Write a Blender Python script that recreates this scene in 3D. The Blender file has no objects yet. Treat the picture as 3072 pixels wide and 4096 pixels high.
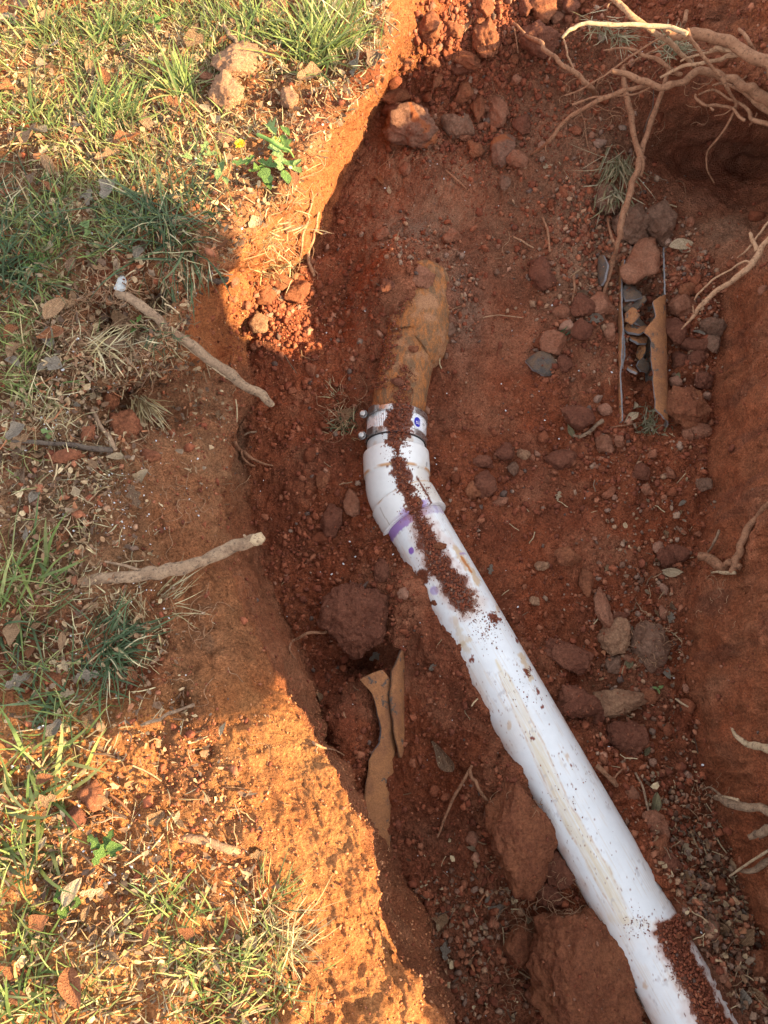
import bpy, math, random
import numpy as np
from mathutils import Vector, Matrix
from mathutils.bvhtree import BVHTree

random.seed(7)
rng = np.random.default_rng(7)
C = bpy.context.scene.collection
scene = bpy.context.scene

# ------------------------------------------------------------------ camera
FPX, CAMZ, TILT = 2900.0, 0.97, math.radians(20)
cam_d = bpy.data.cameras.new('camera')
cam = bpy.data.objects.new('camera', cam_d)
C.objects.link(cam)
cam.location = (0, 0, CAMZ)
cam.rotation_euler = (TILT, 0, 0)
cam_d.sensor_fit = 'VERTICAL'
cam_d.sensor_height = 24.0
cam_d.lens = 24.0 * FPX / 4096.0
cam_d.clip_start = 0.01
cam_d.clip_end = 300
scene.camera = cam

# ------------------------------------------------------------------ light
SUN_EL, SUN_AZ = math.radians(24), math.radians(-20)   # direction towards the sun, from +x
world = bpy.data.worlds.new('World')
scene.world = world
world.use_nodes = True
wn = world.node_tree
for n in list(wn.nodes):
    wn.nodes.remove(n)
sky = wn.nodes.new('ShaderNodeTexSky')
sky.sky_type = 'NISHITA'
sky.sun_disc = False
sky.sun_elevation = SUN_EL
sky.sun_rotation = math.radians(90) - SUN_AZ
bg = wn.nodes.new('ShaderNodeBackground')
bg.inputs['Strength'].default_value = 0.15
wo = wn.nodes.new('ShaderNodeOutputWorld')
hs = wn.nodes.new('ShaderNodeHueSaturation')
hs.inputs['Saturation'].default_value = 0.27
wn.links.new(sky.outputs[0], hs.inputs['Color'])
wn.links.new(hs.outputs[0], bg.inputs[0])
wn.links.new(bg.outputs[0], wo.inputs[0])
sun_d = bpy.data.lights.new('sun', 'SUN')
sun_d.energy = 4.8
sun_d.angle = math.radians(0.6)
sun_d.color = (1.0, 0.77, 0.42)
sun = bpy.data.objects.new('sun', sun_d)
C.objects.link(sun)
SUNV = Vector((math.cos(SUN_EL) * math.cos(SUN_AZ), math.cos(SUN_EL) * math.sin(SUN_AZ), math.sin(SUN_EL)))
sun.rotation_euler = SUNV.to_track_quat('Z', 'Y').to_euler()
sun.location = (3, -1, 3)
scene.view_settings.view_transform = 'Standard'
scene.view_settings.look = 'None'
scene.view_settings.exposure = 2.15
scene.view_settings.gamma = 1.0
scene.view_settings.use_curve_mapping = False

# ------------------------------------------------------------------ measuring helpers
ct, st = math.cos(TILT), math.sin(TILT)

def ray(u, v):
    x = (u - 1536.0) / FPX
    y = -(v - 2048.0) / FPX
    return Vector((x, y * ct + st, y * st - ct))

def pt(u, v, z):
    d = ray(u, v)
    k = (z - CAMZ) / d.z
    return Vector((d.x * k, d.y * k, z))

def pts_np(u, v, z):
    x = (u - 1536.0) / FPX
    y = -(v - 2048.0) / FPX
    dy = y * ct + st
    dz = y * st - ct
    k = (z - CAMZ) / dz
    return np.stack([x * k, dy * k, z + 0 * k], -1)

# ------------------------------------------------------------------ numpy noise
def _h(ix, iy, iz, seed):
    n = (ix.astype(np.int64) * 73856093) ^ (iy.astype(np.int64) * 19349663) ^ (iz.astype(np.int64) * 83492791) ^ (seed * 2654435761)
    n = n & 0xffffffff
    n = (n ^ (n >> 13)) * 1274126177 & 0xffffffff
    n = (n ^ (n >> 16)) * 2246822519 & 0xffffffff
    n = n ^ (n >> 15)
    return (n & 0xffffff) / float(0xffffff)

def vnoise(p, seed=0):
    i = np.floor(p).astype(np.int64)
    f = p - i
    f = f * f * f * (f * (f * 6 - 15) + 10)
    r = 0
    for a in (0, 1):
        wa = f[..., 0] if a else 1 - f[..., 0]
        for b in (0, 1):
            wb = f[..., 1] if b else 1 - f[..., 1]
            for c in (0, 1):
                wc = f[..., 2] if c else 1 - f[..., 2]
                r = r + wa * wb * wc * _h(i[..., 0] + a, i[..., 1] + b, i[..., 2] + c, seed)
    return r * 2 - 1

def fbm(p, o=4, seed=0, g=0.5):
    r, a = 0, 1.0
    for k in range(o):
        r = r + a * vnoise(p * (2.03 ** k) + 17.3 * k, seed + k)
        a *= g
    return r

def cell(p, seed=0):
    i = np.floor(p).astype(np.int64)
    f1 = np.full(p.shape[:-1], 9.0)
    f2 = f1.copy()
    cid = f1 * 0
    for a in (-1, 0, 1):
        for b in (-1, 0, 1):
            for c in (-1, 0, 1):
                j = i + np.array([a, b, c])
                q = [_h(j[..., 0], j[..., 1], j[..., 2], seed + s) + j[..., s - 1] for s in (1, 2, 3)]
                d = np.sqrt((q[0] - p[..., 0]) ** 2 + (q[1] - p[..., 1]) ** 2 + (q[2] - p[..., 2]) ** 2)
                hid = _h(j[..., 0], j[..., 1], j[..., 2], seed + 9)
                near = d < f1
                f2 = np.where(near, f1, np.minimum(f2, d))
                cid = np.where(near, hid, cid)
                f1 = np.where(near, d, f1)
    return f1, f2, cid

def domes(p, size, seed, keep=0.6):
    """Rounded lumps of about the given size: heights 0..1."""
    f1, f2, cid = cell(p / size, seed)
    edge = np.clip((f2 - f1) * 1.6, 0, 1)
    d = np.sqrt(edge) * (0.4 + 0.6 * cid)
    return np.where(cid < keep, d, 0.15 * edge)

def sstep(a, b, x):
    t = np.clip((x - a) / (b - a), 0, 1)
    return t * t * (3 - 2 * t)

# ------------------------------------------------------------------ materials
def mat(name, build, rough=0.9, spec=0.2):
    m = bpy.data.materials.new(name)
    m.use_nodes = True
    nt = m.node_tree
    for n in list(nt.nodes):
        nt.nodes.remove(n)
    out = nt.nodes.new('ShaderNodeOutputMaterial')
    b = nt.nodes.new('ShaderNodeBsdfPrincipled')
    b.inputs['Roughness'].default_value = rough
    b.inputs['Specular IOR Level'].default_value = spec
    nt.links.new(b.outputs[0], out.inputs[0])
    build(N(nt, b))
    return m

class N:
    def __init__(s, nt, b):
        s.nt, s.b = nt, b
    def new(s, t, **kw):
        n = s.nt.nodes.new(t)
        for k, v in kw.items():
            setattr(n, k, v)
        return n
    def link(s, a, b):
        s.nt.links.new(a, b)
    def coord(s, kind='Object'):
        return s.new('ShaderNodeTexCoord').outputs[kind]
    def pos(s):
        return s.new('ShaderNodeNewGeometry').outputs['Position']
    def attr(s, name, out='Color'):
        return s.new('ShaderNodeAttribute', attribute_name=name).outputs[out]
    def scale(s, vec, sc):
        m = s.new('ShaderNodeMapping')
        m.inputs['Scale'].default_value = sc
        s.link(vec, m.inputs['Vector'])
        return m.outputs[0]
    def noise(s, vec, scale, detail=4, rough=0.6, dist=0):
        n = s.new('ShaderNodeTexNoise')
        n.inputs['Scale'].default_value = scale
        n.inputs['Detail'].default_value = detail
        n.inputs['Roughness'].default_value = rough
        n.inputs['Distortion'].default_value = dist
        s.link(vec, n.inputs['Vector'])
        return n.outputs[0]
    def voro(s, vec, scale, out='Distance', feature='F1'):
        n = s.new('ShaderNodeTexVoronoi', feature=feature)
        n.inputs['Scale'].default_value = scale
        s.link(vec, n.inputs['Vector'])
        return n.outputs[out]
    def ramp(s, fac, stops):
        r = s.new('ShaderNodeValToRGB')
        e = r.color_ramp.elements
        while len(e) < len(stops):
            e.new(0.5)
        for k, (p, c) in enumerate(stops):
            e[k].position = p
            e[k].color = (c, c, c, 1) if isinstance(c, (int, float)) else (*c, 1)
        s.link(fac, r.inputs[0])
        return r.outputs[0]
    def mix(s, f, a, b, mode='MIX'):
        m = s.new('ShaderNodeMix', data_type='RGBA', blend_type=mode)
        for k, x in ((0, f), (6, a), (7, b)):
            if isinstance(x, (int, float)):
                m.inputs[k].default_value = x if k == 0 else (x, x, x, 1)
            elif isinstance(x, tuple):
                m.inputs[k].default_value = (*x, 1)
            else:
                s.link(x, m.inputs[k])
        return m.outputs[2]
    def math(s, op, a, b=0.0, c=None):
        m = s.new('ShaderNodeMath', operation=op)
        for k, x in enumerate((a, b) if c is None else (a, b, c)):
            if isinstance(x, (int, float)):
                m.inputs[k].default_value = x
            else:
                s.link(x, m.inputs[k])
        return m.outputs[0]
    def bump(s, h, dist=0.002, strength=1.0, prev=None):
        b = s.new('ShaderNodeBump')
        b.inputs['Distance'].default_value = dist
        b.inputs['Strength'].default_value = strength
        s.link(h, b.inputs['Height'])
        if prev is not None:
            s.link(prev, b.inputs['Normal'])
        return b.outputs[0]
    def color(s, x):
        s.link(x, s.b.inputs['Base Color'])
    def normal(s, x):
        s.link(x, s.b.inputs['Normal'])

def m_soil(n):
    p = n.pos()
    base = n.attr('Col')
    v1 = n.ramp(n.noise(p, 30, 6, 0.7), [(0.25, 0.62), (0.75, 1.35)])
    v2 = n.ramp(n.noise(p, 260, 4, 0.75), [(0.28, 0.45), (0.72, 1.6)])
    c = n.mix(1.0, base, v1, 'MULTIPLY')
    c = n.mix(1.0, c, v2, 'MULTIPLY')
    hue = n.ramp(n.noise(p, 12, 4, 0.6), [(0.35, (1.0, 0.94, 0.9)), (0.65, (1.0, 1.12, 1.15))])
    c = n.mix(1.0, c, hue, 'MULTIPLY')
    speck = n.ramp(n.voro(p, 170, 'Distance'), [(0.05, 1.0), (0.10, 0.0)])
    pick = n.ramp(n.noise(p, 60, 2), [(0.58, 0.0), (0.62, 1.0)])
    c = n.mix(n.math('MULTIPLY', speck, pick), c, (0.42, 0.3, 0.2))
    n.color(c)
    a = n.bump(n.noise(p, 130, 8, 0.8), 0.007)
    n.normal(n.bump(n.voro(p, 300), 0.0022, 1.0, a))
M_SOIL = mat('red_clay_soil', m_soil, 0.95, 0.1)

def m_clod(n):
    p = n.pos()
    oi = n.new('ShaderNodeObjectInfo')
    r = oi.outputs['Random']
    base = n.ramp(r, [(0.0, (0.17, 0.05, 0.024)), (0.4, (0.26, 0.085, 0.042)), (0.7, (0.30, 0.12, 0.068)), (0.9, (0.33, 0.18, 0.12)), (1.0, (0.27, 0.19, 0.14))])
    n2 = n.ramp(n.noise(p, 45, 7, 0.7), [(0.25, 0.6), (0.75, 1.4)])
    c = n.mix(1.0, base, n2, 'MULTIPLY')
    n3 = n.ramp(n.noise(p, 420, 3, 0.7), [(0.3, 0.7), (0.7, 1.3)])
    c = n.mix(1.0, c, n3, 'MULTIPLY')
    n.color(c)
    a = n.bump(n.noise(p, 120, 8, 0.75), 0.006)
    n.normal(n.bump(n.voro(p, 380), 0.001, 0.7, a))
M_CLOD = mat('clay_clod', m_clod, 0.95, 0.1)

def m_rock_col(col, col2, nm, vein=None):
    def f(n):
        p = n.pos()
        c = n.mix(n.ramp(n.noise(p, 22, 6, 0.65, 0.6), [(0.38, 0.0), (0.62, 1.0)]), col, col2)
        c = n.mix(1.0, c, n.ramp(n.noise(p, 200, 6, 0.8), [(0.3, 0.5), (0.7, 1.5)]), 'MULTIPLY')
        if vein:
            c = n.mix(n.ramp(n.noise(p, 9, 3, 0.5, 1.5), [(0.55, 0.0), (0.6, 1.0)]), c, vein)
        n.color(c)
        a = n.bump(n.noise(p, 70, 9, 0.78), 0.012)
        n.normal(n.bump(n.voro(p, 400), 0.001, 0.6, a))
    return mat(nm, f, 0.92, 0.15)
M_RED = m_rock_col((0.235, 0.088, 0.05), (0.18, 0.064, 0.037), 'dark_red_rock')
M_RED2 = m_rock_col((0.33, 0.122, 0.058), (0.245, 0.084, 0.042), 'red_rock')
M_PINK = m_rock_col((0.38, 0.17, 0.10), (0.30, 0.115, 0.062), 'pinkish_rock')
M_TAN = m_rock_col((0.42, 0.23, 0.13), (0.30, 0.15, 0.085), 'tan_rock')
M_GREY = m_rock_col((0.28, 0.155, 0.10), (0.20, 0.10, 0.062), 'grey_brown_rock')
M_TWO = m_rock_col((0.28, 0.14, 0.09), (0.23, 0.11, 0.07), 'grey_rock_with_rust', (0.36, 0.12, 0.05))

def m_attr(nm, rough=0.8, sc=200, lo=0.75, hi=1.25, trans=0.0, bump=0.0006):
    def f(n):
        p = n.pos()
        c = n.mix(1.0, n.attr('Col'), n.ramp(n.noise(p, sc, 3, 0.6), [(0.3, lo), (0.7, hi)]), 'MULTIPLY')
        n.color(c)
        if bump:
            n.normal(n.bump(n.noise(p, sc * 2, 3), bump))
        if trans:
            t = n.new('ShaderNodeBsdfTranslucent')
            n.link(c, t.inputs[0])
            mx = n.new('ShaderNodeMixShader')
            mx.inputs[0].default_value = trans
            out = [x for x in n.nt.nodes if x.type == 'OUTPUT_MATERIAL'][0]
            n.link(n.b.outputs[0], mx.inputs[1])
            n.link(t.outputs[0], mx.inputs[2])
            n.link(mx.outputs[0], out.inputs[0])
    return mat(nm, f, rough, 0.25)
M_GRASS = m_attr('grass_blade', 0.55, 120, 0.8, 1.2, 0.3, 0)
M_LITTER = m_attr('plant_litter', 0.85, 250, 0.7, 1.3)
M_CRUMB = m_attr('soil_crumb', 0.95, 300, 0.7, 1.3)

# ------------------------------------------------------------------ mesh helpers
def mesh_np(name, V, F, material=None, parent=None, col=None, smooth=True, link=True):
    """V (n,3), F list or (m,k) array of faces; col (n,3) stored as the colour attribute Col."""
    me = bpy.data.meshes.new(name)
    V = np.asarray(V, dtype=np.float32)
    if isinstance(F, np.ndarray):
        m, k = F.shape
        me.vertices.add(len(V))
        me.vertices.foreach_set('co', V.ravel())
        me.loops.add(m * k)
        me.loops.foreach_set('vertex_index', F.astype(np.int32).ravel())
        me.polygons.add(m)
        me.polygons.foreach_set('loop_start', np.arange(0, m * k, k, dtype=np.int32))
        me.polygons.foreach_set('loop_total', np.full(m, k, dtype=np.int32))
        me.update(calc_edges=True)
    else:
        me.from_pydata(V.tolist(), [], F)
    me.validate()
    if smooth:
        me.polygons.foreach_set('use_smooth', np.ones(len(me.polygons), dtype=bool))
    if col is not None:
        a = me.color_attributes.new('Col', 'FLOAT_COLOR', 'POINT')
        c4 = np.ones((len(V), 4), dtype=np.float32)
        c4[:, :3] = col
        a.data.foreach_set('color', c4.ravel())
    if material:
        me.materials.append(material)
    if not link:
        return me
    o = bpy.data.objects.new(name, me)
    C.objects.link(o)
    if parent is not None:
        o.parent = parent
        o.matrix_parent_inverse = Matrix.Translation(parent.location).inverted() if False else Matrix.Identity(4)
    return o

def tag(o, label=None, cat=None, group=None, kind=None):
    if label: o['label'] = label
    if cat: o['category'] = cat
    if group: o['group'] = group
    if kind: o['kind'] = kind
    return o

def empty(name, loc=(0, 0, 0)):
    o = bpy.data.objects.new(name, None)
    o.empty_display_size = 0.02
    o.location = loc
    C.objects.link(o)
    return o

def grid_faces(nr, nc, wrap=False):
    r = np.arange(nr - 1)[:, None]
    c = np.arange(nc if wrap else nc - 1)[None, :]
    c2 = (c + 1) % nc if wrap else c + 1
    a = r * nc + c
    b = r * nc + c2
    d = (r + 1) * nc + c
    e = (r + 1) * nc + c2
    return np.stack([a, b, e, d], -1).reshape(-1, 4)

# ------------------------------------------------------------------ the ground: one lofted sheet
# columns: 0 far bank, 1 bank, 2 bank mid, 3 grass edge, 4 upper slope, 5 rim, 6 left foot, 7..9 floor, 10 right foot, 11 right wall mid, 12 right rim
SEC = [
 (-900, [(-700,0),(600,0),(1300,0),(1900,0),(2000,-.02),(2080,-.03),(2150,-.04),(2300,-.03),(2500,0),(2700,0),(2900,0),(3100,0),(3300,.0)]),
 (-300, [(-700,0),(300,0),(1000,0),(1560,0),(1620,-.05),(1700,-.09),(1850,-.11),(2000,-.12),(2200,-.12),(2500,-.10),(2750,-.07),(3000,-.04),(3250,0)]),
 (0,    [(-600,0),(300,0),(1000,0),(1535,0),(1570,-.05),(1620,-.11),(1760,-.16),(1950,-.18),(2150,-.20),(2500,-.17),(2800,-.10),(3050,-.05),(3300,0)]),
 (150,  [(-600,0),(300,0),(1000,0),(1520,0),(1555,-.06),(1600,-.13),(1740,-.19),(1950,-.22),(2150,-.23),(2500,-.20),(2800,-.14),(3060,-.07),(3350,0)]),
 (320,  [(-600,0),(300,0),(950,0),(1460,0),(1490,-.07),(1520,-.16),(1600,-.27),(1850,-.29),(2100,-.28),(2450,-.24),(2750,-.16),(3050,-.09),(3350,0)]),
 (400,  [(-600,0),(300,0),(900,0),(1400,0),(1450,-.07),(1490,-.18),(1530,-.31),(1800,-.32),(2100,-.31),(2400,-.27),(2700,-.19),(3060,-.12),(3350,0)]),
 (600,  [(-600,0),(250,0),(800,.01),(1225,0),(1300,-.06),(1380,-.20),(1430,-.34),(1650,-.335),(2000,-.33),(2350,-.30),(2590,-.33),(3000,-.42),(3450,-.20)]),
 (800,  [(-600,0),(200,0),(700,0),(1080,0),(1180,-.06),(1280,-.20),(1345,-.35),(1600,-.345),(2000,-.335),(2350,-.31),(2680,-.36),(3000,-.36),(3450,-.24)]),
 (1000, [(-600,0),(200,0),(600,0),(850,-.01),(1010,-.08),(1160,-.21),(1270,-.35),(1500,-.35),(1950,-.335),(2350,-.34),(2800,-.33),(3020,-.30),(3350,-.06)]),
 (1150, [(-600,0),(150,0),(450,0),(730,-.01),(870,-.13),(1010,-.28),(1180,-.34),(1500,-.355),(1950,-.345),(2400,-.36),(2890,-.35),(3060,-.22),(3330,-.03)]),
 (1340, [(-600,0),(150,0),(400,0),(680,-.01),(790,-.17),(875,-.27),(1000,-.36),(1350,-.36),(1900,-.355),(2400,-.375),(2880,-.37),(3080,-.20),(3330,-.02)]),
 (1415, [(-600,0),(150,0),(400,0),(690,-.01),(800,-.19),(930,-.25),(1000,-.36),(1350,-.36),(1900,-.355),(2400,-.38),(2872,-.37),(3080,-.2),(3330,-.02)]),
 (1455, [(-600,0),(120,0),(320,0),(610,-.005),(770,-.17),(930,-.22),(985,-.355),(1350,-.36),(1900,-.36),(2400,-.38),(2870,-.37),(3080,-.2),(3330,-.02)]),
 (1545, [(-600,0),(100,0),(230,0),(320,-.01),(400,-.12),(955,-.185),(988,-.355),(1350,-.36),(1900,-.36),(2400,-.38),(2862,-.37),(3080,-.2),(3330,-.02)]),
 (1610, [(-600,0),(100,0),(230,0),(320,-.02),(430,-.115),(950,-.175),(990,-.355),(1350,-.365),(1900,-.36),(2400,-.38),(2856,-.37),(3080,-.2),(3330,-.02)]),
 (1750, [(-600,0),(100,0),(260,-.01),(380,-.03),(560,-.08),(890,-.14),(935,-.36),(1350,-.37),(1900,-.365),(2400,-.38),(2855,-.37),(3080,-.2),(3330,-.02)]),
 (1900, [(-600,0),(100,0),(330,-.01),(500,-.03),(700,-.07),(890,-.13),(955,-.36),(1350,-.37),(1900,-.37),(2400,-.38),(2845,-.37),(3080,-.2),(3330,-.02)]),
 (2100, [(-600,0),(100,0),(350,0),(560,-.02),(720,-.05),(830,-.10),(975,-.36),(1350,-.37),(1950,-.37),(2400,-.38),(2825,-.37),(3070,-.2),(3330,.0)]),
 (2300, [(-600,0),(100,0),(350,0),(600,-.01),(790,-.03),(900,-.07),(1035,-.36),(1350,-.37),(2000,-.37),(2450,-.38),(2785,-.37),(3060,-.2),(3340,.02)]),
 (2500, [(-600,0),(100,0),(350,0),(620,-.01),(850,-.02),(1000,-.055),(1145,-.36),(1400,-.37),(2050,-.37),(2500,-.38),(2755,-.37),(3060,-.2),(3350,.03)]),
 (2700, [(-600,0),(100,0),(400,0),(680,0),(930,-.01),(1110,-.045),(1225,-.36),(1450,-.37),(2100,-.37),(2500,-.38),(2749,-.37),(3060,-.2),(3360,.04)]),
 (2900, [(-600,0),(150,0),(450,0),(750,0),(1030,0),(1235,-.03),(1290,-.355),(1550,-.365),(2200,-.36),(2550,-.37),(2765,-.37),(3060,-.2),(3370,.04)]),
 (3050, [(-600,0),(150,0),(500,0),(800,0),(1100,0),(1308,-.008),(1340,-.35),(1600,-.36),(2250,-.35),(2600,-.365),(2812,-.36),(3080,-.2),(3380,.04)]),
 (3200, [(-600,0),(150,0),(550,0),(900,0),(1180,0),(1392,-.0),(1425,-.35),(1650,-.36),(2300,-.35),(2650,-.36),(2845,-.36),(3090,-.2),(3400,.05)]),
 (3400, [(-600,0),(200,0),(600,0),(950,0),(1250,0),(1472,0),(1550,-.35),(1750,-.365),(2400,-.345),(2750,-.35),(2915,-.35),(3130,-.2),(3420,.05)]),
 (3660, [(-600,0),(200,0),(650,0),(1000,0),(1320,0),(1545,0),(1700,-.37),(1900,-.375),(2550,-.33),(2850,-.34),(2995,-.34),(3200,-.2),(3440,.05)]),
 (3860, [(-600,0),(200,0),(700,0),(1050,0),(1400,0),(1630,0),(1745,-.38),(2000,-.38),(2650,-.33),(2950,-.33),(3080,-.33),(3260,-.2),(3460,.05)]),
 (4096, [(-600,0),(250,0),(750,0),(1150,0),(1500,0),(1765,-.01),(1815,-.38),(2100,-.38),(2780,-.33),(3000,-.33),(3160,-.33),(3320,-.2),(3500,.05)]),
 (4500, [(-600,0),(350,0),(850,0),(1250,0),(1700,0),(1980,-.01),(2020,-.38),(2250,-.38),(2950,-.33),(3150,-.33),(3300,-.33),(3450,-.2),(3650,.05)]),
 (5200, [(-600,0),(350,0),(900,0),(1300,0),(1800,0),(2100,-.01),(2140,-.3),(2350,-.3),(3000,-.3),(3250,-.3),(3400,-.3),(3550,-.2),(3750,.05)]),
]
sv = np.array([s[0] for s in SEC], float)
su = np.array([[c[0] for c in s[1]] for s in SEC], float)
sz = np.array([[c[1] for c in s[1]] for s in SEC], float)
STEP = 6.5
vr = np.arange(-900, 5200 + 1, STEP)
# coarser rows outside the picture
vr = np.array([v for k, v in enumerate(vr) if (-150 < v < 4250) or k % 3 == 0])
def smooth_rows(a, k=4):
    w = np.exp(-0.5 * (np.arange(-2 * k, 2 * k + 1) / k) ** 2)
    w /= w.sum()
    ap = np.pad(a, ((2 * k, 2 * k), (0, 0)), mode='edge')
    return sum(w[i] * ap[i:i + a.shape[0]] for i in range(len(w)))
NCOL = su.shape[1]
ru = smooth_rows(np.stack([np.interp(vr, sv, su[:, c]) for c in range(NCOL)], 1))
rz = smooth_rows(np.stack([np.interp(vr, sv, sz[:, c]) for c in range(NCOL)], 1))
# natural waviness of the rim and foot lines
for c, amp in ((3, 22), (4, 16), (5, 14), (6, 12), (10, 14), (11, 15)):
    q = np.stack([vr / 90.0, vr * 0 + c * 7.7, vr * 0], -1)
    ru[:, c] += amp * fbm(q, 4, 11 + c)
segn = [24, 60, 50, 34, 40, 46, 50, 110, 84, 68, 52, 44]      # columns per segment
tcol = np.concatenate([k + np.arange(n) / n for k, n in enumerate(segn)] + [[len(segn)]])
U = np.stack([np.interp(tcol, np.arange(NCOL), ru[r]) for r in range(len(vr))])
Z = np.stack([np.interp(tcol, np.arange(NCOL), rz[r]) for r in range(len(vr))])
VV = np.repeat(vr[:, None], len(tcol), 1)
TC = np.repeat(tcol[None, :], len(vr), 0)
P = pts_np(U, VV, Z)
def smooth_cols(P, k):
    w = np.exp(-0.5 * (np.arange(-2 * k, 2 * k + 1) / k) ** 2)
    w /= w.sum()
    ap = np.pad(P, ((0, 0), (2 * k, 2 * k), (0, 0)), mode='edge')
    return sum(w[i] * ap[:, i:i + P.shape[1]] for i in range(len(w)))
P = smooth_cols(P, 2)

def blob(u, v, a, b, pw=2.0):
    return np.exp(-(((U - u) / a) ** 2 + ((VV - v) / b) ** 2) ** (pw / 2))

# --- the pipe run (needed for the soil banked against it)
R_PVC = 0.0572
PV0 = pt(1660, 2090, -0.34)
PV1 = pt(2583, 3734, -0.29)
pdir = (PV1 - PV0).normalized()
PVE = PV1 + pdir * 0.62
OLD0 = pt(1585, 1700, -0.335)
OLD1 = pt(1655, 1240, -0.335)

def seg_info(P, A, B):
    A = np.array(A); B = np.array(B)
    d = (B - A)[:2]
    L = np.linalg.norm(d)
    d = d / L
    rel = P[..., :2] - A[:2]
    s = rel @ d
    side = rel[..., 0] * d[1] - rel[..., 1] * d[0]      # + on the right when looking along d
    zc = A[2] + (B[2] - A[2]) * np.clip(s / L, -1, 2)
    return s, side, zc, L
s_, side_, zc_, L_ = seg_info(P, PVE, PV0)        # looking up the picture: + is right
onfloor = ((TC > 6.0) & (TC < 10.2)).astype(float)
# soil banked on the left of the PVC pipe: high near the fitting, falling lower down
s_up = L_ - s_                                     # distance from the fitting
bank_h = np.interp(s_up, [-.1, 0.02, 0.08, 0.16, .24, .36, .48, .62, .8, 1.2], [.0, .0, .012, .030, .034, .022, .004, -.02, -.02, -.015])
bank_h = bank_h + 0.010 * fbm(P * 22, 3, 91)
left = sstep(0.19, 0.05, -side_) * (side_ < 0) * sstep(-.14, 0.03, s_up) * sstep(1.1, 0.8, s_up)
target = zc_ + bank_h
P[..., 2] = np.where(onfloor > 0, P[..., 2] * (1 - left) + np.maximum(target, P[..., 2]) * left, P[..., 2])
right_h = np.interp(s_up, [-.1, .1, .4, .6, .75, .9, 1.2], [-.03, -.02, -.022, -.01, .012, .03, .03]) + 0.006 * fbm(P * 22, 3, 92)
right = sstep(0.17, 0.05, side_) * (side_ > 0) * sstep(-.14, 0.03, s_up)
P[..., 2] = np.where(onfloor > 0, P[..., 2] * (1 - right) + np.maximum(zc_ + right_h, P[..., 2]) * right, P[..., 2])
s2, side2, zc2, L2 = seg_info(P, OLD0, OLD1)
bh = np.interp(s2, [-.1, 0, .1, .2, .3], [-.03, -.03, -.015, .0, .03]) + 0.006 * fbm(P * 25, 3, 93)
near = sstep(0.16, 0.055, np.abs(side2)) * sstep(-.12, .02, s2) * sstep(L2 + .12, L2, s2)
lft = (side2 < 0) * np.interp(s2, [0, .12, .2, .3], [0, .0, .035, .05])
P[..., 2] = np.where(onfloor > 0, P[..., 2] * (1 - near) + np.maximum(zc2 + bh + lft, P[..., 2]) * near, P[..., 2])
# soil over the far end of the old pipe
P[..., 2] += onfloor * 0.075 * blob(1640, 1085, 120, 70) 
P[..., 2] += onfloor * 0.07 * blob(1560, 1190, 55, 90)
# fallen soil on the left (slump) and other broad shapes
P[..., 2] += 0.05 * blob(1080, 1250, 110, 150) * (TC > 4.3)
P[..., 2] += 0.03 * blob(1250, 1130, 90, 80) * (TC > 5)
P[..., 2] -= 0.12 * blob(1445, 2665, 95, 55) * onfloor      # dark hole below the round clod
P[..., 2] += 0.045 * blob(1390, 2930, 85, 150) * onfloor     # soil over the buried pipe
P[..., 2] += 0.03 * blob(1400, 3150, 60, 260) * onfloor
P[..., 2] -= 0.035 * blob(2590, 1300, 60, 330) * onfloor      # inside of the broken pipe
P[..., 2] += 0.03 * blob(2900, 1000, 160, 150) * (TC > 8)
P[..., 2] -= 0.03 * blob(2880, 590, 235, 185, 5) * (TC > 8)
P[..., 2] += 0.02 * blob(2250, 1000, 120, 400) * onfloor
P[..., 2] -= 0.03 * blob(2060, 1150, 80, 260) * onfloor
P[..., 2] -= 0.07 * blob(400, 1250, 70, 70) + 0.05 * blob(500, 1330, 90, 50) + 0.04 * blob(610, 1180, 60, 60)                    # hollow under the grass
P[..., 2] += 0.015 * blob(640, 1820, 150, 120)

def normals(P):
    du = np.gradient(P, axis=1)
    dv = np.gradient(P, axis=0)
    n = np.cross(du, dv)
    n /= (np.linalg.norm(n, axis=-1, keepdims=True) + 1e-12)
    flip = (n[..., 2:3] < 0) & (np.abs(n[..., 2:3]) > 0.3)
    return n
Nn = normals(P)
if Nn[len(vr) // 2, 60, 2] < 0:
    Nn = -Nn
floor_w = sstep(5.9, 6.15, TC) * sstep(10.15, 9.9, TC)
wallL = sstep(2.9, 3.6, TC) * sstep(6.1, 5.8, TC)
wallR = sstep(9.95, 10.2, TC)
top_w = sstep(3.7, 3.2, TC)
bench = ((TC > 3.5) & (TC <= 5.05)).astype(float) * sstep(1430, 1520, VV) * sstep(2250, 2050, VV)
upr = sstep(420, 280, VV) * (TC > 5.4)                # rubble slope at the far end
rough = np.clip(floor_w + upr + blob(1080, 1300, 170, 190) * (TC > 5.0), 0, 1)
smoothfloor = blob(1750, 850, 260, 230) + blob(2080, 1250, 120, 300) + blob(1880, 1750, 250, 300)*0.7 + blob(2850, 600, 280, 230) * 1.2
rough = rough * (1 - 0.65 * np.clip(smoothfloor, 0, 1))
D = 0.012 * fbm(P * 7, 3, 1) * (0.6 + 0.6 * rough)
D += rough * (0.021 * domes(P + .012 * np.stack([vnoise(P * 30, 5), vnoise(P * 30, 6), vnoise(P * 30, 7)], -1), 0.045, 3, 0.35) + 0.014 * domes(P + 3, 0.021, 5, 0.5) + 0.0068 * domes(P, 0.0105, 7, 0.7)) + 0.0022 * domes(P, 0.0062, 17, 0.6) * (.4 + .6 * (TC > 5.1))
calm = 1 - .75 * np.clip(blob(1250, 3350, 420, 750) * (TC < 5.1), 0, 1)
D += calm * (1 - rough) * 0.0035 * domes(P, 0.022, 8, 0.3) + 0.0014 * fbm(P * 130, 3, 30)
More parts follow.
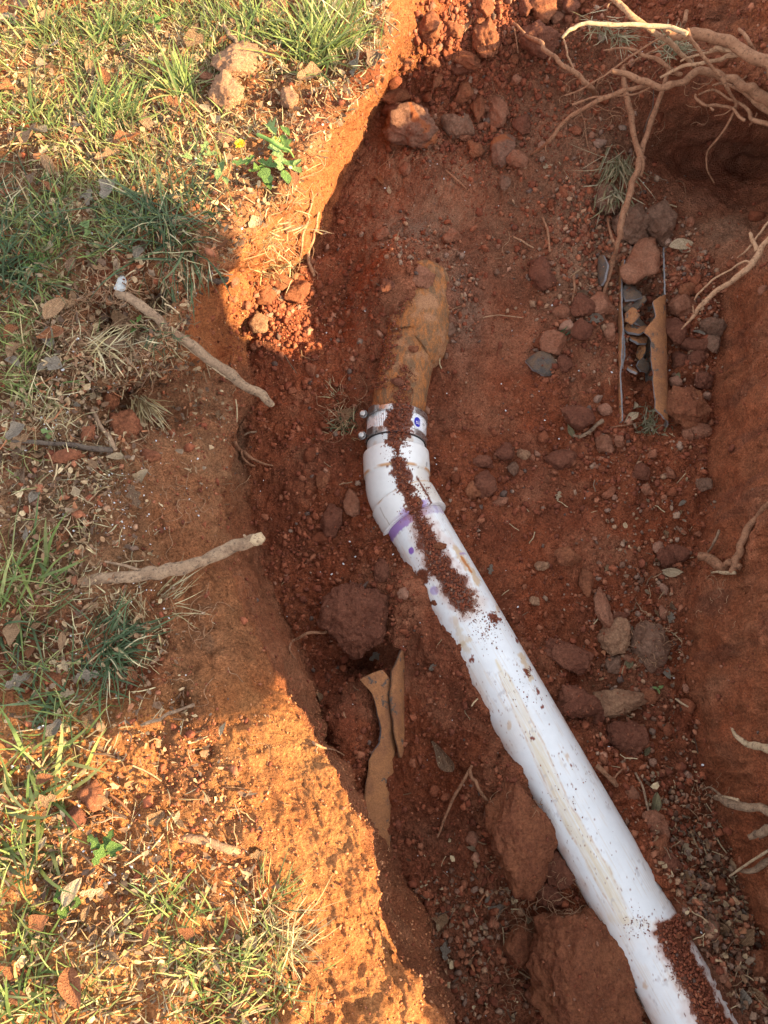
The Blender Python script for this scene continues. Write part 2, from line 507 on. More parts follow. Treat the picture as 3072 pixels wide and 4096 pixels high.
wl = np.clip(wallL + wallR, 0, 1) * (1 - rough) * (.3 + .7 * calm)
st_ = P * np.array([28.0, 60.0, 10.0])
D += wl * (0.009 * fbm(P * 16, 5, 40) + 0.011 * domes(P, .085, 48, .6) * wallR + 0.004 * fbm(st_, 4, 41) - 0.003 * sstep(.3, .6, fbm(P * 60, 2, 47)))
slc = fbm(np.stack([TC * 5, VV / 300.0, TC * 0], -1), 3, 49)
D += ((TC > 3.3) & (TC < 6.1)) * np.interp(VV, [1400, 2600, 2900], [.006, .005, .0022]) * np.abs(slc) * (1 - rough)
crk = np.abs(fbm(P * 16, 3, 45))
D -= wl * 0.003 * sstep(0.05, 0.0, crk) * sstep(0.1, 0.5, fbm(P * 8, 2, 46))
tame = 1 - .8 * np.clip(blob(1100, 3300, 420, 700), 0, 1)
D += top_w * 0.0016 * fbm(P * 60, 3, 56) + top_w * tame * (0.008 * fbm(P * 25, 4, 50) + 0.004 * domes(P, 0.014, 52, 0.6) + 0.006 * domes(P, .035, 53, .3))
D += bench * (0.0015 * domes(P, 0.012, 54, 0.6))
edge = np.exp(-((TC - 5.0) / 0.12) ** 2)
D += edge * 0.006 * fbm(P * 40, 3, 60)
edgeg = np.exp(-((TC - 3.05) / 0.25) ** 2)
D += edgeg * 0.012 * fbm(P * 30, 4, 61)
P = P + Nn * D[..., None]
Nn = normals(P)
if Nn[len(vr) // 2, 60, 2] < 0:
    Nn = -Nn

# colour of the soil, with some sunlit and shaded tones painted in
def lerp(a, b, w):
    return a * (1 - w[..., None]) + np.array(b) * w[..., None]
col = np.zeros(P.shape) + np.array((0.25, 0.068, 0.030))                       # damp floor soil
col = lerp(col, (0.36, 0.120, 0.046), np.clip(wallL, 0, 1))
col = lerp(col, (0.45, 0.172, 0.062), np.clip(wallL, 0, 1) * sstep(2600, 2900, VV) * sstep(5.15, 4.9, TC))  # brighter tone painted where the sun reaches the lower bank
col = lerp(col, (0.26, 0.094, 0.046), np.clip(sstep(4.9, 5.15, TC) * (TC < 6.1) * sstep(1430, 1500, VV), 0, 1) * .9)  # painted shade: wall below the rim made darker
col = lerp(col, (0.29, 0.115, 0.05), ((TC > 2.9) & (TC < 5.0)) * sstep(1480, 1560, VV) * sstep(2760, 2560, VV) * .85)
col = lerp(col, (0.28, 0.088, 0.04), wallR)
col = lerp(col, (0.33, 0.125, 0.065), wallR * sstep(0.1, 0.6, fbm(P * 9, 3, 72)) * .6)
col = lerp(col, (0.17, 0.06, 0.034), wallR * sstep(0.2, 0.7, fbm(P * np.array([14., 30., 7.]), 3, 73)) * .6)
col = lerp(col, (0.28, 0.115, 0.052), top_w * sstep(-0.35, 0.4, fbm(P * 9, 3, 70) + 0.25))
col = lerp(col, (0.47, 0.182, 0.066), top_w * sstep(2650, 2900, VV) * sstep(-.5, .5, fbm(P * 12, 3, 71)+.2))  # sunlit lower-left topsoil painted brighter and more orange
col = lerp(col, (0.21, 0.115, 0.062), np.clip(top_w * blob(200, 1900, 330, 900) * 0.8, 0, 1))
col = lerp(col, (0.24, 0.115, 0.062), bench * 0.8)
col = lerp(col, (0.34, 0.165, 0.095), np.clip(blob(1750, 800, 330, 330) * floor_w * 0.85, 0, 1))
col = lerp(col, (0.25, 0.165, 0.115), np.clip(blob(1650, 960, 110, 90) * 0.9 * floor_w + blob(1850, 1250, 90, 200) * .6 * floor_w, 0, 1))
col = lerp(col, (0.33, 0.13, 0.07), floor_w * sstep(.05, .55, fbm(P * 7, 4, 84)) * .55)
col = lerp(col, (0.17, 0.05, 0.026), floor_w * sstep(.1, .6, fbm(P * 10, 4, 85)) * .5)
col = lerp(col, (0.25, 0.12, 0.07), np.clip(blob(2300, 500, 400, 450) * (TC > 6) * 0.8, 0, 1))
col = lerp(col, (0.26, 0.135, 0.08), np.clip(blob(2350, 1000, 250, 300) * floor_w * 0.8 + blob(2900, 950, 200, 150) * .7 * (TC > 7), 0, 1))
col = lerp(col, (0.28, 0.10, 0.055), np.clip(blob(2880, 600, 240, 220, 4) * (TC > 8), 0, 1))
col = lerp(col, (0.21, 0.085, 0.048), np.clip((blob(2900, 3800, 200, 500) + blob(1900, 3800, 250, 350) * .5) * floor_w, 0, 1))
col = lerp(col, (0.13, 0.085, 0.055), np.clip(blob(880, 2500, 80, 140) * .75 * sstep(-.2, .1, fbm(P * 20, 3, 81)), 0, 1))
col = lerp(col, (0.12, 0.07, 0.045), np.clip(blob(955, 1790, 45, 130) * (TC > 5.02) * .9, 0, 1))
col = lerp(col, (0.36, 0.15, 0.07), np.clip(blob(560, 2010, 130, 60) * .8, 0, 1))
col = lerp(col, (0.40, 0.25, 0.11), np.clip(top_w * (blob(420, 280, 620, 380) + .6 * blob(400, 3850, 500, 250)) * .6 * sstep(-.4, .2, fbm(P * 14, 3, 83)), 0, 1))  # dry thatch tone, lightened to paint extra sunlight onto the grassy ground
col = lerp(col, (0.31, 0.125, 0.055), np.clip(blob(750, 2000, 230, 420) * .7, 0, 1))
blotch = fbm(P * 5, 4, 80)
col = col * (1 + 0.18 * blotch)[..., None]

# grow outward to the horizon
HEAP_Y = [-3.0, -1.2, -0.2, 0.0, 0.2, 0.42, 0.5, 0.57, 0.65, 0.76, 1.0, 1.15, 1.5, 3.0]
HEAP_Z = [0.05, 0.265, 0.28, 0.31, 0.26, 0.14, 0.10, 0.12, 0.19, 0.19, 0.205, 0.17, 0.07, 0.0]  # heap out of view, its profile shaped to set the shadow line
heap_y = lambda y: np.interp(y, HEAP_Y, HEAP_Z)
rightedge = P[:, -1].copy()
rcols = []
for d, fz in ((0.03, 0.35), (0.07, 0.75), (0.12, 1.0), (0.2, 1.05), (0.32, 0.9), (0.5, 0.55), (0.8, 0.15), (1.5, 0.0), (4, 0), (15, 0), (70, 0)):
    e = rightedge.copy()
    e[:, 0] += d
    hz = heap_y(e[:, 1]) * fz
    e[:, 2] = np.where(fz > 0, np.maximum(hz, 0.0) + rightedge[:, 2] * (0.4 if d < .05 else 0), 0.0)
    if fz > 0:
        e[:, 2] += 0.02 * fz * fbm(e * 14, 3, 95)
    rcols.append(e)
lcols = []
for d in (70, 15, 4, 1, 0.3):
    e = P[:, 0].copy()
    e[:, 0] -= d
    e[:, 2] = 0
    lcols.append(e)
PX = np.concatenate([np.stack(lcols, 1), P, np.stack(rcols, 1)], 1)
topc = (0.26, 0.15, 0.085)
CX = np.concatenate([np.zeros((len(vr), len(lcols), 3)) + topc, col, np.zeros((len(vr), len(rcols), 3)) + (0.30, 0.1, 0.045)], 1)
rows_t, rows_b = [], []
for d in (80, 15, 4, 1.2, 0.4):
    e = PX[0].copy(); e[:, 1] += d; e[:, 2] *= 0; rows_t.append(e)
    e = PX[-1].copy(); e[:, 1] -= d; e[:, 2] *= 0; rows_b.append(e)
PX = np.concatenate([np.stack(rows_t), PX, np.stack(rows_b[::-1])], 0)
CX = np.concatenate([np.zeros((5,) + CX.shape[1:]) + topc, CX, np.zeros((5,) + CX.shape[1:]) + topc], 0)
FX = grid_faces(PX.shape[0], PX.shape[1])
FX = FX[:, ::-1]
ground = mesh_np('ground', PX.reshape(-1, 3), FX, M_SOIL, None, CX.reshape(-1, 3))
tag(ground, 'red clay ground with a long dug trench and a trodden grassy bank', None, None, 'structure')
ground_bvh = BVHTree.FromPolygons([tuple(x) for x in PX.reshape(-1, 3).tolist()], FX.tolist())

def hit(u, v):
    d = ray(u, v).normalized()
    loc, nor, idx, dist = ground_bvh.ray_cast(Vector((0, 0, CAMZ)), d)
    if loc is None:
        return pt(u, v, 0), Vector((0, 0, 1))
    if nor.dot(d) > 0:
        nor = -nor
    return loc, nor

def up(u, v, h):
    """Point on the sight line of (u, v) that is h above the ground seen there."""
    loc, nor = hit(u, v)
    return pt(u, v, loc.z + h)

# ------------------------------------------------------------------ unseen oak, added and shaped so its trunk shades the middle of the bank
def frames(pts):
    pts = [Vector(p) for p in pts]
    T = []
    for i in range(len(pts)):
        a = pts[max(i - 1, 0)]; b = pts[min(i + 1, len(pts) - 1)]
        d = b - a
        T.append(d.normalized() if d.length > 1e-9 else Vector((0, 0, 1)))
    up0 = Vector((0, 0, 1)) if abs(T[0].z) < 0.8 else Vector((1, 0, 0))
    x = (up0 - T[0] * up0.dot(T[0])).normalized()
    X = []
    for t in T:
        x = (x - t * x.dot(t))
        x.normalize()
        X.append(x.copy())
    return pts, T, X

def catmull(ctrl, rad, n):
    c = [Vector(p) for p in ctrl]
    if len(c) == 2:
        c = [c[0], (c[0] + c[1]) / 2, c[1]]
        rad = [rad[0], (rad[0] + rad[1]) / 2, rad[1]]
    P_, R_ = [], []
    m = len(c)
    for i in range(m - 1):
        p0, p1, p2, p3 = c[max(i - 1, 0)], c[i], c[i + 1], c[min(i + 2, m - 1)]
        for k in range(n):
            t = k / n
            P_.append(0.5 * ((2 * p1) + (p2 - p0) * t + (2 * p0 - 5 * p1 + 4 * p2 - p3) * t * t + (3 * p1 - p0 - 3 * p2 + p3) * t ** 3))
            R_.append(rad[i] * (1 - t) + rad[i + 1] * t)
    P_.append(c[-1]); R_.append(rad[-1])
    return P_, R_

def tube_vf(ctrl, rad, n=6, seg=10, wob=0.25, lump=0.18, seed=0, sub=True):
    P_, R_ = catmull(ctrl, rad, n) if sub else (ctrl, rad)
    rr = random.Random(seed)
    nj = max(2, len(P_) // 5 + 2)
    jx = [[rr.gauss(0, 1) for _ in range(nj)] for _ in range(3)]
    tj = np.linspace(0, nj - 1, len(P_))
    J = [np.interp(tj, range(nj), j) for j in jx]
    P_ = [p + Vector((J[0][i], J[1][i], J[2][i])) * (r * wob * 1.5) for i, (p, r) in enumerate(zip(P_, R_))]
    knot = np.interp(tj, range(nj), [rr.uniform(.93, 1.07) for _ in range(nj)])
    R_ = [r * k for r, k in zip(R_, knot)]
    pts, T, X = frames(P_)
    V = []
    for i, (p, t, x) in enumerate(zip(pts, T, X)):
        y = t.cross(x)
        for k in range(seg):
            a = 2 * math.pi * k / seg
            V.append(p + (x * math.cos(a) + y * math.sin(a)) * R_[i])
    V = np.array([tuple(v) for v in V])
    cen = np.repeat(np.array([tuple(p) for p in pts]), seg, 0)
    d = V - cen
    rm = max(np.mean(R_), 1e-4)
    nz = fbm(V / (rm * 3.2), 3, seed + 5)
    V = cen + d * (1 + lump * nz)[:, None]
    F = grid_faces(len(pts), seg, True).tolist()
    a = len(V); V = np.concatenate([V, [tuple(pts[0] - T[0] * R_[0] * 0.2)], [tuple(pts[-1] + T[-1] * R_[-1] * 0.3)]])
    L = (len(pts) - 1) * seg
    for k in range(seg):
        F.append([a, (k + 1) % seg, k])
        F.append([a + 1, L + k, L + (k + 1) % seg])
    return V, F

def put(name, V, F, material, parent=None, base=None, col=None, smooth=True):
    """A mesh object whose origin is its own base point; a child's place is taken relative to its parent."""
    V = np.asarray(V, float)
    if base is None:
        base = V.mean(0); base[2] = V[:, 2].min()
    base = np.array(base, float)
    o = mesh_np(name, V - base, F, material, None, col, smooth)
    if parent is not None:
        pl = Vector((0, 0, 0)); q = parent
        while q is not None:
            pl = pl + q.location; q = q.parent
        o.parent = parent
        o.location = Vector(base) - pl
    else:
        o.location = Vector(base)
    return o

def m_bark(n):
    p = n.pos()
    c = n.ramp(n.noise(n.scale(p, (9, 9, 2)), 3, 6, 0.7), [(0.3, (0.06, 0.045, 0.035)), (0.7, (0.2, 0.16, 0.125))])
    n.color(c)
    n.normal(n.bump(n.noise(n.scale(p, (9, 9, 1.5)), 3, 6, 0.7), 0.02))
M_BARK = mat('oak_bark', m_bark)
az = SUN_AZ
A_, T_ = Vector((math.cos(az), math.sin(az), 0)), Vector((-math.sin(az), math.cos(az), 0))
def sp(al, t, z):
    v = A_ * al + T_ * t; v.z = z
    return v
tree = empty('oak_tree', sp(1.65, 0.4, 0))
tag(tree, 'unseen grey barked oak added beyond the trench to shade the left bank', 'tree')
V, F = tube_vf([sp(1.65, .40, -.15), sp(1.65, .40, .15), sp(1.65, .395, .5), sp(1.65, .39, .9), sp(1.66, .38, 1.5), sp(1.7, .36, 2.4), sp(1.75, .3, 3.4)],
               [.50, .37, .335, .335, .33, .25, .2], 8, 40, .01, .03, 3)
trunk = put('trunk', V, F, M_BARK, tree)
for k, (a, b, c_, d_) in enumerate([((1.65, .34, .55), (1.66, .235, .83), (1.67, .07, .98), (1.8, -.6, 1.7)),
                                   ((1.72, .33, 2.6), (1.9, .8, 3.2), (2.2, 1.5, 3.8), (2.4, 2.2, 4.8)),
                                   ((1.75, .3, 3.2), (1.5, -.2, 3.9), (1.1, -.8, 4.8), (.9, -1.3, 5.8)),
                                   ((1.75, .3, 3.3), (2.3, .2, 4.2), (2.9, .3, 5.2), (3.2, .4, 6.4)),
                                   ((1.75, .3, 3.4), (1.8, .6, 4.6), (1.7, .9, 5.8), (1.9, 1.2, 7.2))]):
    V, F = tube_vf([sp(*a), sp(*b), sp(*c_), sp(*d_)], [.22 if k == 0 else .15, .17 if k == 0 else .12, .14 if k == 0 else .08, .05], 6, 16, .03, .05, 10 + k)
    put('limb', V, F, M_BARK, tree)

# ------------------------------------------------------------------ pipes
def sweep(rings, seg=96):
    """rings: list of (centre, radius) - one smooth sweep; the first axis is kept horizontal."""
    pts = [Vector(r[0]) for r in rings]
    T = []
    for i in range(len(pts)):
        j0, j1 = i, i
        while j0 > 0 and (pts[i] - pts[j0]).length < 2e-3: j0 -= 1
        while j1 < len(pts) - 1 and (pts[j1] - pts[i]).length < 2e-3: j1 += 1
        T.append((pts[j1] - pts[j0]).normalized())
    V = []
    for p, t, (_, r) in zip(pts, T, rings):
        x = t.cross(Vector((0, 0, 1))).normalized()     # right hand side when looking along t
        y = x.cross(t)
        for k in range(seg):
            a = 2 * math.pi * k / seg
            V.append(p + x * (math.sin(a) * r) + y * (math.cos(a) * r))
    return np.array([tuple(v) for v in V]), grid_faces(len(pts), seg, True)

def proj(V):
    x = V[:, 0]; y = V[:, 1]; z = V[:, 2] - CAMZ
    yc = y * ct + z * st
    zc = -y * st + z * ct
    return 1536 + FPX * x / (-zc), 2048 - FPX * yc / (-zc)

def pl(u, pts):
    a = np.array(pts, float)
    return np.interp(u, a[:, 0], a[:, 1])

def polydist(u, v, line):
    """distance in photo pixels to a polyline and width ratio"""
    best = np.full(u.shape, 1e9); tt = np.zeros(u.shape)
    n = len(line) - 1
    for i in range(n):
        ax, ay = line[i]; bx, by = line[i + 1]
        dx, dy = bx - ax, by - ay
        t = np.clip(((u - ax) * dx + (v - ay) * dy) / (dx * dx + dy * dy), 0, 1)
        d = np.hypot(u - ax - t * dx, v - ay - t * dy)
        m = d < best
        best = np.where(m, d, best); tt = np.where(m, (i + t) / n, tt)
    return best, tt

# where loose soil lies on the pipes: v -> left and right edge in the photo
SOIL_BAND = [(1470,1590,1650),(1560,1575,1660),(1640,1555,1650),(1670,1536,1640),(1740,1545,1640),(1790,1552,1628),(1812,1565,1600),(1850,1563,1635),(1900,1577,1642),(1950,1592,1650),
             (2000,1622,1690),(2050,1630,1690),(2090,1652,1718),(2140,1668,1745),(2200,1682,1770),(2260,1702,1810),(2300,1732,1848),(2350,1768,1882),(2400,1795,1902),(2440,1830,1890),(2452,1858,1862)]
SOIL_LOW = [(3660,2728,2738),(3690,2660,2760),(3720,2612,2775),(3760,2628,2765),(3800,2655,2755),(3900,2695,2820),(4000,2750,2860),(4096,2800,2925),(4300,2900,3050)]
def inband(u, v, band, pad=0):
    u = u + 9 * vnoise(np.stack([u / 22, v / 22, u * 0 + 3], -1), 61) + 5 * vnoise(np.stack([u / 8, v / 8, u * 0 + 3], -1), 62)
    v = v + 16 * vnoise(np.stack([u / 26, v / 26, u * 0 + 9], -1), 63)
    a = np.array(band, float)
    l = np.interp(v, a[:, 0], a[:, 1]) - pad; r = np.interp(v, a[:, 0], a[:, 2]) + pad
    mid = (l + r) / 2; hw = (r - l) / 2
    d = np.abs(u - mid) - hw
    d = np.where(v < a[0, 0], np.maximum(d, a[0, 0] - v), d)
    d = np.where(v > a[-1, 0], np.maximum(d, v - a[-1, 0]), d)
    return d                                        # negative inside, photo pixels

def m_pvc(n):
    p = n.pos()
    c = n.mix(1.0, n.attr('Col'), n.ramp(n.noise(p, 60, 4, 0.6), [(0.3, 0.95), (0.7, 1.03)]), 'MULTIPLY')
    n.color(c)
    n.b.inputs['Roughness'].default_value = 0.42
    n.b.inputs['Specular IOR Level'].default_value = 0.4
    n.normal(n.bump(n.noise(p, 700, 2), 0.0002))
M_PVC = mat('white_pvc', m_pvc, 0.4, 0.4)

L = (PVE - PV0).length
n_l = 620
rings = [(PV0 - pdir * 0.03 + pdir * (L + 0.03) * k / n_l, R_PVC) for k in range(n_l + 1)]
V, F = sweep(rings, 260)
u, v = proj(V)
colp = np.zeros(V.shape) + np.array((0.77, 0.79, 0.79))
_cen = np.array(PV0)[None] + ((V - np.array(PV0)) @ np.array(pdir))[:, None] * np.array(pdir)[None]
_sl = (V - np.array(PV0)) @ np.array(pdir); _an = np.arctan2(V[:, 0] - _cen[:, 0], V[:, 2] - _cen[:, 2])
ns = fbm(V * 45, 4, 5)
ns2 = fbm(V * 160, 3, 6)
ns3 = fbm(V * 400, 2, 8)
def paint(c, rgb, w):
    w = np.clip(w, 0, 1)[:, None]
    return c * (1 - w) + np.array(rgb) * w
# the long cream smear
d, t = polydist(u, v, [(1985, 2640), (2060, 2800), (2150, 2990), (2250, 3220), (2390, 3460), (2500, 3680)])
wid = np.interp(t, [0, .1, .4, .7, .9, 1], [6, 20, 30, 32, 36, 22])
fibre = fbm(np.stack([d / 5.0, t * 9, t * 0], -1), 3, 12)
strk = fbm(np.stack([_an * 60, _sl * 14, _sl * 0], -1), 4, 13)
colp = paint(colp, (0.70, 0.60, 0.42), sstep(1.25, 0.6, d / wid + 0.25 * ns + .25 * strk) * (0.60 + 0.30 * fibre + .3 * strk))
colp = paint(colp, (0.62, 0.50, 0.36), sstep(.35, 1.0, strk + .5 * ns) * .35)
scr = fbm(np.stack([_an * 9 + _sl * 20, _sl * 160, _sl * 0], -1), 3, 14)
colp = paint(colp, (0.45, 0.42, 0.42), sstep(.62, .8, scr) * sstep(0, .4, ns) * .5)
colp = paint(colp, (0.50, 0.28, 0.18), sstep(.7, 1.25, np.abs(_an)) * (.22 + .3 * ns))
colp = paint(colp, (0.50, 0.27, 0.11), sstep(0.16, 0.03, np.abs(d / wid - 0.93 + 0.12 * ns)) * (0.4 + 0.6 * (ns2 > 0.0)) * 0.55 * (t > 0.05) * (t < .97))
d, t = polydist(u, v, [(2440, 3670), (2530, 3690), (2610, 3700)])
colp = paint(colp, (0.68, 0.56, 0.38), sstep(26, 8, d) * (0.5 + 0.5 * fibre) * 0.6)
d, t = polydist(u, v, [(1820, 2190), (1850, 2235), (1895, 2300), (1910, 2330)])
colp = paint(colp, (0.58, 0.38, 0.18), sstep(17, 6, d + 8 * ns2) * 0.75)
d, t = polydist(u, v, [(1845, 2228), (1868, 2262), (1886, 2290)])
colp = paint(colp, (0.52, 0.19, 0.05), sstep(6, 2.5, d + 2 * ns2))
d, t = polydist(u, v, [(1820, 2480), (1850, 2570), (1870, 2600)])
colp = paint(colp, (0.6, 0.46, 0.27), sstep(20, 6, d + 8 * ns2) * 0.5)
d, t = polydist(u, v, [(1830, 2590), (1860, 2570), (1878, 2560)])
colp = paint(colp, (0.6, 0.44, 0.24), sstep(13, 5, d + 6 * ns2) * 0.6)
d, t = polydist(u, v, [(2085, 2620), (2110, 2680), (2125, 2715)])
colp = paint(colp, (0.6, 0.40, 0.18), sstep(15, 5, d + 8 * ns2) * 0.7)
for (a, b) in ((2580, 3935), (2035, 2905), (2270, 3030), (1990, 2440)):
    d = np.hypot(u - a, (v - b) * 0.5)
    colp = paint(colp, (0.55, 0.33, 0.15), sstep(12, 4, d + 6 * ns2) * 0.6)
# purple primer: ring below the fitting and drips
sd = (V - np.array(PV0)) @ np.array(pdir)
leftw = sstep(1725, 1640, u)
colp = paint(colp, (0.27, 0.13, 0.42), sstep(0.0185, 0.016, sd + 0.002 * ns2) * np.clip(leftw + 0.35 + ns * .5, 0, 1) * 0.9)
for (a, b, r1, r2, w) in ((1645, 2203, 11, 15, 1), (1763, 2303, 13, 12, 1), (1737, 2362, 18, 18, .55), (1850, 2215, 14, 5, .5)):
    d = np.hypot((u - a) / r1, (v - b) / r2)
    colp = paint(colp, (0.24, 0.12, 0.48), sstep(1.08, 0.92, d) * w)
# thin soil film, splashes and dust
dd = np.minimum(inband(u, v, SOIL_BAND), inband(u, v, SOIL_LOW))
soilc = (0.17, 0.052, 0.026)
colp = paint(colp, (0.50, 0.27, 0.17), sstep(60, 0, dd + 24 * ns) * .42)
colp = paint(colp, (0.30, 0.12, 0.07), sstep(22, 0, dd + 14 * ns2) * .55)
colp = paint(colp, soilc, (dd + 16 * ns + 10 * ns2 < -3).astype(float))
colp = paint(colp, soilc, ((dd < 60) & (ns3 + ns2 * .7 > 0.75 + dd / 70)).astype(float))
d = np.minimum(np.hypot((u - 1690) / 26, (v - 2310) / 30), 9) + 0.4 * ns2
colp = paint(colp, soilc, sstep(1.1, 0.95, d))
for (a, b, r) in ((1975, 2475, 26), (2110, 2690, 16), (2170, 2830, 9), (1890, 2640, 20), (2130, 2950, 9), (2545, 3470, 8), (2070, 2560, 10), (2150, 2770, 8), (2280, 3060, 8)):
    d = np.hypot(u - a, v - b) / r + 0.9 * ns2 + .5 * ns3
    colp = paint(colp, (0.2, 0.05, 0.03), sstep(0.75, 0.6, d))
spk = (fbm(V * 330, 2, 77) > 0.93) & (fbm(V * 30, 3, 78) > 0.12)
colp = paint(colp, (0.28, 0.13, 0.09), spk * 0.85)
colp = colp * (1 + 0.02 * ns)[:, None]
colp = paint(colp, (0.66, 0.55, 0.42), sstep(0.1, 0.9, fbm(V * 14, 3, 79)) * 0.18)
pvc = put('pvc_pipe', V, F, M_PVC, None, tuple(PV0 - Vector((0, 0, R_PVC))), colp)
tag(pvc, 'long white plastic drain pipe streaked with cream smears and loose red soil', 'pipe')

# elbow
ax = (OLD1 - OLD0).normalized()
def opt(v_, z=-0.336):                     # point on the upper axis by photo row
    u_ = np.interp(v_, [1240, 1700, 1800, 1900], [1655, 1584, 1583, 1588])
    return pt(u_, v_, z)
E0 = opt(1818); E1 = opt(1905)
d0 = (E1 - E0).normalized()
hub2a = PV0 - pdir * 0.052
path = []
def add(p, r): path.append((Vector(p), r))
add(E0 - d0 * 0.0, 0.0585); add(E0 + d0 * 0.0003, 0.0635); add(E0 + d0 * 0.0015, 0.0648)
for k in range(1, 8): add(E0 + (E1 - E0) * k / 8, 0.0650)
add(E1, 0.0650); add(E1 + d0 * 0.0012, 0.0645); add(E1 + d0 * 0.003, 0.0618)
b0 = E1 + d0 * 0.003; b3 = hub2a - pdir * 0.003
b1 = b0 + d0 * (b3 - b0).length * 0.36; b2 = b3 - pdir * (b3 - b0).length * 0.36
for k in range(1, 20):
    t = k / 20
    add(b0 * (1 - t) ** 3 + b1 * 3 * t * (1 - t) ** 2 + b2 * 3 * t * t * (1 - t) + b3 * t ** 3, 0.0618 + 0.0006 * math.sin(t * 3.14))
add(b3, 0.0618); add(hub2a, 0.0648); add(hub2a + pdir * 0.001, 0.0655)
for k in range(1, 10): add(hub2a + pdir * (0.001 + 0.048 * k / 10), 0.0657)
add(PV0 - pdir * 0.0035, 0.0657); add(PV0 - pdir * 0.003, 0.0668); add(PV0 - pdir * 0.0006, 0.0668); add(PV0, 0.0660); add(PV0 + pdir * 0.0001, 0.0576)
fine = []
for i in range(len(path) - 1):
    a, b = path[i], path[i + 1]
    m = max(1, int((b[0] - a[0]).length / 0.0016))
    for k in range(m):
        fine.append((a[0].lerp(b[0], k / m), a[1] + (b[1] - a[1]) * k / m))
fine.append(path[-1])
V, F = sweep(fine, 240)
u, v = proj(V)
ce = np.zeros(V.shape) + np.array((0.76, 0.75, 0.72))
ns = fbm(V * 45, 4, 15); ns2 = fbm(V * 170, 3, 16); ns3 = fbm(V * 420, 2, 18)
ce = paint(ce, (0.62, 0.50, 0.33), sstep(0.0, 0.9, fbm(V * 20, 3, 19)) * 0.35)
rr = np.repeat(np.array([f[1] for f in fine]), 240)
dist0 = np.repeat(np.array([(f[0] - E1).length for f in fine]), 240)
dist2 = np.repeat(np.array([(f[0] - hub2a).length for f in fine]), 240)
ce = paint(ce, (0.52, 0.27, 0.11), sstep(0.0035, 0.001, dist0) * sstep(-0.7, 0.3, ns) * 0.95)
ce = paint(ce, (0.55, 0.30, 0.13), sstep(0.0035, 0.001, dist2) * sstep(-0.7, 0.3, ns) * 0.95)
ds = np.repeat(np.array([(f[0] - PV0).length for f in fine]), 240)
ce = paint(ce, (0.28, 0.14, 0.44), sstep(0.012, 0.008, ds + 0.006 * ns2) * sstep(1560, 1640, u) * sstep(1730, 1690, u) * 0.8)
dd = inband(u, v, SOIL_BAND)
ce = paint(ce, soilc, (dd + 14 * ns + 10 * ns2 < -2).astype(float))
ce = paint(ce, soilc, ((dd < 50) & (ns3 + ns2 * .7 > 0.7 + dd / 60)).astype(float))
d, t = polydist(u, v, [(1664, 1905), (1700, 1965), (1728, 2016)])
ce = paint(ce, soilc, sstep(4.5, 2.5, d + 3 * ns2))
d, t = polydist(u, v, [(1519, 2030), (1540, 2070), (1560, 2100)])
ce = paint(ce, (0.4, 0.34, 0.28), sstep(1.8, 0.9, d))
ce = paint(ce, (0.25, 0.25, 0.25), ((np.abs(u - 1707) < 3) & (np.abs(v - 1857) < 9)).astype(float) * .7)
elbow = put('pipe_elbow', V, F, M_PVC, None, tuple(E1 - Vector((0, 0, 0.065))), ce)
tag(elbow, 'off-white plastic elbow fitting joining the white pipe to the steel-banded coupling', 'pipe fitting')
# spigot between the elbow and the coupling
S0, S1 = opt(1775), opt(1820)
V, F = sweep([(S0.lerp(S1, k / 16), 0.0572) for k in range(17)], 160)
u, v = proj(V)
cs = np.zeros(V.shape) + np.array((0.72, 0.72, 0.70))
cs = paint(cs, (0.5, 0.3, 0.16), sstep(0.0, 0.8, fbm(V * 60, 3, 21)) * 0.5)
cs = paint(cs, soilc, (inband(u, v, SOIL_BAND) + 16 * fbm(V * 60, 3, 22) < 0).astype(float))
put('spigot', V, F, M_PVC, elbow, tuple((S0 + S1) / 2), cs)

# shielded coupling
def m_steel(n):
    p = n.pos()
    n.color(n.mix(1.0, n.attr('Col'), n.ramp(n.noise(p, 90, 3), [(0.3, 0.85), (0.7, 1.05)]), 'MULTIPLY'))
    n.link(n.attr('Col', 'Alpha'), n.b.inputs['Metallic'])
    n.link(n.ramp(n.noise(p, 120, 3), [(0.3, 0.2), (0.7, 0.42)]), n.b.inputs['Roughness'])
M_STEEL = mat('brushed_steel', m_steel, 0.3, 0.5)
def m_plain(rgb, rough=0.5, metal=0.0, nm='plain'):
    def f(n):
        p = n.pos()
        n.color(n.mix(1.0, rgb, n.ramp(n.noise(p, 300, 3), [(0.3, 0.75), (0.7, 1.15)]), 'MULTIPLY'))
        n.b.inputs['Metallic'].default_value = metal
    return mat(nm, f, rough, 0.4)
M_RUBBER = m_plain((0.02, 0.02, 0.022), 0.6, 0, 'black_rubber')
M_SCREW = m_plain((0.55, 0.50, 0.46), 0.35, 0.9, 'screw_steel')
M_DARKSTEEL = m_plain((0.22, 0.2, 0.19), 0.4, 0.8, 'dull_steel')
coup = empty('pipe_coupling', opt(1722, -0.336 - 0.06))
tag(coup, 'silver steel shielded coupling with two screw bands joining rusty pipe and white elbow', 'pipe coupling')
c0, c1 = opt(1672), opt(1780)
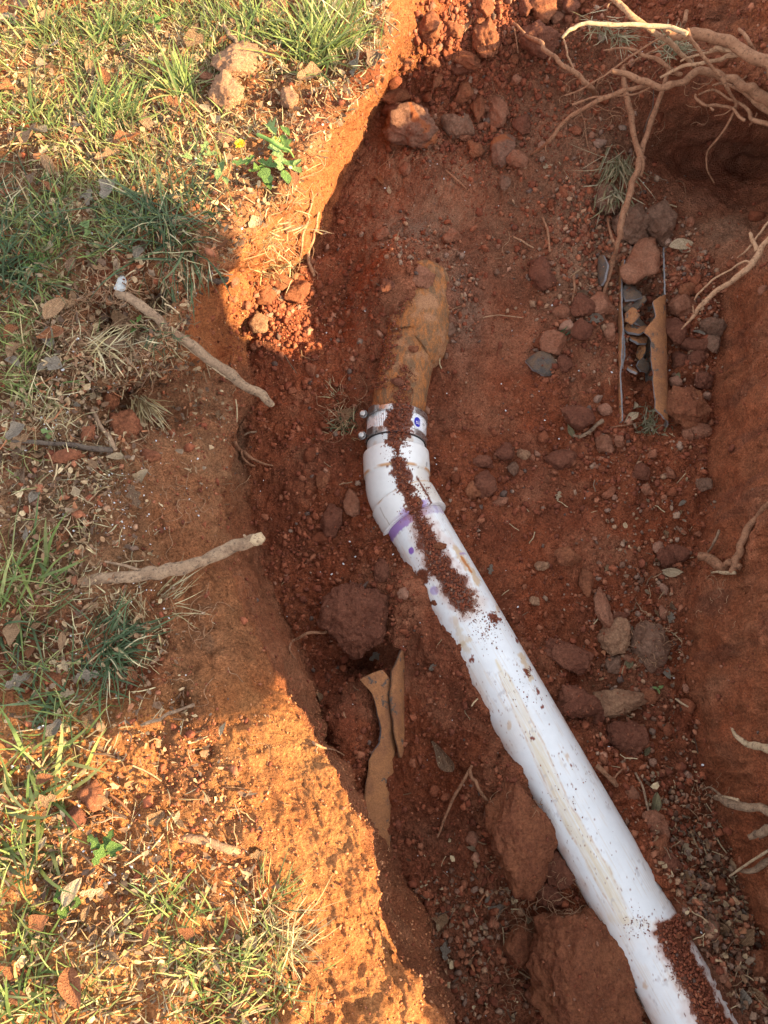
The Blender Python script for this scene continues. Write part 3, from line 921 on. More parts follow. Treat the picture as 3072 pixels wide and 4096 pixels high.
def cyl_ring(a, b, r0, nr, seg, rf, name, material, parent, colf=None, metal=1.0, thick=0.002):
    rings = [(a, r0 - thick)] + [(a.lerp(b, k / nr), r0) for k in range(nr + 1)] + [(b, r0 - thick)]
    V, F = sweep(rings, seg)
    if rf is not None:
        cen = np.repeat(np.array([tuple(r[0]) for r in rings]), seg, 0)
        ang = np.tile(np.arange(seg) / seg * 2 * math.pi, len(rings))
        V = cen + (V - cen) * rf(ang)[:, None]
    u, v = proj(V)
    c = np.zeros(V.shape) + (np.array((0.62, 0.60, 0.58)) if name == 'clamp_band' else np.array((0.82, 0.81, 0.80)))
    nz = 14 * fbm(V * 60, 3, 31) + 8 * fbm(V * 200, 2, 32)
    ms = (inband(u, v, SOIL_BAND) + nz < -2)
    c = paint(c, soilc, ms.astype(float))
    o = put(name, V, F, material, parent, tuple((a + b) / 2), c)
    at = o.data.color_attributes['Col']
    buf = np.zeros(len(V) * 4, dtype=np.float32); at.data.foreach_get('color', buf)
    buf = buf.reshape(-1, 4); buf[:, 3] = np.where(ms, 0.0, 0.92 if name == 'clamp_band' else 0.45)
    at.data.foreach_set('color', buf.ravel())
    return o
shield = cyl_ring(c0.lerp(c1, .06), c0.lerp(c1, .93), 0.0592, 20, 720, lambda a: 1 + 0.007 * np.sign(np.sin(a * 90)) * np.abs(np.sin(a * 90)) ** .6, 'shield', M_STEEL, coup)
cyl_ring(c0.lerp(c1, .96), c0.lerp(c1, 1.02), 0.0584, 6, 120, None, 'gasket', M_RUBBER, coup)
for k, (a, b) in enumerate(((0.0, 0.20), (0.78, 0.99))):
    A, B = c0.lerp(c1, a), c0.lerp(c1, b)
    band = cyl_ring(A, B, 0.0616, 8, 200, None, 'clamp_band', M_STEEL, coup)
    mid = (A + B) / 2
    t = (B - A).normalized(); side = t.cross(Vector((0, 0, 1))).normalized()
    # screw housing and hex screw on the left shoulder (photo left)
    sgn = -1 if side.x > 0 else 1
    out = (side * sgn * 0.80 + Vector((0, 0, 0.60))).normalized()
    tang = out.cross(t).normalized()
    if tang.z < 0: tang = -tang
    def boxpart(cen, ex, ey, ez, sx, sy, sz, bev=0.25):
        V = []; Fc = []
        seg = []
        for (i, j) in ((-1, -1), (1, -1), (1, 1), (-1, 1)):
            seg.append((i, j))
        pro = []
        for (i, j) in seg:
            pro.append((i * (1 - bev * 0.5), j)) if False else None
        ring = [(-1 + bev, -1), (1 - bev, -1), (1, -1 + bev), (1, 1 - bev), (1 - bev, 1), (-1 + bev, 1), (-1, 1 - bev), (-1, -1 + bev)]
        for zz, f in ((-1, .85), (-1 + bev, 1), (1 - bev, 1), (1, .85)):
            for (i, j) in ring:
                V.append(tuple(cen + ex * (i * sx * f) + ey * (j * sy * f) + ez * (zz * sz)))
        nr = len(ring)
        for r in range(3):
            for q in range(nr):
                Fc.append([r * nr + q, r * nr + (q + 1) % nr, (r + 1) * nr + (q + 1) % nr, (r + 1) * nr + q])
        Fc.append(list(range(nr))[::-1]); Fc.append([3 * nr + q for q in range(nr)])
        return np.array(V), Fc
    hc = mid + out * 0.0640
    V, Fc = boxpart(hc + tang * 0.004, tang, t, out, 0.011, 0.0078, 0.0034)
    put('screw_housing', V, Fc, M_DARKSTEEL, band, None, None, False)
    # slots of the worm track
    for q in range(6):
        V, Fc = boxpart(mid + (out + tang * (0.20 + 0.035 * q)).normalized() * 0.0672, tang, t, out, 0.0006, 0.0045, 0.0005)
        put('slot', V, Fc, M_SCREW, band, None, None, False)
    sc = mid + side * sgn * 0.0665 + Vector((0, 0, 0.022))
    sdir = (Vector((0, 0, 1)) + side * sgn * 0.25 + t * 0.25).normalized()
    for nm, h0, h1, r, sg in (('screw_collar', -0.004, 0.0025, 0.0082, 24), ('screw_head', 0.0025, 0.0095, 0.0058, 6)):
        x = sdir.orthogonal().normalized(); y = sdir.cross(x)
        V = []; Fc = []
        for hh, rf in ((h0, .9), (h0 + .0006, 1), (h1 - 0.0007, 1), (h1, 0.8)):
            for q in range(sg):
                an = 2 * math.pi * q / sg
                V.append(tuple(sc + sdir * hh + (x * math.cos(an) + y * math.sin(an)) * r * rf))
        for rr_ in range(3):
            for q in range(sg):
                Fc.append([rr_ * sg + q, rr_ * sg + (q + 1) % sg, (rr_ + 1) * sg + (q + 1) % sg, (rr_ + 1) * sg + q])
        Fc.append([3 * sg + q for q in range(sg)]); Fc.append(list(range(sg))[::-1])
        put(nm, V, Fc, M_SCREW if nm == 'screw_head' else M_DARKSTEEL, band, None, None, False)
# oval blue label with white letters, curved on the shield
M_BLUE = m_plain((0.03, 0.03, 0.42), 0.4, 0, 'blue_print')
M_WHITEP = m_plain((0.85, 0.85, 0.88), 0.4, 0, 'white_print')
def on_shield(a_deg, s, r):
    p = c0.lerp(c1, s); t = (c1 - c0).normalized()
    x = t.cross(Vector((0, 0, 1))).normalized()
    if x.x < 0: x = -x
    a = math.radians(a_deg)
    return p + x * (math.sin(a) * r) + Vector((0, 0, 1)) * (math.cos(a) * r)
lab_a, lab_s = 42.0, 0.50
def label_disc(wa, ws, r, name, m, lines=None):
    V = []; Fc = []
    nr_, ns_ = 6, 48
    V.append(tuple(on_shield(lab_a, lab_s, r)))
    for i in range(1, nr_ + 1):
        for k in range(ns_):
            an = 2 * math.pi * k / ns_
            V.append(tuple(on_shield(lab_a + wa * i / nr_ * math.cos(an), lab_s + ws * i / nr_ * math.sin(an), r)))
    for k in range(ns_):
        Fc.append([0, 1 + k, 1 + (k + 1) % ns_])
        for i in range(nr_ - 1):
            a = 1 + i * ns_ + k; b = 1 + i * ns_ + (k + 1) % ns_
            Fc.append([a, a + ns_, b + ns_, b])
    return put(name, V, Fc, m, coup, tuple(on_shield(lab_a, lab_s, r)))
V = []; Fc = []
for i in range(13):
    for j in range(9):
        V.append(tuple(on_shield(lab_a - 6 + 20 * i / 12, 0.27 + 0.46 * j / 8, 0.0599)))
plate = put('label_plate', V, grid_faces(13, 9), M_WHITEP, coup, tuple(on_shield(lab_a, lab_s, .0599)))
oval = label_disc(8, 0.17, 0.0604, 'blue_oval', M_BLUE)
fc = bpy.data.curves.new('lettering', 'FONT'); fc.body = 'sil'; fc.size = 1.0; fc.resolution_u = 3
fo = bpy.data.objects.new('lettering', fc); C.objects.link(fo)
dg = bpy.context.evaluated_depsgraph_get()
me = bpy.data.meshes.new_from_object(fo.evaluated_get(dg))
bpy.data.objects.remove(fo)
tv = np.array([tuple(x.co) for x in me.vertices])
tf = [list(p_.vertices) for p_ in me.polygons]
w_ = tv[:, 0].max(); 
V = [tuple(on_shield(lab_a - 5 + (x / w_) * 12, lab_s + 0.08 - y * 0.22, 0.0608)) for x, y, z in tv]
put('lettering', V, tf, M_WHITEP, coup, None, None, False)

# the old rusty pipe with its hub, half buried
def m_old(n):
    p = n.pos()
    a = n.noise(n.scale(p, (1.5, 0.5, 1.5)), 48, 8, 0.8, 0.8)
    c = n.mix(n.ramp(a, [(0.42, 0.0), (0.56, 1.0)]), (0.54, 0.20, 0.062), (0.24, 0.135, 0.07))
    c = n.mix(n.ramp(n.noise(p, 18, 4, 0.6), [(0.52, 0.0), (0.62, 1.0)]), c, (0.48, 0.24, 0.12))
    c = n.mix(n.ramp(n.noise(p, 120, 4, 0.7), [(0.56, 0.0), (0.7, 0.8)]), c, (0.25, 0.1, 0.05))
    c = n.mix(1.0, c, n.ramp(n.noise(p, 400, 3), [(0.3, 0.7), (0.7, 1.25)]), 'MULTIPLY')
    n.color(c)
    n.normal(n.bump(n.noise(p, 120, 8, 0.8), 0.007))
M_OLD = mat('rusty_pipe', m_old, 0.85, 0.2)
q0 = opt(1685)
def mo(v_): 
    u_ = np.interp(v_, [1080, 1200, 1385, 1400, 1550, 1700], [1676, 1676, 1662, 1640, 1606, 1584])
    return pt(u_, v_, -0.336)
rings = []
for k in range(150):
    v_ = 1700 - (1700 - 1110) * k / 149
    r = np.interp(v_, [1100, 1125, 1160, 1260, 1330, 1375, 1402, 1430, 1700], [.056, .064, .070, .071, .070, .067, .0585, .0550, .0535])
    rings.append((mo(v_), r))
rings.append((rings[-1][0], 0.04)); rings.append((rings[-1][0], 0.001))
V, F = sweep(rings, 160)
cen = np.repeat(np.array([tuple(r[0]) for r in rings]), 160, 0)
far = sstep(0.28, 0.40, np.linalg.norm(cen - np.array(q0), axis=1))
k_ = 1 + (0.012 + 0.055 * far) * fbm(V * 22, 4, 33) * 0.8 + 0.012 * fbm(V * 90, 3, 34)
V = cen + (V - cen) * k_[:, None]
oldp = put('old_pipe', V, F, M_OLD, None, tuple(q0 - Vector((0, 0, 0.055))))
tag(oldp, 'old rust-orange pipe with a lumpy hub running into the soil above the coupling', 'pipe')

# ------------------------------------------------------------------ broken clay pipes
def m_terra(n):
    p = n.pos()
    side = n.new('ShaderNodeNewGeometry')
    c = n.mix(n.ramp(n.noise(p, 30, 5, 0.65, 0.8), [(0.4, 0.0), (0.62, 1.0)]), (0.46, 0.20, 0.08), (0.33, 0.14, 0.065))
    c = n.mix(n.ramp(n.noise(p, 55, 4, 0.7), [(0.58, 0.0), (0.64, 1.0)]), c, (0.13, 0.10, 0.08))
    c = n.mix(n.attr('Col', 'Fac'), n.mix(n.ramp(n.noise(p, 60, 4), [(0.35, 0.0), (0.65, 1.0)]), (0.10, 0.085, 0.075), (0.2, 0.12, 0.07)), c)
    c = n.mix(1.0, c, n.ramp(n.noise(p, 380, 3), [(0.3, 0.75), (0.7, 1.2)]), 'MULTIPLY')
    n.color(c)
    n.normal(n.bump(n.noise(p, 150, 8, 0.8), 0.005))
M_TERRA = mat('clay_pipe_wall', m_terra, 0.75, 0.25)
M_TERRAEDGE = m_plain((0.22, 0.195, 0.19), 0.5, 0, 'clay_pipe_broken_edge')

def shell(A, B, r, th0, th1, thick, seed, ns=60, na=28, jag=6.0):
    """Part of a pipe wall: th0(s), th1(s) in degrees from straight up, + to the right of A->B."""
    A, B = Vector(A), Vector(B)
    t = (B - A).normalized()
    x = t.cross(Vector((0, 0, 1))).normalized()
    if x.x < 0: x = -x
    y = Vector((0, 0, 1)) - t * t.z; y.normalize()
    rr_ = random.Random(seed)
    out = []
    jn = lambda k, s: jag * (vn1(s * 9 + seed * 3.1 + k * 50) + 0.5 * vn1(s * 31 + seed + k * 20))
    Vo, Vi = [], []
    for i in range(ns + 1):
        s = i / ns
        a0 = th0(s) + jn(0, s); a1 = th1(s) + jn(1, s)
        for k in range(na + 1):
            a = math.radians(a0 + (a1 - a0) * k / na)
            e = x * math.sin(a) + y * math.cos(a)
            c = A.lerp(B, s)
            Vo.append(tuple(c + e * r)); Vi.append(tuple(c + e * (r - thick)))
    Vo = np.array(Vo); Vi = np.array(Vi)
    V = np.concatenate([Vo, Vi])
    V = V + 0.0008 * fbm(V * 60, 2, seed)[:, None]
    no = len(Vo)
    fo = grid_faces(ns + 1, na + 1)
    fi = fo[:, ::-1] + no
    rim = []
    w = na + 1
    for i in range(ns):
        rim.append([i * w, (i + 1) * w, (i + 1) * w + no, i * w + no])
        rim.append([i * w + na, i * w + na + no, (i + 1) * w + na + no, (i + 1) * w + na])
    for k in range(na):
        rim.append([k, k + no, k + 1 + no, k + 1])
        b = ns * w + k
        rim.append([b, b + 1, b + 1 + no, b + no])
    F = fo.tolist() + fi.tolist() + rim
    col = np.concatenate([np.ones((no, 3)), np.zeros((no, 3))])
    return V, F, col, len(rim)

def vn1(x):
    p = np.array([[x, 0.37, 1.7]])
    return float(vnoise(p, 5)[0])

def put_shell(name, args, parent=None, label=None, cat=None, group=None, m=None):
    V, F, col, nr = shell(*args)
    base = V.mean(0); base[2] = V[:, 2].min()
    o = put(name, V, F, m or M_TERRA, parent, base, col, True)
    o.data.materials.append(M_TERRAEDGE)
    n = len(o.data.polygons)
    for p_ in range(n - nr, n):
        o.data.polygons[p_].material_index = 1
        o.data.polygons[p_].use_smooth = False
    if label: tag(o, label, cat, group)
    return o
itp = lambda xs, ys: (lambda s: float(np.interp(s, xs, ys)))
BZ = -0.372
bpipe = empty('broken_pipe', pt(2565, 1320, BZ - 0.05))
tag(bpipe, 'broken clay pipe lying open in the rubble at the right of the trench', 'broken pipe')
bA, bB = pt(2563, 905, BZ + 0.03), pt(2572, 1700, BZ)
put_shell('left_wall', (bA.lerp(bB, .22), bB, 0.049, itp([0, 1], [-150, -150]), itp([0, .1, .4, .7, 1], [-62, -80, -74, -82, -78]), 0.0032, 3, 70, 12, 4), bpipe)
put_shell('right_wall', (bA, bB, 0.049, itp([0, .38, .42, .46, .53, .61, .66, .8, .97, 1], [80, 72, 36, 10, 18, -14, 4, 6, 10, 40]), itp([0, 1], [150, 150]), 0.0032, 4, 90, 24, 5), bpipe)
# curved piece standing inside along the left wall, and shards lying in the pipe
sA, sB = pt(2548, 1290, BZ + 0.004), pt(2560, 1590, BZ - 0.006)
put_shell('pipe_shard', (sA, sB, 0.040, itp([0, .2, .8, 1], [-80, -140, -150, -176]), itp([0, .5, .9, 1], [-70, -66, -110, -165]), 0.005, 7, 40, 12, 4), None,
          'long curved grey shard standing along the inside left wall of broken pipe', 'pipe shard', 'shards in the broken pipe')

def shard(u_, v_, h, w, l, rot, tilt, roll, seed, label, inner=False, name='pipe_shard', group='shards in the broken pipe', m=None):
    """Small curved angular piece of pipe wall."""
    rr_ = random.Random(seed)
    w *= 1.3; l *= 1.3
    pr = [(math.cos(2 * math.pi * i / 7 + rr_.uniform(-.3, .3)) * rr_.uniform(.75, 1.1), math.sin(2 * math.pi * i / 7 + rr_.uniform(-.3, .3)) * rr_.uniform(.75, 1.1)) for i in range(7)]
    # angular outline sampled on rays
    V = []; F = []
    na, nr_ = 42, 5
    top, bot = [], []
    def rad(a):
        dx, dy = math.cos(a), math.sin(a)
        best = 9
        for i in range(7):
            x1, y1 = pr[i]; x2, y2 = pr[(i + 1) % 7]
            ex, ey = x2 - x1, y2 - y1
            den = dx * ey - dy * ex
            if abs(den) < 1e-6: continue
            t = (x1 * ey - y1 * ex) / den
            s = (x1 * dy - y1 * dx) / den
            if t > 0 and -0.001 <= s <= 1.001: best = min(best, t)
        return best if best < 9 else 1.0
    R = Matrix.Rotation(rot, 3, 'Z') @ Matrix.Rotation(tilt, 3, 'X') @ Matrix.Rotation(roll, 3, 'Y')
    c = up(u_, v_, h)
    for zz in (0.0025, -0.0025):
        V.append((0, 0, zz + 0.0))
        for i in range(1, nr_ + 1):
            for k in range(na):
                a = 2 * math.pi * k / na
                rd = rad(a) * i / nr_
                x, y = math.cos(a) * rd * w / 2, math.sin(a) * rd * l / 2
                V.append((x, y, zz - x * x / 0.1 * 1.6))
    n1 = 1 + na * nr_
    for s0, fl in ((0, False), (n1, True)):
        for k in range(na):
            k2 = (k + 1) % na
            f = [s0, s0 + 1 + k, s0 + 1 + k2]
            F.append(f[::-1] if fl else f)
            for i in range(nr_ - 1):
                a = s0 + 1 + i * na + k; b = s0 + 1 + i * na + k2
                f = [a, a + na, b + na, b]
                F.append(f[::-1] if fl else f)
    e = 1 + (nr_ - 1) * na
    for k in range(na):
        k2 = (k + 1) % na
        F.append([e + k, e + k2, n1 + e + k2, n1 + e + k][::-1])
    V = np.array([tuple(R @ Vector(x) + c) for x in V])
    V = V + 0.0006 * fbm(V * 90, 2, seed)[:, None]
    cc = np.ones((len(V), 3)); 
    if inner: cc *= 0
    o = put(name, V, F, m or M_TERRA, None, None, cc)
    o.data.materials.append(M_TERRAEDGE)
    for p_ in range(len(F) - na, len(F)):
        o.data.polygons[p_].material_index = 1; o.data.polygons[p_].use_smooth = False
    return tag(o, label, 'pipe shard', group)
R_ = math.radians
shard(2530, 1165, .030, .036, .05, R_(20), R_(-15), R_(10), 1, 'grey shard tucked under the big flat tan rock', True)
shard(2540, 1215, .030, .022, .052, R_(-65), R_(20), 0, 2, 'flat grey shard wedged across the pipe below the big tan rock', True)
shard(2530, 1262, .035, .026, .034, R_(0), R_(15), R_(-25), 3, 'pointed orange shard at the top of the heap inside the pipe')
shard(2556, 1290, .042, .018, .048, R_(68), R_(25), R_(10), 4, 'thin dark shard lying across the orange shards', True)
shard(2540, 1312, .034, .030, .052, R_(72), R_(-10), R_(15), 5, 'wide orange shard in the middle of the broken pipe')
shard(2556, 1352, .030, .028, .036, R_(100), R_(12), R_(20), 6, 'orange shard with dark spots against the left wall piece')
shard(2566, 1408, .026, .018, .038, R_(-15), R_(10), R_(-35), 7, 'narrow curved orange shard beside the right pipe wall')
shard(2575, 1462, .022, .024, .026, R_(40), R_(25), 0, 8, 'small dark shard low in the middle of the broken pipe', True)
shard(2530, 1480, .022, .018, .03, R_(20), R_(-30), R_(30), 9, 'red-brown shard tip sticking out near the curved grey piece')
shard(2173, 1458, .012, .055, .050, R_(-35), R_(6), R_(8), 12, 'squarish olive shard lying alone on the floor left of the broken pipe', True, 'pipe_shard', 'loose pipe shards')
shard(2405, 1085, .02, .030, .062, R_(0), R_(0), R_(-70), 14, 'dark upright shard with blue-grey edge left of the root', True, 'pipe_shard', 'loose pipe shards')

# buried pipe on the left with a split lens-shaped piece
lz = -0.362
lA, lB = pt(1488, 2690, lz), pt(1440, 3420, lz - 0.004)
put_shell('buried_pipe', (lA, lB, 0.052, itp([0, .06, .14, .4, .5, .7, 1], [20, -20, 8, 30, 6, 0, 20]), itp([0, .1, .5, 1], [22, 60, 120, 130]), 0.006, 11, 80, 24, 5), None,
          'tan clay pipe mostly buried under soil beside the left trench wall', 'broken pipe')
rA, rB = pt(1496, 2585, lz + .006), pt(1490, 3030, lz + 0.002)
V, F, colr, nr = shell(rA, rB, 0.0555, itp([0, .25, .5, .8, 1], [76, 38, 34, 44, 62]), itp([0, .2, .5, .8, 1], [78, 100, 110, 96, 66]), 0.006, 12, 60, 16, 1.5)
o = put('split_piece', V, F, M_TERRA, None, None, colr)
o.name = 'pipe_shard'
tag(o, 'long lens-shaped tan shard split off the buried pipe with a dark smudge', 'pipe shard')

# ------------------------------------------------------------------ stones and clods
import bmesh
_ico = {}
def ico(sub):
    if sub not in _ico:
        bm = bmesh.new(); bmesh.ops.create_icosphere(bm, subdivisions=sub, radius=1.0)
        V = np.array([tuple(v.co) for v in bm.verts]); F = np.array([[l.index for l in f.verts] for f in bm.faces])
        bm.free(); _ico[sub] = (V, F)
    return _ico[sub]

def rock_v(seed, dims, sub=4, nplanes=13, sharp=11, rough=0.07, lump=0.13):
    r = np.random.default_rng(seed)
    V, F = ico(sub)
    n = r.normal(size=(nplanes, 3)); n /= np.linalg.norm(n, axis=1, keepdims=True)
    d = r.uniform(0.72, 1.0, nplanes)
    q = np.clip(V @ n.T, 1e-3, None) / d
    rad = (q ** sharp).sum(1) ** (-1.0 / sharp)
    rad = np.clip(rad, 0.4, 1.25)
    P_ = V * rad[:, None]
    k = 1 + lump * fbm(V * 1.6 + seed, 2, seed) + rough * fbm(V * 4 + seed, 4, seed + 1) + rough * 0.35 * fbm(V * 14, 3, seed + 2) + (0.03 * domes(V, 0.16, seed + 4, .6) if sub >= 5 else 0)
    P_ = P_ * k[:, None] * (np.array(dims) / 2)
    return P_, F

def depth(p):
    return -(-(p.y) * 0 + 0) if False else float((Vector((0, st, -ct))).dot(p - Vector((0, 0, CAMZ))))

def rock(u_, v_, w, h, m, label, rot=0, seed=None, name='stone', cat='stone', hz=0.75, lift=0.0, group=None, sub=4, rough=0.07, sharp=11):
    loc, nor = hit(u_, v_)
    dd = depth(loc) / FPX
    W, H = w * dd * 1.06, h * dd * 1.12
    T = min(W, H) * hz
    seed = seed if seed is not None else int(u_ * 7 + v_)
    V, F = rock_v(seed, (W, H, T), sub, rough=rough, sharp=sharp)
    R = Matrix.Rotation(math.radians(rot), 3, 'Z')
    V = V @ np.array(R).T
    base = Vector((loc.x, loc.y, loc.z - T * 0.22))
    c = loc + Vector((0, 0, T * 0.28 + lift))
    # keep the sight line: centre the visible top on (u, v)
    c2 = pt(u_, v_, c.z)
    V = V + np.array(c2)
    o = put(name, V, F, m, None, (c2.x, c2.y, c2.z - T * .5))
    if w * h > 9000 and c2.z < -.1:
        rq = np.random.default_rng(seed + 5)
        cc_ = np.array(c2); kk_ = rq.choice(len(V), min(len(V), int(w * h / 330)))
        nn_ = V[kk_] - cc_; nn_ /= np.linalg.norm(nn_, axis=1, keepdims=True)
        ok_ = nn_[:, 2] > .25
        ONROCK.append((V[kk_][ok_], nn_[ok_]))
    tag(o, label, cat, group)
    return o

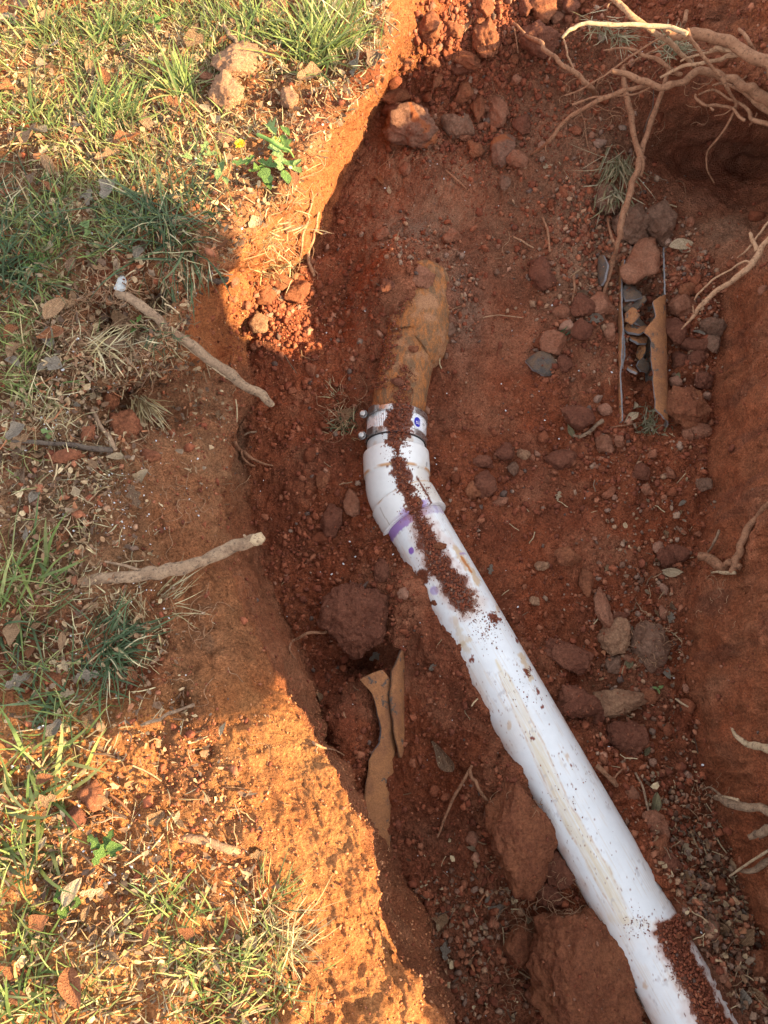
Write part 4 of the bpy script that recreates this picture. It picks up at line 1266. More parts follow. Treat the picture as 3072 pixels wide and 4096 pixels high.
ONROCK = []
ST = [
 (1660,520,178,150,M_TWO,0,'largest smooth grey stone with an orange left side below the lit rubble'),
 (1838,502,112,98,M_GREY,0,'flat grey stone right of the largest smooth stone'),
 (1990,445,80,125,M_PINK,10,'tall pinkish clod standing upright in the rubble above the paired stones'),
 (2010,610,95,125,M_TWO,-8,'rust-streaked stone leaning on its pinkish neighbour below the rubble'),
 (2062,640,80,90,M_PINK,20,'rounded pink stone touching the rust-streaked stone'),
 (1862,548,55,34,M_PINK,0,'small wedge stone under the flat grey stone'),
 (1912,425,52,108,M_RED2,-12,'narrow upright red clod between pinkish clods'),
 (1860,372,70,75,M_RED2,0,'knobbly red clod above the flat grey stone'),
 (1905,600,60,70,M_RED2,0,'red clod left of the rust-streaked stone'),
 (1570,440,75,80,M_RED,0,'dark red clod against the foot of the left wall'),
 (1590,385,110,55,M_RED2,15,'broad red clod at the lower edge of the lit rubble'),
 (2016,728,48,55,M_GREY,0,'small grey cube-like stone below the rounded pink stone'),
 (2090,500,60,80,M_RED,0,'dull red clod right of the tall pinkish clod'),
 (1718,105,95,90,M_RED2,0,'lit orange clod near the top of the rubble slope'),
 (1705,145,48,80,M_RED2,20,'narrow lit clod hanging in the rubble'),
 (1850,225,190,62,M_RED2,-38,'long slanting lit clod in the rubble'),
 (1820,120,70,60,M_RED2,0,'lit lump above the long slanting clod'),
 (1945,160,110,190,M_RED2,8,'big half-lit red block at the top of the slope'),
 (1935,22,65,70,M_RED2,0,'lit round lump at the top edge of the photo'),
 (1925,80,34,60,M_RED2,0,'small stacked lump under the round lit lump'),
 (1735,255,66,48,M_RED2,0,'red lump under the lit rubble'),
 (1620,250,60,50,M_RED2,0,'orange lump beside the left rim at the rubble'),
 (1750,320,38,80,M_RED2,-20,'slim red chunk leaning below the rubble'),
 (1850,270,80,50,M_RED,0,'shaded red lump under the slanting clod'),
 (2170,35,100,115,M_RED2,0,'large blocky red-brown lump at the top of the photo'),
 (2105,25,60,80,M_RED,0,'dark block left of the large red-brown lump'),
 (2225,70,60,46,M_PINK,0,'pale lump stuck under the large top block'),
 (2150,150,150,120,M_RED,0,'broad dark red boulder end under the top blocks'),
 (2280,20,60,90,M_RED,0,'dark red block at the top edge near the lit root'),
 (2062,235,34,40,M_RED2,0,'small round nodule hanging by a thin root'),
 (2640,890,130,165,M_GREY,5,'large grey-brown clod behind the broken pipe'),
 (2520,900,140,150,M_GREY,-10,'dark flat clod left of the large grey-brown clod'),
 (2422,795,95,95,M_GREY,0,'grey clod beneath the withered grass'),
 (2170,1090,90,130,M_RED,12,'dark red clod on the slope above the olive shard'),
 (2322,1232,88,88,M_RED,0,'round dark red clod left of the root tip'),
 (2402,1222,98,100,M_PINK,0,'tan-red clod against the broken pipe wall'),
 (2322,1315,72,76,M_RED,0,'red clod under the round dark red clod'),
 (2212,1378,96,88,M_PINK,20,'pale pink stone next to the olive shard'),
 (2257,1460,54,66,M_RED,0,'red lump right of the olive shard'),
 (2442,1332,46,74,M_PINK,0,'pinkish stone pressed against the left pipe wall'),
 (2252,1245,64,56,M_PINK,0,'small tan stone left of the round dark red clod'),
 (2742,1160,66,60,M_RED2,0,'round brown stone right of the pipe under the long root'),
 (2722,1222,110,80,M_PINK,0,'pale lumpy clod beside the pipe wall'),
 (2700,1325,92,96,M_RED,0,'blocky red stone right of the pipe'),
 (2790,1385,98,66,M_RED,0,'wide red stone in the wall rubble'),
 (2855,1372,58,76,M_GREY,0,'greyish stone against the right wall'),
 (2850,1305,100,70,M_GREY,0,'pale grey crumbly clod below the hanging root tip'),
 (2722,1440,72,66,M_RED,0,'dull red stone right of the pipe edge'),
 (2785,1437,62,62,M_RED,0,'small red stone beside the dull red one'),
 (2810,1515,62,66,M_RED,0,'dark knob among the wall rubble'),
 (2740,1620,150,160,M_RED2,0,'large soft red clod right of the pipe end'),
 (2805,1720,108,60,M_PINK,-5,'flat wedge stone below the large soft red clod'),
 (2755,1735,50,50,M_PINK,0,'small wedge stone left of the flat wedge stone'),
 (2310,1662,130,90,M_RED,-12,'dark angular clod above the small twig'),
 (2415,1775,72,86,M_PINK,0,'dimpled pink stone below the small twig'),
 (2478,1760,40,46,M_PINK,0,'small pink stone right of the dimpled one'),
 (2250,1830,100,76,M_RED,0,'low dark clod below the dimpled stone'),
 (2090,1818,46,42,M_TAN,0,'pale cube-like pebble on the floor right of the coupling'),
 (2054,1872,42,46,M_GREY,0,'grey pebble below the pale cube-like pebble'),
 (1950,1945,80,96,M_RED,0,'round red clod right of the elbow'),
 (1888,1965,56,60,M_RED2,0,'small clod left of the round red clod'),
 (2022,1812,80,60,M_RED,0,'dark clod left of the pale pebble'),
 (1930,1850,70,50,M_RED,0,'dark low clod right of the coupling'),
 (2560,1890,60,70,M_RED,0,'red clod in the gravel below the moss tuft'),
 (2580,1955,34,40,M_PINK,0,'little pink stone in the gravel'),
 (2682,1890,36,50,M_PINK,0,'pink pebble pair near the right wall'),
 (2815,1935,66,52,M_GREY,0,'grey-brown stone at the foot of the right wall'),
 (1287,1918,52,88,M_RED2,0,'upright oblong clod on the floor left of the elbow'),
 (1400,2010,56,86,M_PINK,14,'pale standing clod left of the elbow'),
 (1325,2075,92,108,M_RED,0,'dull crumbly clod left of the elbow and the pale clod'),
 (1525,2290,62,84,M_RED,0,'brown clod at the buried edge of the white pipe'),
 (490,1722,112,170,M_RED2,-5,'tall reddish clod on the ledge beside the grey twig'),
 (432,1592,92,98,M_RED2,0,'crumbly clod under the grass roots on the ledge'),
 (352,1735,66,66,M_RED2,0,'small clod left of the brown twig'),
 (595,1825,76,42,M_RED2,-18,'flat clod at the edge of the ledge'),
 (262,1832,120,58,M_RED2,10,'flat red clod below the dark twig'),
 (1443,2478,250,262,M_RED,0,'big round crumbly clod beside the dark hole'),
 (2078,3350,240,305,M_RED2,0,'big angular red boulder left of the white pipe'),
 (2228,3478,110,118,M_RED,0,'rooty clod touching the white pipe below the angular boulder'),
 (2206,3585,92,84,M_RED,0,'dark clod between the two big boulders'),
 (2080,3782,126,160,M_RED2,-12,'red clod wrapped in fine roots left of the largest boulder'),
 (2330,3900,385,430,M_RED2,12,'largest red boulder fringed with fine roots by the lower pipe'),
 (2278,2632,160,112,M_RED,-25,'ragged red clod on the floor right of the pipe'),
 (2460,2560,130,118,M_TAN,-20,'tan clod joined to a grey rooty clump'),
 (2590,2585,130,140,M_GREY,0,'grey clump bristling with fine roots'),
 (2302,2812,150,124,M_RED,0,'rough dark red clod below the ragged clod'),
 (2462,2812,176,100,M_TAN,-4,'pale angular stone lying across the gravel'),
 (2410,2432,62,138,M_PINK,6,'tall narrow stone above the grey rooty clump'),
 (2350,2318,52,96,M_RED2,0,'small upright red stone above the tall narrow stone'),
 (2142,2407,36,36,M_TAN,0,'single pale round pebble right of the white pipe'),
 (2474,2468,66,40,M_RED,14,'flat red stone beside the tall narrow stone'),
 (2456,2662,66,66,M_GREY,0,'dark grey stone under the tan clod'),
 (2512,2632,42,34,M_PINK,0,'small pink stone under the grey rooty clump'),
 (2384,2880,62,86,M_RED,-30,'slanted dark stone under the pale angular stone'),
 (2512,2960,124,110,M_RED,0,'soft red mound of clay below the pale stone'),
 (2625,2672,52,44,M_RED,0,'round red pebble by the right floor edge'),
 (2600,2790,74,58,M_RED2,0,'red stone right of the pale angular stone'),
 (2272,2230,84,66,M_RED2,0,'brown clod on the open floor right of the pipe'),
 (2712,2215,92,86,M_RED,0,'red lump below the splintered root'),
 (2660,2225,70,66,M_RED,0,'smaller red lump left of the lump under the splintered root'),
 (2170,2262,48,38,M_TAN,20,'small tan chip on the open floor'),
 (2620,3302,96,84,M_PINK,0,'pale mottled stone between pipe and right wall'),
 (2648,3392,54,82,M_RED2,0,'oblong red stone below the pale mottled stone'),
 (2690,3462,66,66,M_RED,0,'dark red stone right of the lower white pipe'),
 (2530,3170,50,46,M_PINK,0,'pink pebble beside the short root piece'),
 (2895,3905,36,50,M_PINK,0,'orange-pink pebble near the bottom right'),
 (3055,3890,120,110,M_RED2,0,'red clod cut off by the right edge near the bottom'),
 (952,262,150,160,M_TAN,-25,'large pale clod crowned with soil on the lit grass'),
 (905,372,140,130,M_TAN,0,'second lit clod just below the large pale clod'),
 (832,307,60,40,M_PINK,0,'little clod beside the large pale clod on the grass'),
 (1095,25,120,90,M_TAN,0,'lit brown clod at the top edge on the grass'),
 (1040,85,70,60,M_TAN,0,'small brown clod under the one at the top edge'),
 (1160,400,70,90,M_TAN,0,'upright brown clod between the grass tuft and dandelion'),
 (910,560,70,60,M_TAN,0,'brown clod above the dandelion flower'),
 (370,3180,90,110,M_RED2,0,'lit red clod beside the broad-bladed grass at lower left'),
 (300,3270,70,70,M_RED,0,'small red clod below the broad-bladed grass'),
 (1060,1180,90,80,M_RED2,0,'lit clod in the slumped soil'),
 (1120,1130,80,70,M_RED2,0,'upper lit clod in the slumped soil'),
 (1030,1290,80,80,M_TAN,0,'lit clod low in the slumped soil'),
 (1190,1170,90,90,M_RED2,0,'lit clod at the right of the slumped soil'),
 (1548,1140,50,60,M_RED,0,'small red stone left of the old pipe hub'),
 (1690,1105,110,80,M_PINK,0,'orange clod resting on top of the old pipe hub'),
 (1795,1320,60,50,M_GREY,0,'pale chip beside the old pipe hub'),
 (1810,945,72,60,M_PINK,0,'pinkish lump on the smooth dusty floor'),
 (1535,940,60,40,M_PINK,10,'flat pink stone at the left of the smooth floor'),
 (1620,680,40,52,M_PINK,0,'oblong pink pebble below the largest smooth stone'),
]
for u_, v_, w, h, m, rot, lab in ST:
    big = w * h > 12000
    rock(u_, v_, w, h, m, lab, rot, name='stone' if ('stone' in lab or 'pebble' in lab or 'chip' in lab) else ('boulder' if 'boulder' in lab else 'soil_clod'),
         cat='stone' if ('stone' in lab or 'pebble' in lab or 'chip' in lab) else ('boulder' if 'boulder' in lab else 'clod'),
         sub=6 if w * h > 50000 else 5 if big else 4, rough=0.10 if big else 0.085, sharp=15)
# the big flat rock lying on the broken pipe
def flatrock():
    outline = [(2540,985),(2560,955),(2600,945),(2625,952),(2632,1010),(2632,1075),(2620,1095),(2580,1105),(2545,1135),(2505,1130),(2478,1105),(2480,1075),(2500,1058),(2512,1030)]
    z0 = -0.322
    n = len(outline)
    dense = []
    for i in range(n):
        a, b = outline[i], outline[(i + 1) % n]
        for k in range(5):
            dense.append((a[0] + (b[0] - a[0]) * k / 5, a[1] + (b[1] - a[1]) * k / 5))
    m = len(dense); cu = 2565; cv = 1040
    V = []; 
    prof = [(1.0, -.03), (1.03, -.018), (1.02, -.006), (.96, 0.0), (.8, .003), (.6, .004), (.4, .004), (.2, .004), (.02, .004)]
    for f, dz in prof:
        for (a, b) in dense:
            V.append(tuple(pt(cu + (a - cu) * f, cv + (b - cv) * f, z0 + dz)))
    V = np.array(V)
    V += np.stack([0.0025 * fbm(V * 70, 3, 61), 0.0025 * fbm(V * 70, 3, 62), 0.006 * fbm(V * 30, 5, 63) + .003 * domes(V, .014, 64)], 1)
    F = grid_faces(len(prof), m, True).tolist()
    F.append([(len(prof) - 1) * m + k for k in range(m)])
    F.append([k for k in range(m)][::-1])
    o = put('stone', V, F, M_PINK2, None)
    tag(o, 'big flat pinkish rock lying across the top of the broken pipe', 'stone')
M_PINK2 = m_rock_col((0.42, 0.19, 0.11), (0.36, 0.14, 0.075), 'flat_pink_rock')
flatrock()
# clods lying on the pipe
def on_pipe(u_, v_, w, h, label, seed, axis_a=PV0, axis_b=PV1, r=R_PVC, m=None):
    z = -0.30
    for _ in range(8):
        p = pt(u_, v_, z)
        a = Vector(axis_a); d = (Vector(axis_b) - a).normalized()
        q = a + d * (p - a).dot(d)
        off = math.hypot(p.x - q.x, p.y - q.y)
        z = q.z + math.sqrt(max(r * r - off * off, 0))
    p = pt(u_, v_, z + 0.003)
    dd = depth(p) / FPX
    V, F = rock_v(seed, (w * dd, h * dd, min(w, h) * dd * .7), 4)
    o = put('soil_clod', V + np.array(p), F, m or M_RED2)
    tag(o, label, 'clod')
on_pipe(1758, 2184, 52, 34, 'small brown clod resting in the soil on top of the white pipe', 5)
on_pipe(1672, 1998, 20, 20, 'tiny round clod in the soil on the elbow', 6, opt(1905), PV0, .064)
on_pipe(2708, 3745, 24, 22, 'tiny clod in the soil on the lower end of the white pipe', 7)
on_pipe(1590, 1530, 50, 36, 'dark clod in the soil on top of the old rusty pipe', 8, OLD0, OLD1, .055, M_RED)
on_pipe(1655, 1395, 34, 30, 'red clod stuck to the middle of the old rusty pipe', 9, OLD0, OLD1, .058)

# ---- scattered clods: about 290 individuals sharing ten meshes, the rest is crumbs
def scatter_idx(weight, n, seed):
    r = np.random.default_rng(seed)
    w = weight.ravel().astype(float)
    # weight by the area each vertex stands for
    du = np.linalg.norm(np.gradient(P, axis=1), axis=-1); dv = np.linalg.norm(np.gradient(P, axis=0), axis=-1)
    w = w * (du * dv).ravel()
    w /= w.sum()
    idx = r.choice(len(w), n, replace=False if n < (w > 0).sum() else True, p=w)
    return idx, r
PF = P.reshape(-1, 3); NF = Nn.reshape(-1, 3)
UF, VF = proj(PF)
vis = ((UF > -150) & (UF < 3250) & (VF > -150) & (VF < 4250)).reshape(P.shape[:2])
Ua = UF.reshape(P.shape[:2]); Va = VF.reshape(P.shape[:2])
def ab(u, v, a, b, pw=2.0):
    return np.exp(-(((Ua - u) / a) ** 2 + ((Va - v) / b) ** 2) ** (pw / 2))
# keep-out: under the pipes
def pipe_far(PP, extra=0.0):
    m = np.ones(PP.shape[:-1], bool)
    for A, B, r in ((PVE, PV0, .058), (PV0, Vector(opt(1905)), .062), (opt(1905), opt(1700), .06), (OLD0, OLD1, .055)):
        s, sd_, zz, L = seg_info(PP, A, B)
        m &= ~((np.abs(sd_) < r + extra) & (s > -.02) & (s < L + .02))
    return m
far_ok = pipe_far(P)
wclod = floor_w * (0.10 + 1.3 * ab(1850, 450, 330, 180) + 1.5 * ab(2400, 1050, 280, 350) + 1.2 * ab(2780, 1250, 100, 450) + .8 * ab(2450, 1800, 330, 150)
                   + 0.8 * ab(2550, 2700, 200, 350) + 0.7 * ab(2750, 3600, 200, 500) + .5 * ab(1950, 3600, 250, 400) + .55 * ab(1200, 2150, 130, 350) + .5 * ab(1350, 1450, 200, 300) + .5 * ab(1900, 2000, 200, 120))
wclod = wclod + upr * 1.2 * ab(1800, 200, 400, 250) + 0.5 * upr * ab(2400, 100, 500, 160) + 1.0 * ab(1080, 1260, 130, 150) + 0.15 * ab(300, 1850, 200, 200) + .5 * ab(2950, 950, 200, 120)
wclod = wclod * (1 - 0.85 * np.clip(ab(1700, 820, 230, 170) + ab(2080, 1300, 110, 300) + ab(2880, 580, 260, 190), 0, 1)) * vis * far_ok
CZ = [(1850, 200, 400, 200, ' red clod in the rubble slope at the top', 'clods of the rubble slope'),
      (1800, 500, 350, 180, ' red clod around the big smooth stones', 'clods around the smooth stones'),
      (2350, 1000, 200, 260, ' red clod in the rubble left of the broken pipe', 'clods left of the broken pipe'),
      (2800, 1250, 120, 400, ' red clod between broken pipe and right wall', 'clods right of the broken pipe'),
      (1080, 1250, 170, 170, ' red clod in the slumped soil under the left wall', 'clods of the slumped soil'),
      (1350, 1550, 200, 250, ' red clod on the floor left of the old pipe', 'clods left of the old pipe'),
      (1200, 2150, 200, 350, ' red clod on the floor left of the elbow', 'clods left of the elbow'),
      (2450, 1850, 350, 200, ' red clod in the gravelly floor below the broken pipe', 'clods below the broken pipe'),
      (2000, 2000, 250, 200, ' red clod on the floor right of the elbow', 'clods right of the elbow'),
      (2500, 2650, 250, 350, ' red clod in the grit right of the white pipe', 'clods right of the white pipe'),
      (2750, 3650, 250, 450, ' red clod in the leafy gravel at lower right', 'clods at the lower right'),
      (1900, 3600, 300, 450, ' red clod near the large boulders at the bottom', 'clods near the boulders'),
      (1500, 3000, 200, 400, ' red clod beside the half-buried clay pipe', 'clods beside the buried pipe'),
      (300, 1850, 350, 300, ' red clod in the litter of the left bank', 'clods on the left bank')]
base_meshes = []
for k in range(12):
    V, F = rock_v(900 + k, (1.0, [1.0, 1.25, .8, 1.4][k % 4], [.8, .7, .9][k % 3]), 3, 12, 9, 0.08, 0.16)
    base_meshes.append(mesh_np('soil_clod', V, F, M_CLOD, None, None, True, False))
idx, r_ = scatter_idx(wclod, 285, 21)
for k, i in enumerate(idx):
    p = PF[i]; nz = NF[i]
    s = 0.0105 + 0.016 * r_.random() ** 2.2
    o = bpy.data.objects.new('soil_clod', base_meshes[k % 12])
    o.location = Vector(p) + Vector(nz) * s * 0.22
    o.rotation_euler = (r_.uniform(-.6, .6), r_.uniform(-.6, .6), r_.uniform(0, 6.28))
    o.scale = (s, s, s)
    C.objects.link(o)
    pu, pv_ = float(UF[i]), float(VF[i])
    z_ = min(CZ, key=lambda q: ((pu - q[0]) / q[2]) ** 2 + ((pv_ - q[1]) / q[3]) ** 2)
    tag(o, ('tiny' if s < .0135 else 'walnut-sized' if s > .02 else 'small') + z_[4], 'clod', z_[5])

# ---- crumbs: one stuff object per kind
def scatter_mesh(name, pts, nrm, size, kinds, colors, material, seed, stretch=0.35, sink=0.15, label=None):
    r = np.random.default_rng(seed)
    n = len(pts)
    Vs, Fs, Cs = [], [], []
    off = 0
    which = r.integers(0, len(kinds), n)
    for k, (kv, kf) in enumerate(kinds):
        m = which == k
        c = m.sum()
        if c == 0: continue
        q = r.normal(size=(c, 4)); q /= np.linalg.norm(q, axis=1, keepdims=True)
        w, x, y, z = q.T
        R = np.stack([1 - 2 * (y * y + z * z), 2 * (x * y - z * w), 2 * (x * z + y * w), 2 * (x * y + z * w), 1 - 2 * (x * x + z * z), 2 * (y * z - x * w),
                      2 * (x * z - y * w), 2 * (y * z + x * w), 1 - 2 * (x * x + y * y)], -1).reshape(c, 3, 3)
        sc = size[m][:, None] * (1 + stretch * r.uniform(-1, 1, (c, 3)))
        W = np.einsum('nij,nkj->nki', R, kv[None] * sc[:, None, :])
        W = W + (pts[m] + nrm[m] * (size[m] * (0.5 - sink))[:, None])[:, None, :]
        Vs.append(W.reshape(-1, 3))
        nv = len(kv)
        Fs.append((kf[None] + (np.arange(c) * nv)[:, None, None] + off).reshape(-1, kf.shape[1]))
        Cs.append(np.repeat(colors[m], nv, 0))
        off += c * nv
    o = mesh_np(name, np.concatenate(Vs), np.concatenate(Fs), material, None, np.concatenate(Cs), False)
    tag(o, label, None, None, 'stuff')
    return o
def crumb_kinds(n, sub, seed):
    out = []
    for k in range(n):
        V, F = ico(sub)
        r = np.random.default_rng(seed + k)
        V = V * (1 + r.uniform(-.38, .30, (len(V), 1))) * np.array([1, r.uniform(.6, 1), r.uniform(.5, .9)]) * 0.55
        out.append((V, F))
    return out
CK = crumb_kinds(8, 1, 50)
CK2 = crumb_kinds(6, 2, 80)
pal = np.array([(0.20, 0.055, 0.027), (0.25, 0.075, 0.035), (0.28, 0.10, 0.05), (0.17, 0.05, 0.026), (0.32, 0.15, 0.09), (0.30, 0.19, 0.13), (0.13, 0.08, 0.06)])
def palcol(r, n, probs, pal=pal):
    c = pal[r.choice(len(pal), n, p=np.array(probs) / sum(probs))]
    return c * r.uniform(0.8, 1.2, (n, 1))
wcr = (floor_w + upr + ab(1080, 1280, 150, 170) * .8) 
wcr = wcr * (0.5 + 0.6 * (fbm(P * 9, 3, 200) > -0.05)) * (1 - .6 * np.clip(ab(2880, 580, 260, 190) + ab(1720, 820, 200, 150) + ab(2080, 1300, 100, 260), 0, 1)) * vis * far_ok
wcr = wcr + 0.10 * wallL * vis + 0.10 * wallR * vis + 0.45 * bench * vis + 0.35 * top_w * vis + .5 * top_w * ab(900, 3200, 350, 350) * vis + 1.0 * ab(1100, 1270, 170, 150) * vis
idx, r_ = scatter_idx(wcr, 30000, 31)
size = 0.0022 + 0.0045 * r_.random(len(idx)) ** 3
scatter_mesh('soil_crumbs', PF[idx], NF[idx], size, CK, palcol(r_, len(idx), (3, 4, 2.5, 3, .5, .12, .2)), M_CRUMB, 1, sink=.3, label='fine red soil crumbs strewn over the trench')
wcr2 = wcr * (0.15 + wclod / (wclod.max() + 1e-9) * 3 + .3 * ab(1300, 2100, 200, 500))
idx, r_ = scatter_idx(wcr2, 6800, 32)
size = 0.006 + 0.009 * r_.random(len(idx)) ** 2.5
scatter_mesh('soil_rubble', PF[idx], NF[idx], size, CK2, palcol(r_, len(idx), (3, 4, 2, 3, .35, .12, .2)), M_CRUMB, 2, sink=.32, label='pea sized lumps of red clay between the clods')

wb = top_w * (ab(950, 3150, 330, 330) + .5 * ab(1250, 3750, 200, 350)) * vis + wallL * sstep(2700, 2900, VV) * .25 * vis + .9 * ab(1100, 1270, 170, 150) * (TC > 4.5) * vis
idx, r_ = scatter_idx(wb, 5200, 33)
palB = np.array([(.44, .19, .085), (.38, .15, .065), (.46, .22, .11), (.30, .11, .05), (.5, .34, .2)])
scatter_mesh('bank_crumbs', PF[idx], NF[idx], 0.0010 + 0.0038 * r_.random(len(idx)) ** 3.5, CK, palcol(r_, len(idx), (5, 4, 2, 2, .25), palB), M_CRUMB, 11, label='dry orange soil crumbs on the sunlit bank and slumped soil')
for o in bpy.data.objects:
    if o.name.startswith(('pipe_shard', 'buried_pipe', 'right_wall')) and o.type == 'MESH':
        a = np.array([tuple(x.co) for x in o.data.vertices]) + np.array(o.location) + (np.array(o.parent.location) if o.parent else 0)
        nr_ = np.array([tuple(x.normal) for x in o.data.vertices])
        rq = np.random.default_rng(len(a)); k0 = rq.choice(len(a), min(len(a), 260 if len(a) > 1500 else 14), replace=False)
        k0 = k0[nr_[k0][:, 2] > .35]
        k0 = k0[vnoise(a[k0] * 30, 9) > -.1]
        if len(k0): ONROCK.append((a[k0], nr_[k0]))
op_ = np.concatenate([a[0] for a in ONROCK]); on_ = np.concatenate([a[1] for a in ONROCK])
r_ = np.random.default_rng(45)
scatter_mesh('soil_crumbs', op_, on_, 0.0014 + 0.0045 * r_.random(len(op_)) ** 3, CK, palcol(r_, len(op_), (3, 4, 3, 3, 1.2, .3, .3)), M_CRUMB, 12, label='fine soil crumbs caught on top of the stones and clods')
# soil grains on the pipes
pv, pf = [], []
off = 0
for o in [pvc, elbow, oldp] + list(elbow.children) + [c_ for c_ in coup.children if c_.name.startswith(('shield', 'clamp_band', 'gasket'))]:
    a = np.array([tuple(x.co) for x in o.data.vertices]) + np.array(o.location) + (np.array(o.parent.location) if o.parent else 0)
    pv += [tuple(x) for x in a]
    pf += [[q + off for q in p_.vertices] for p_ in o.data.polygons]
    off += len(a)
pipe_bvh = BVHTree.FromPolygons(pv, pf)
def pipe_hit(u_, v_):
    d = ray(u_, v_).normalized()
    loc, nor, idx, dist = pipe_bvh.ray_cast(Vector((0, 0, CAMZ)), d)
    if loc is None: return None
    if nor.dot(d) > 0: nor = -nor
    return loc, nor
r_ = np.random.default_rng(44)
pp, nn, ss = [], [], []
for band, n in ((SOIL_BAND, 13000), (SOIL_LOW, 6500)):
    a = np.array(band, float)
    vs = r_.uniform(a[0, 0] - 15, a[-1, 0] + 25, n)
    l = np.interp(vs, a[:, 0], a[:, 1]); rr = np.interp(vs, a[:, 0], a[:, 2])
    us = r_.uniform(l - 40, rr + 40)
    dd = inband(us, vs, band)
    q = np.stack([us / 14, vs / 14, us * 0], -1)
    keep = (dd + 13 * fbm(q, 3, 4) < -1) | ((dd < 40) & (r_.random(n) < 0.16 * np.exp(-np.clip(dd, 0, 99) / 13)))
    for u_, v_, d_ in zip(us[keep], vs[keep], dd[keep]):
        hh = pipe_hit(u_, v_)
        if hh is None: continue
        t = min(max(-d_ / 30, 0), 1)
        pp.append(tuple(hh[0] + hh[1] * (r_.random() * 0.0035 * t - .0003))); nn.append(tuple(hh[1]))
        ss.append(0.0010 + 0.0044 * r_.random() ** 3.5 * (0.4 + t))
for _ in range(3000):
    v_ = r_.uniform(1130, 1560); cx = np.interp(v_, [1130, 1400, 1560], [1650, 1610, 1590])
    lim = np.interp(v_, [1130, 1250, 1400, 1560], [60, 10, -5, -50])
    u_ = cx + r_.uniform(-130, lim + 25)
    q = np.array([[u_ / 18, v_ / 18, 2.0]])
    if (u_ - cx) > lim - 20 + 30 * float(vnoise(q, 6)[0]): continue
    hh = pipe_hit(u_, v_)
    if hh is None: continue
    pp.append(tuple(hh[0] + hh[1] * 0.001)); nn.append(tuple(hh[1])); ss.append(0.0015 + 0.0045 * r_.random() ** 3)
# clinging grains elsewhere on the pipe
for (a, b, r0, n) in ((1690, 2310, 26, 260), (1975, 2478, 24, 130), (2110, 2690, 15, 60), (1890, 2440, 50, 160), (1950, 2520, 70, 120), (2550, 3690, 60, 90), (1700, 1960, 40, 100), (2330, 3200, 200, 60), (2100, 2750, 120, 60)):
    for _ in range(n):
        g = r_.normal(size=2) * r0 * 0.5
        hh = pipe_hit(a + g[0], b + g[1])
        if hh: pp.append(tuple(hh[0])); nn.append(tuple(hh[1])); ss.append(0.001 + 0.002 * r_.random() ** 2)
pp, nn, ss = np.array(pp), np.array(nn), np.array(ss)
scatter_mesh('loose_soil', pp, nn, ss, CK, palcol(r_, len(pp), (4, 3, 1, 4, .3, .1, .1)), M_CRUMB, 3, label='loose dark red soil lying along the top of the pipes')

# ------------------------------------------------------------------ roots and sticks
def m_root(c1, c2, nm, dark=(0.10, 0.05, 0.03)):
    def f(n):
        p = n.pos()
        c = n.mix(n.ramp(n.noise(p, 60, 7, 0.8), [(0.38, 0.0), (0.62, 1.0)]), c1, c2)
        c = n.mix(n.ramp(n.noise(p, 170, 5, 0.75), [(0.52, 0.0), (0.66, 0.85)]), c, dark)
        n.color(c)
        n.normal(n.bump(n.noise(p, 190, 7, 0.8), 0.004))
    return mat(nm, f, 0.9, 0.1)
M_ROOT = m_root((0.42, 0.215, 0.12), (0.26, 0.12, 0.065), 'root_bark')
M_ROOTP = m_root((0.52, 0.31, 0.18), (0.38, 0.2, 0.11), 'pale_root_bark')
M_STICK = m_root((0.40, 0.265, 0.165), (0.22, 0.135, 0.085), 'weathered_stick', (0.06, 0.042, 0.035))
M_DARKTWIG = m_root((0.10, 0.07, 0.055), (0.16, 0.12, 0.09), 'dark_twig', (0.03, 0.025, 0.02))
M_WOODEND = m_root((0.58, 0.42, 0.26), (0.46, 0.32, 0.19), 'broken_wood')

def P3(u_, v_, z):
    """z as a number: height of the point itself; as ('h', x): height above the ground there."""
    return up(u_, v_, z[1]) if isinstance(z, tuple) else pt(u_, v_, z)
def px(p, r):
    return r * depth(p) / FPX
_seed = [100]
def root(name, label, cat, pts_, m, kids=(), group=None, wob=0.22, lump=0.16, seg=12):
    """pts_: (u, v, z, radius in photo px)."""
    _seed[0] += 1
    c = [P3(a[0], a[1], a[2]) for a in pts_]
    fz_ = .78 if name == 'tree_root' else 1
    r = [px(p, a[3]) * fz_ for p, a in zip(c, pts_)]
    V, F = tube_vf(c, r, 9, seg, wob, lump, _seed[0])
    o = put(name, V, F, m, None, tuple(c[0]))
    if label: tag(o, label, cat, group)
    for kk in kids:
        nm, kp = kk[0], kk[1]
        km = kk[2] if len(kk) > 2 else m
        _seed[0] += 1
        c = [P3(a[0], a[1], a[2]) for a in kp]
        r = [px(p, a[3]) for p, a in zip(c, kp)]
        V, F = tube_vf(c, r, 8, 8, wob * 1.5, lump, _seed[0])
        put(nm, V, F, km, o, tuple(c[0]))
    return o
H = lambda x: ('h', x)
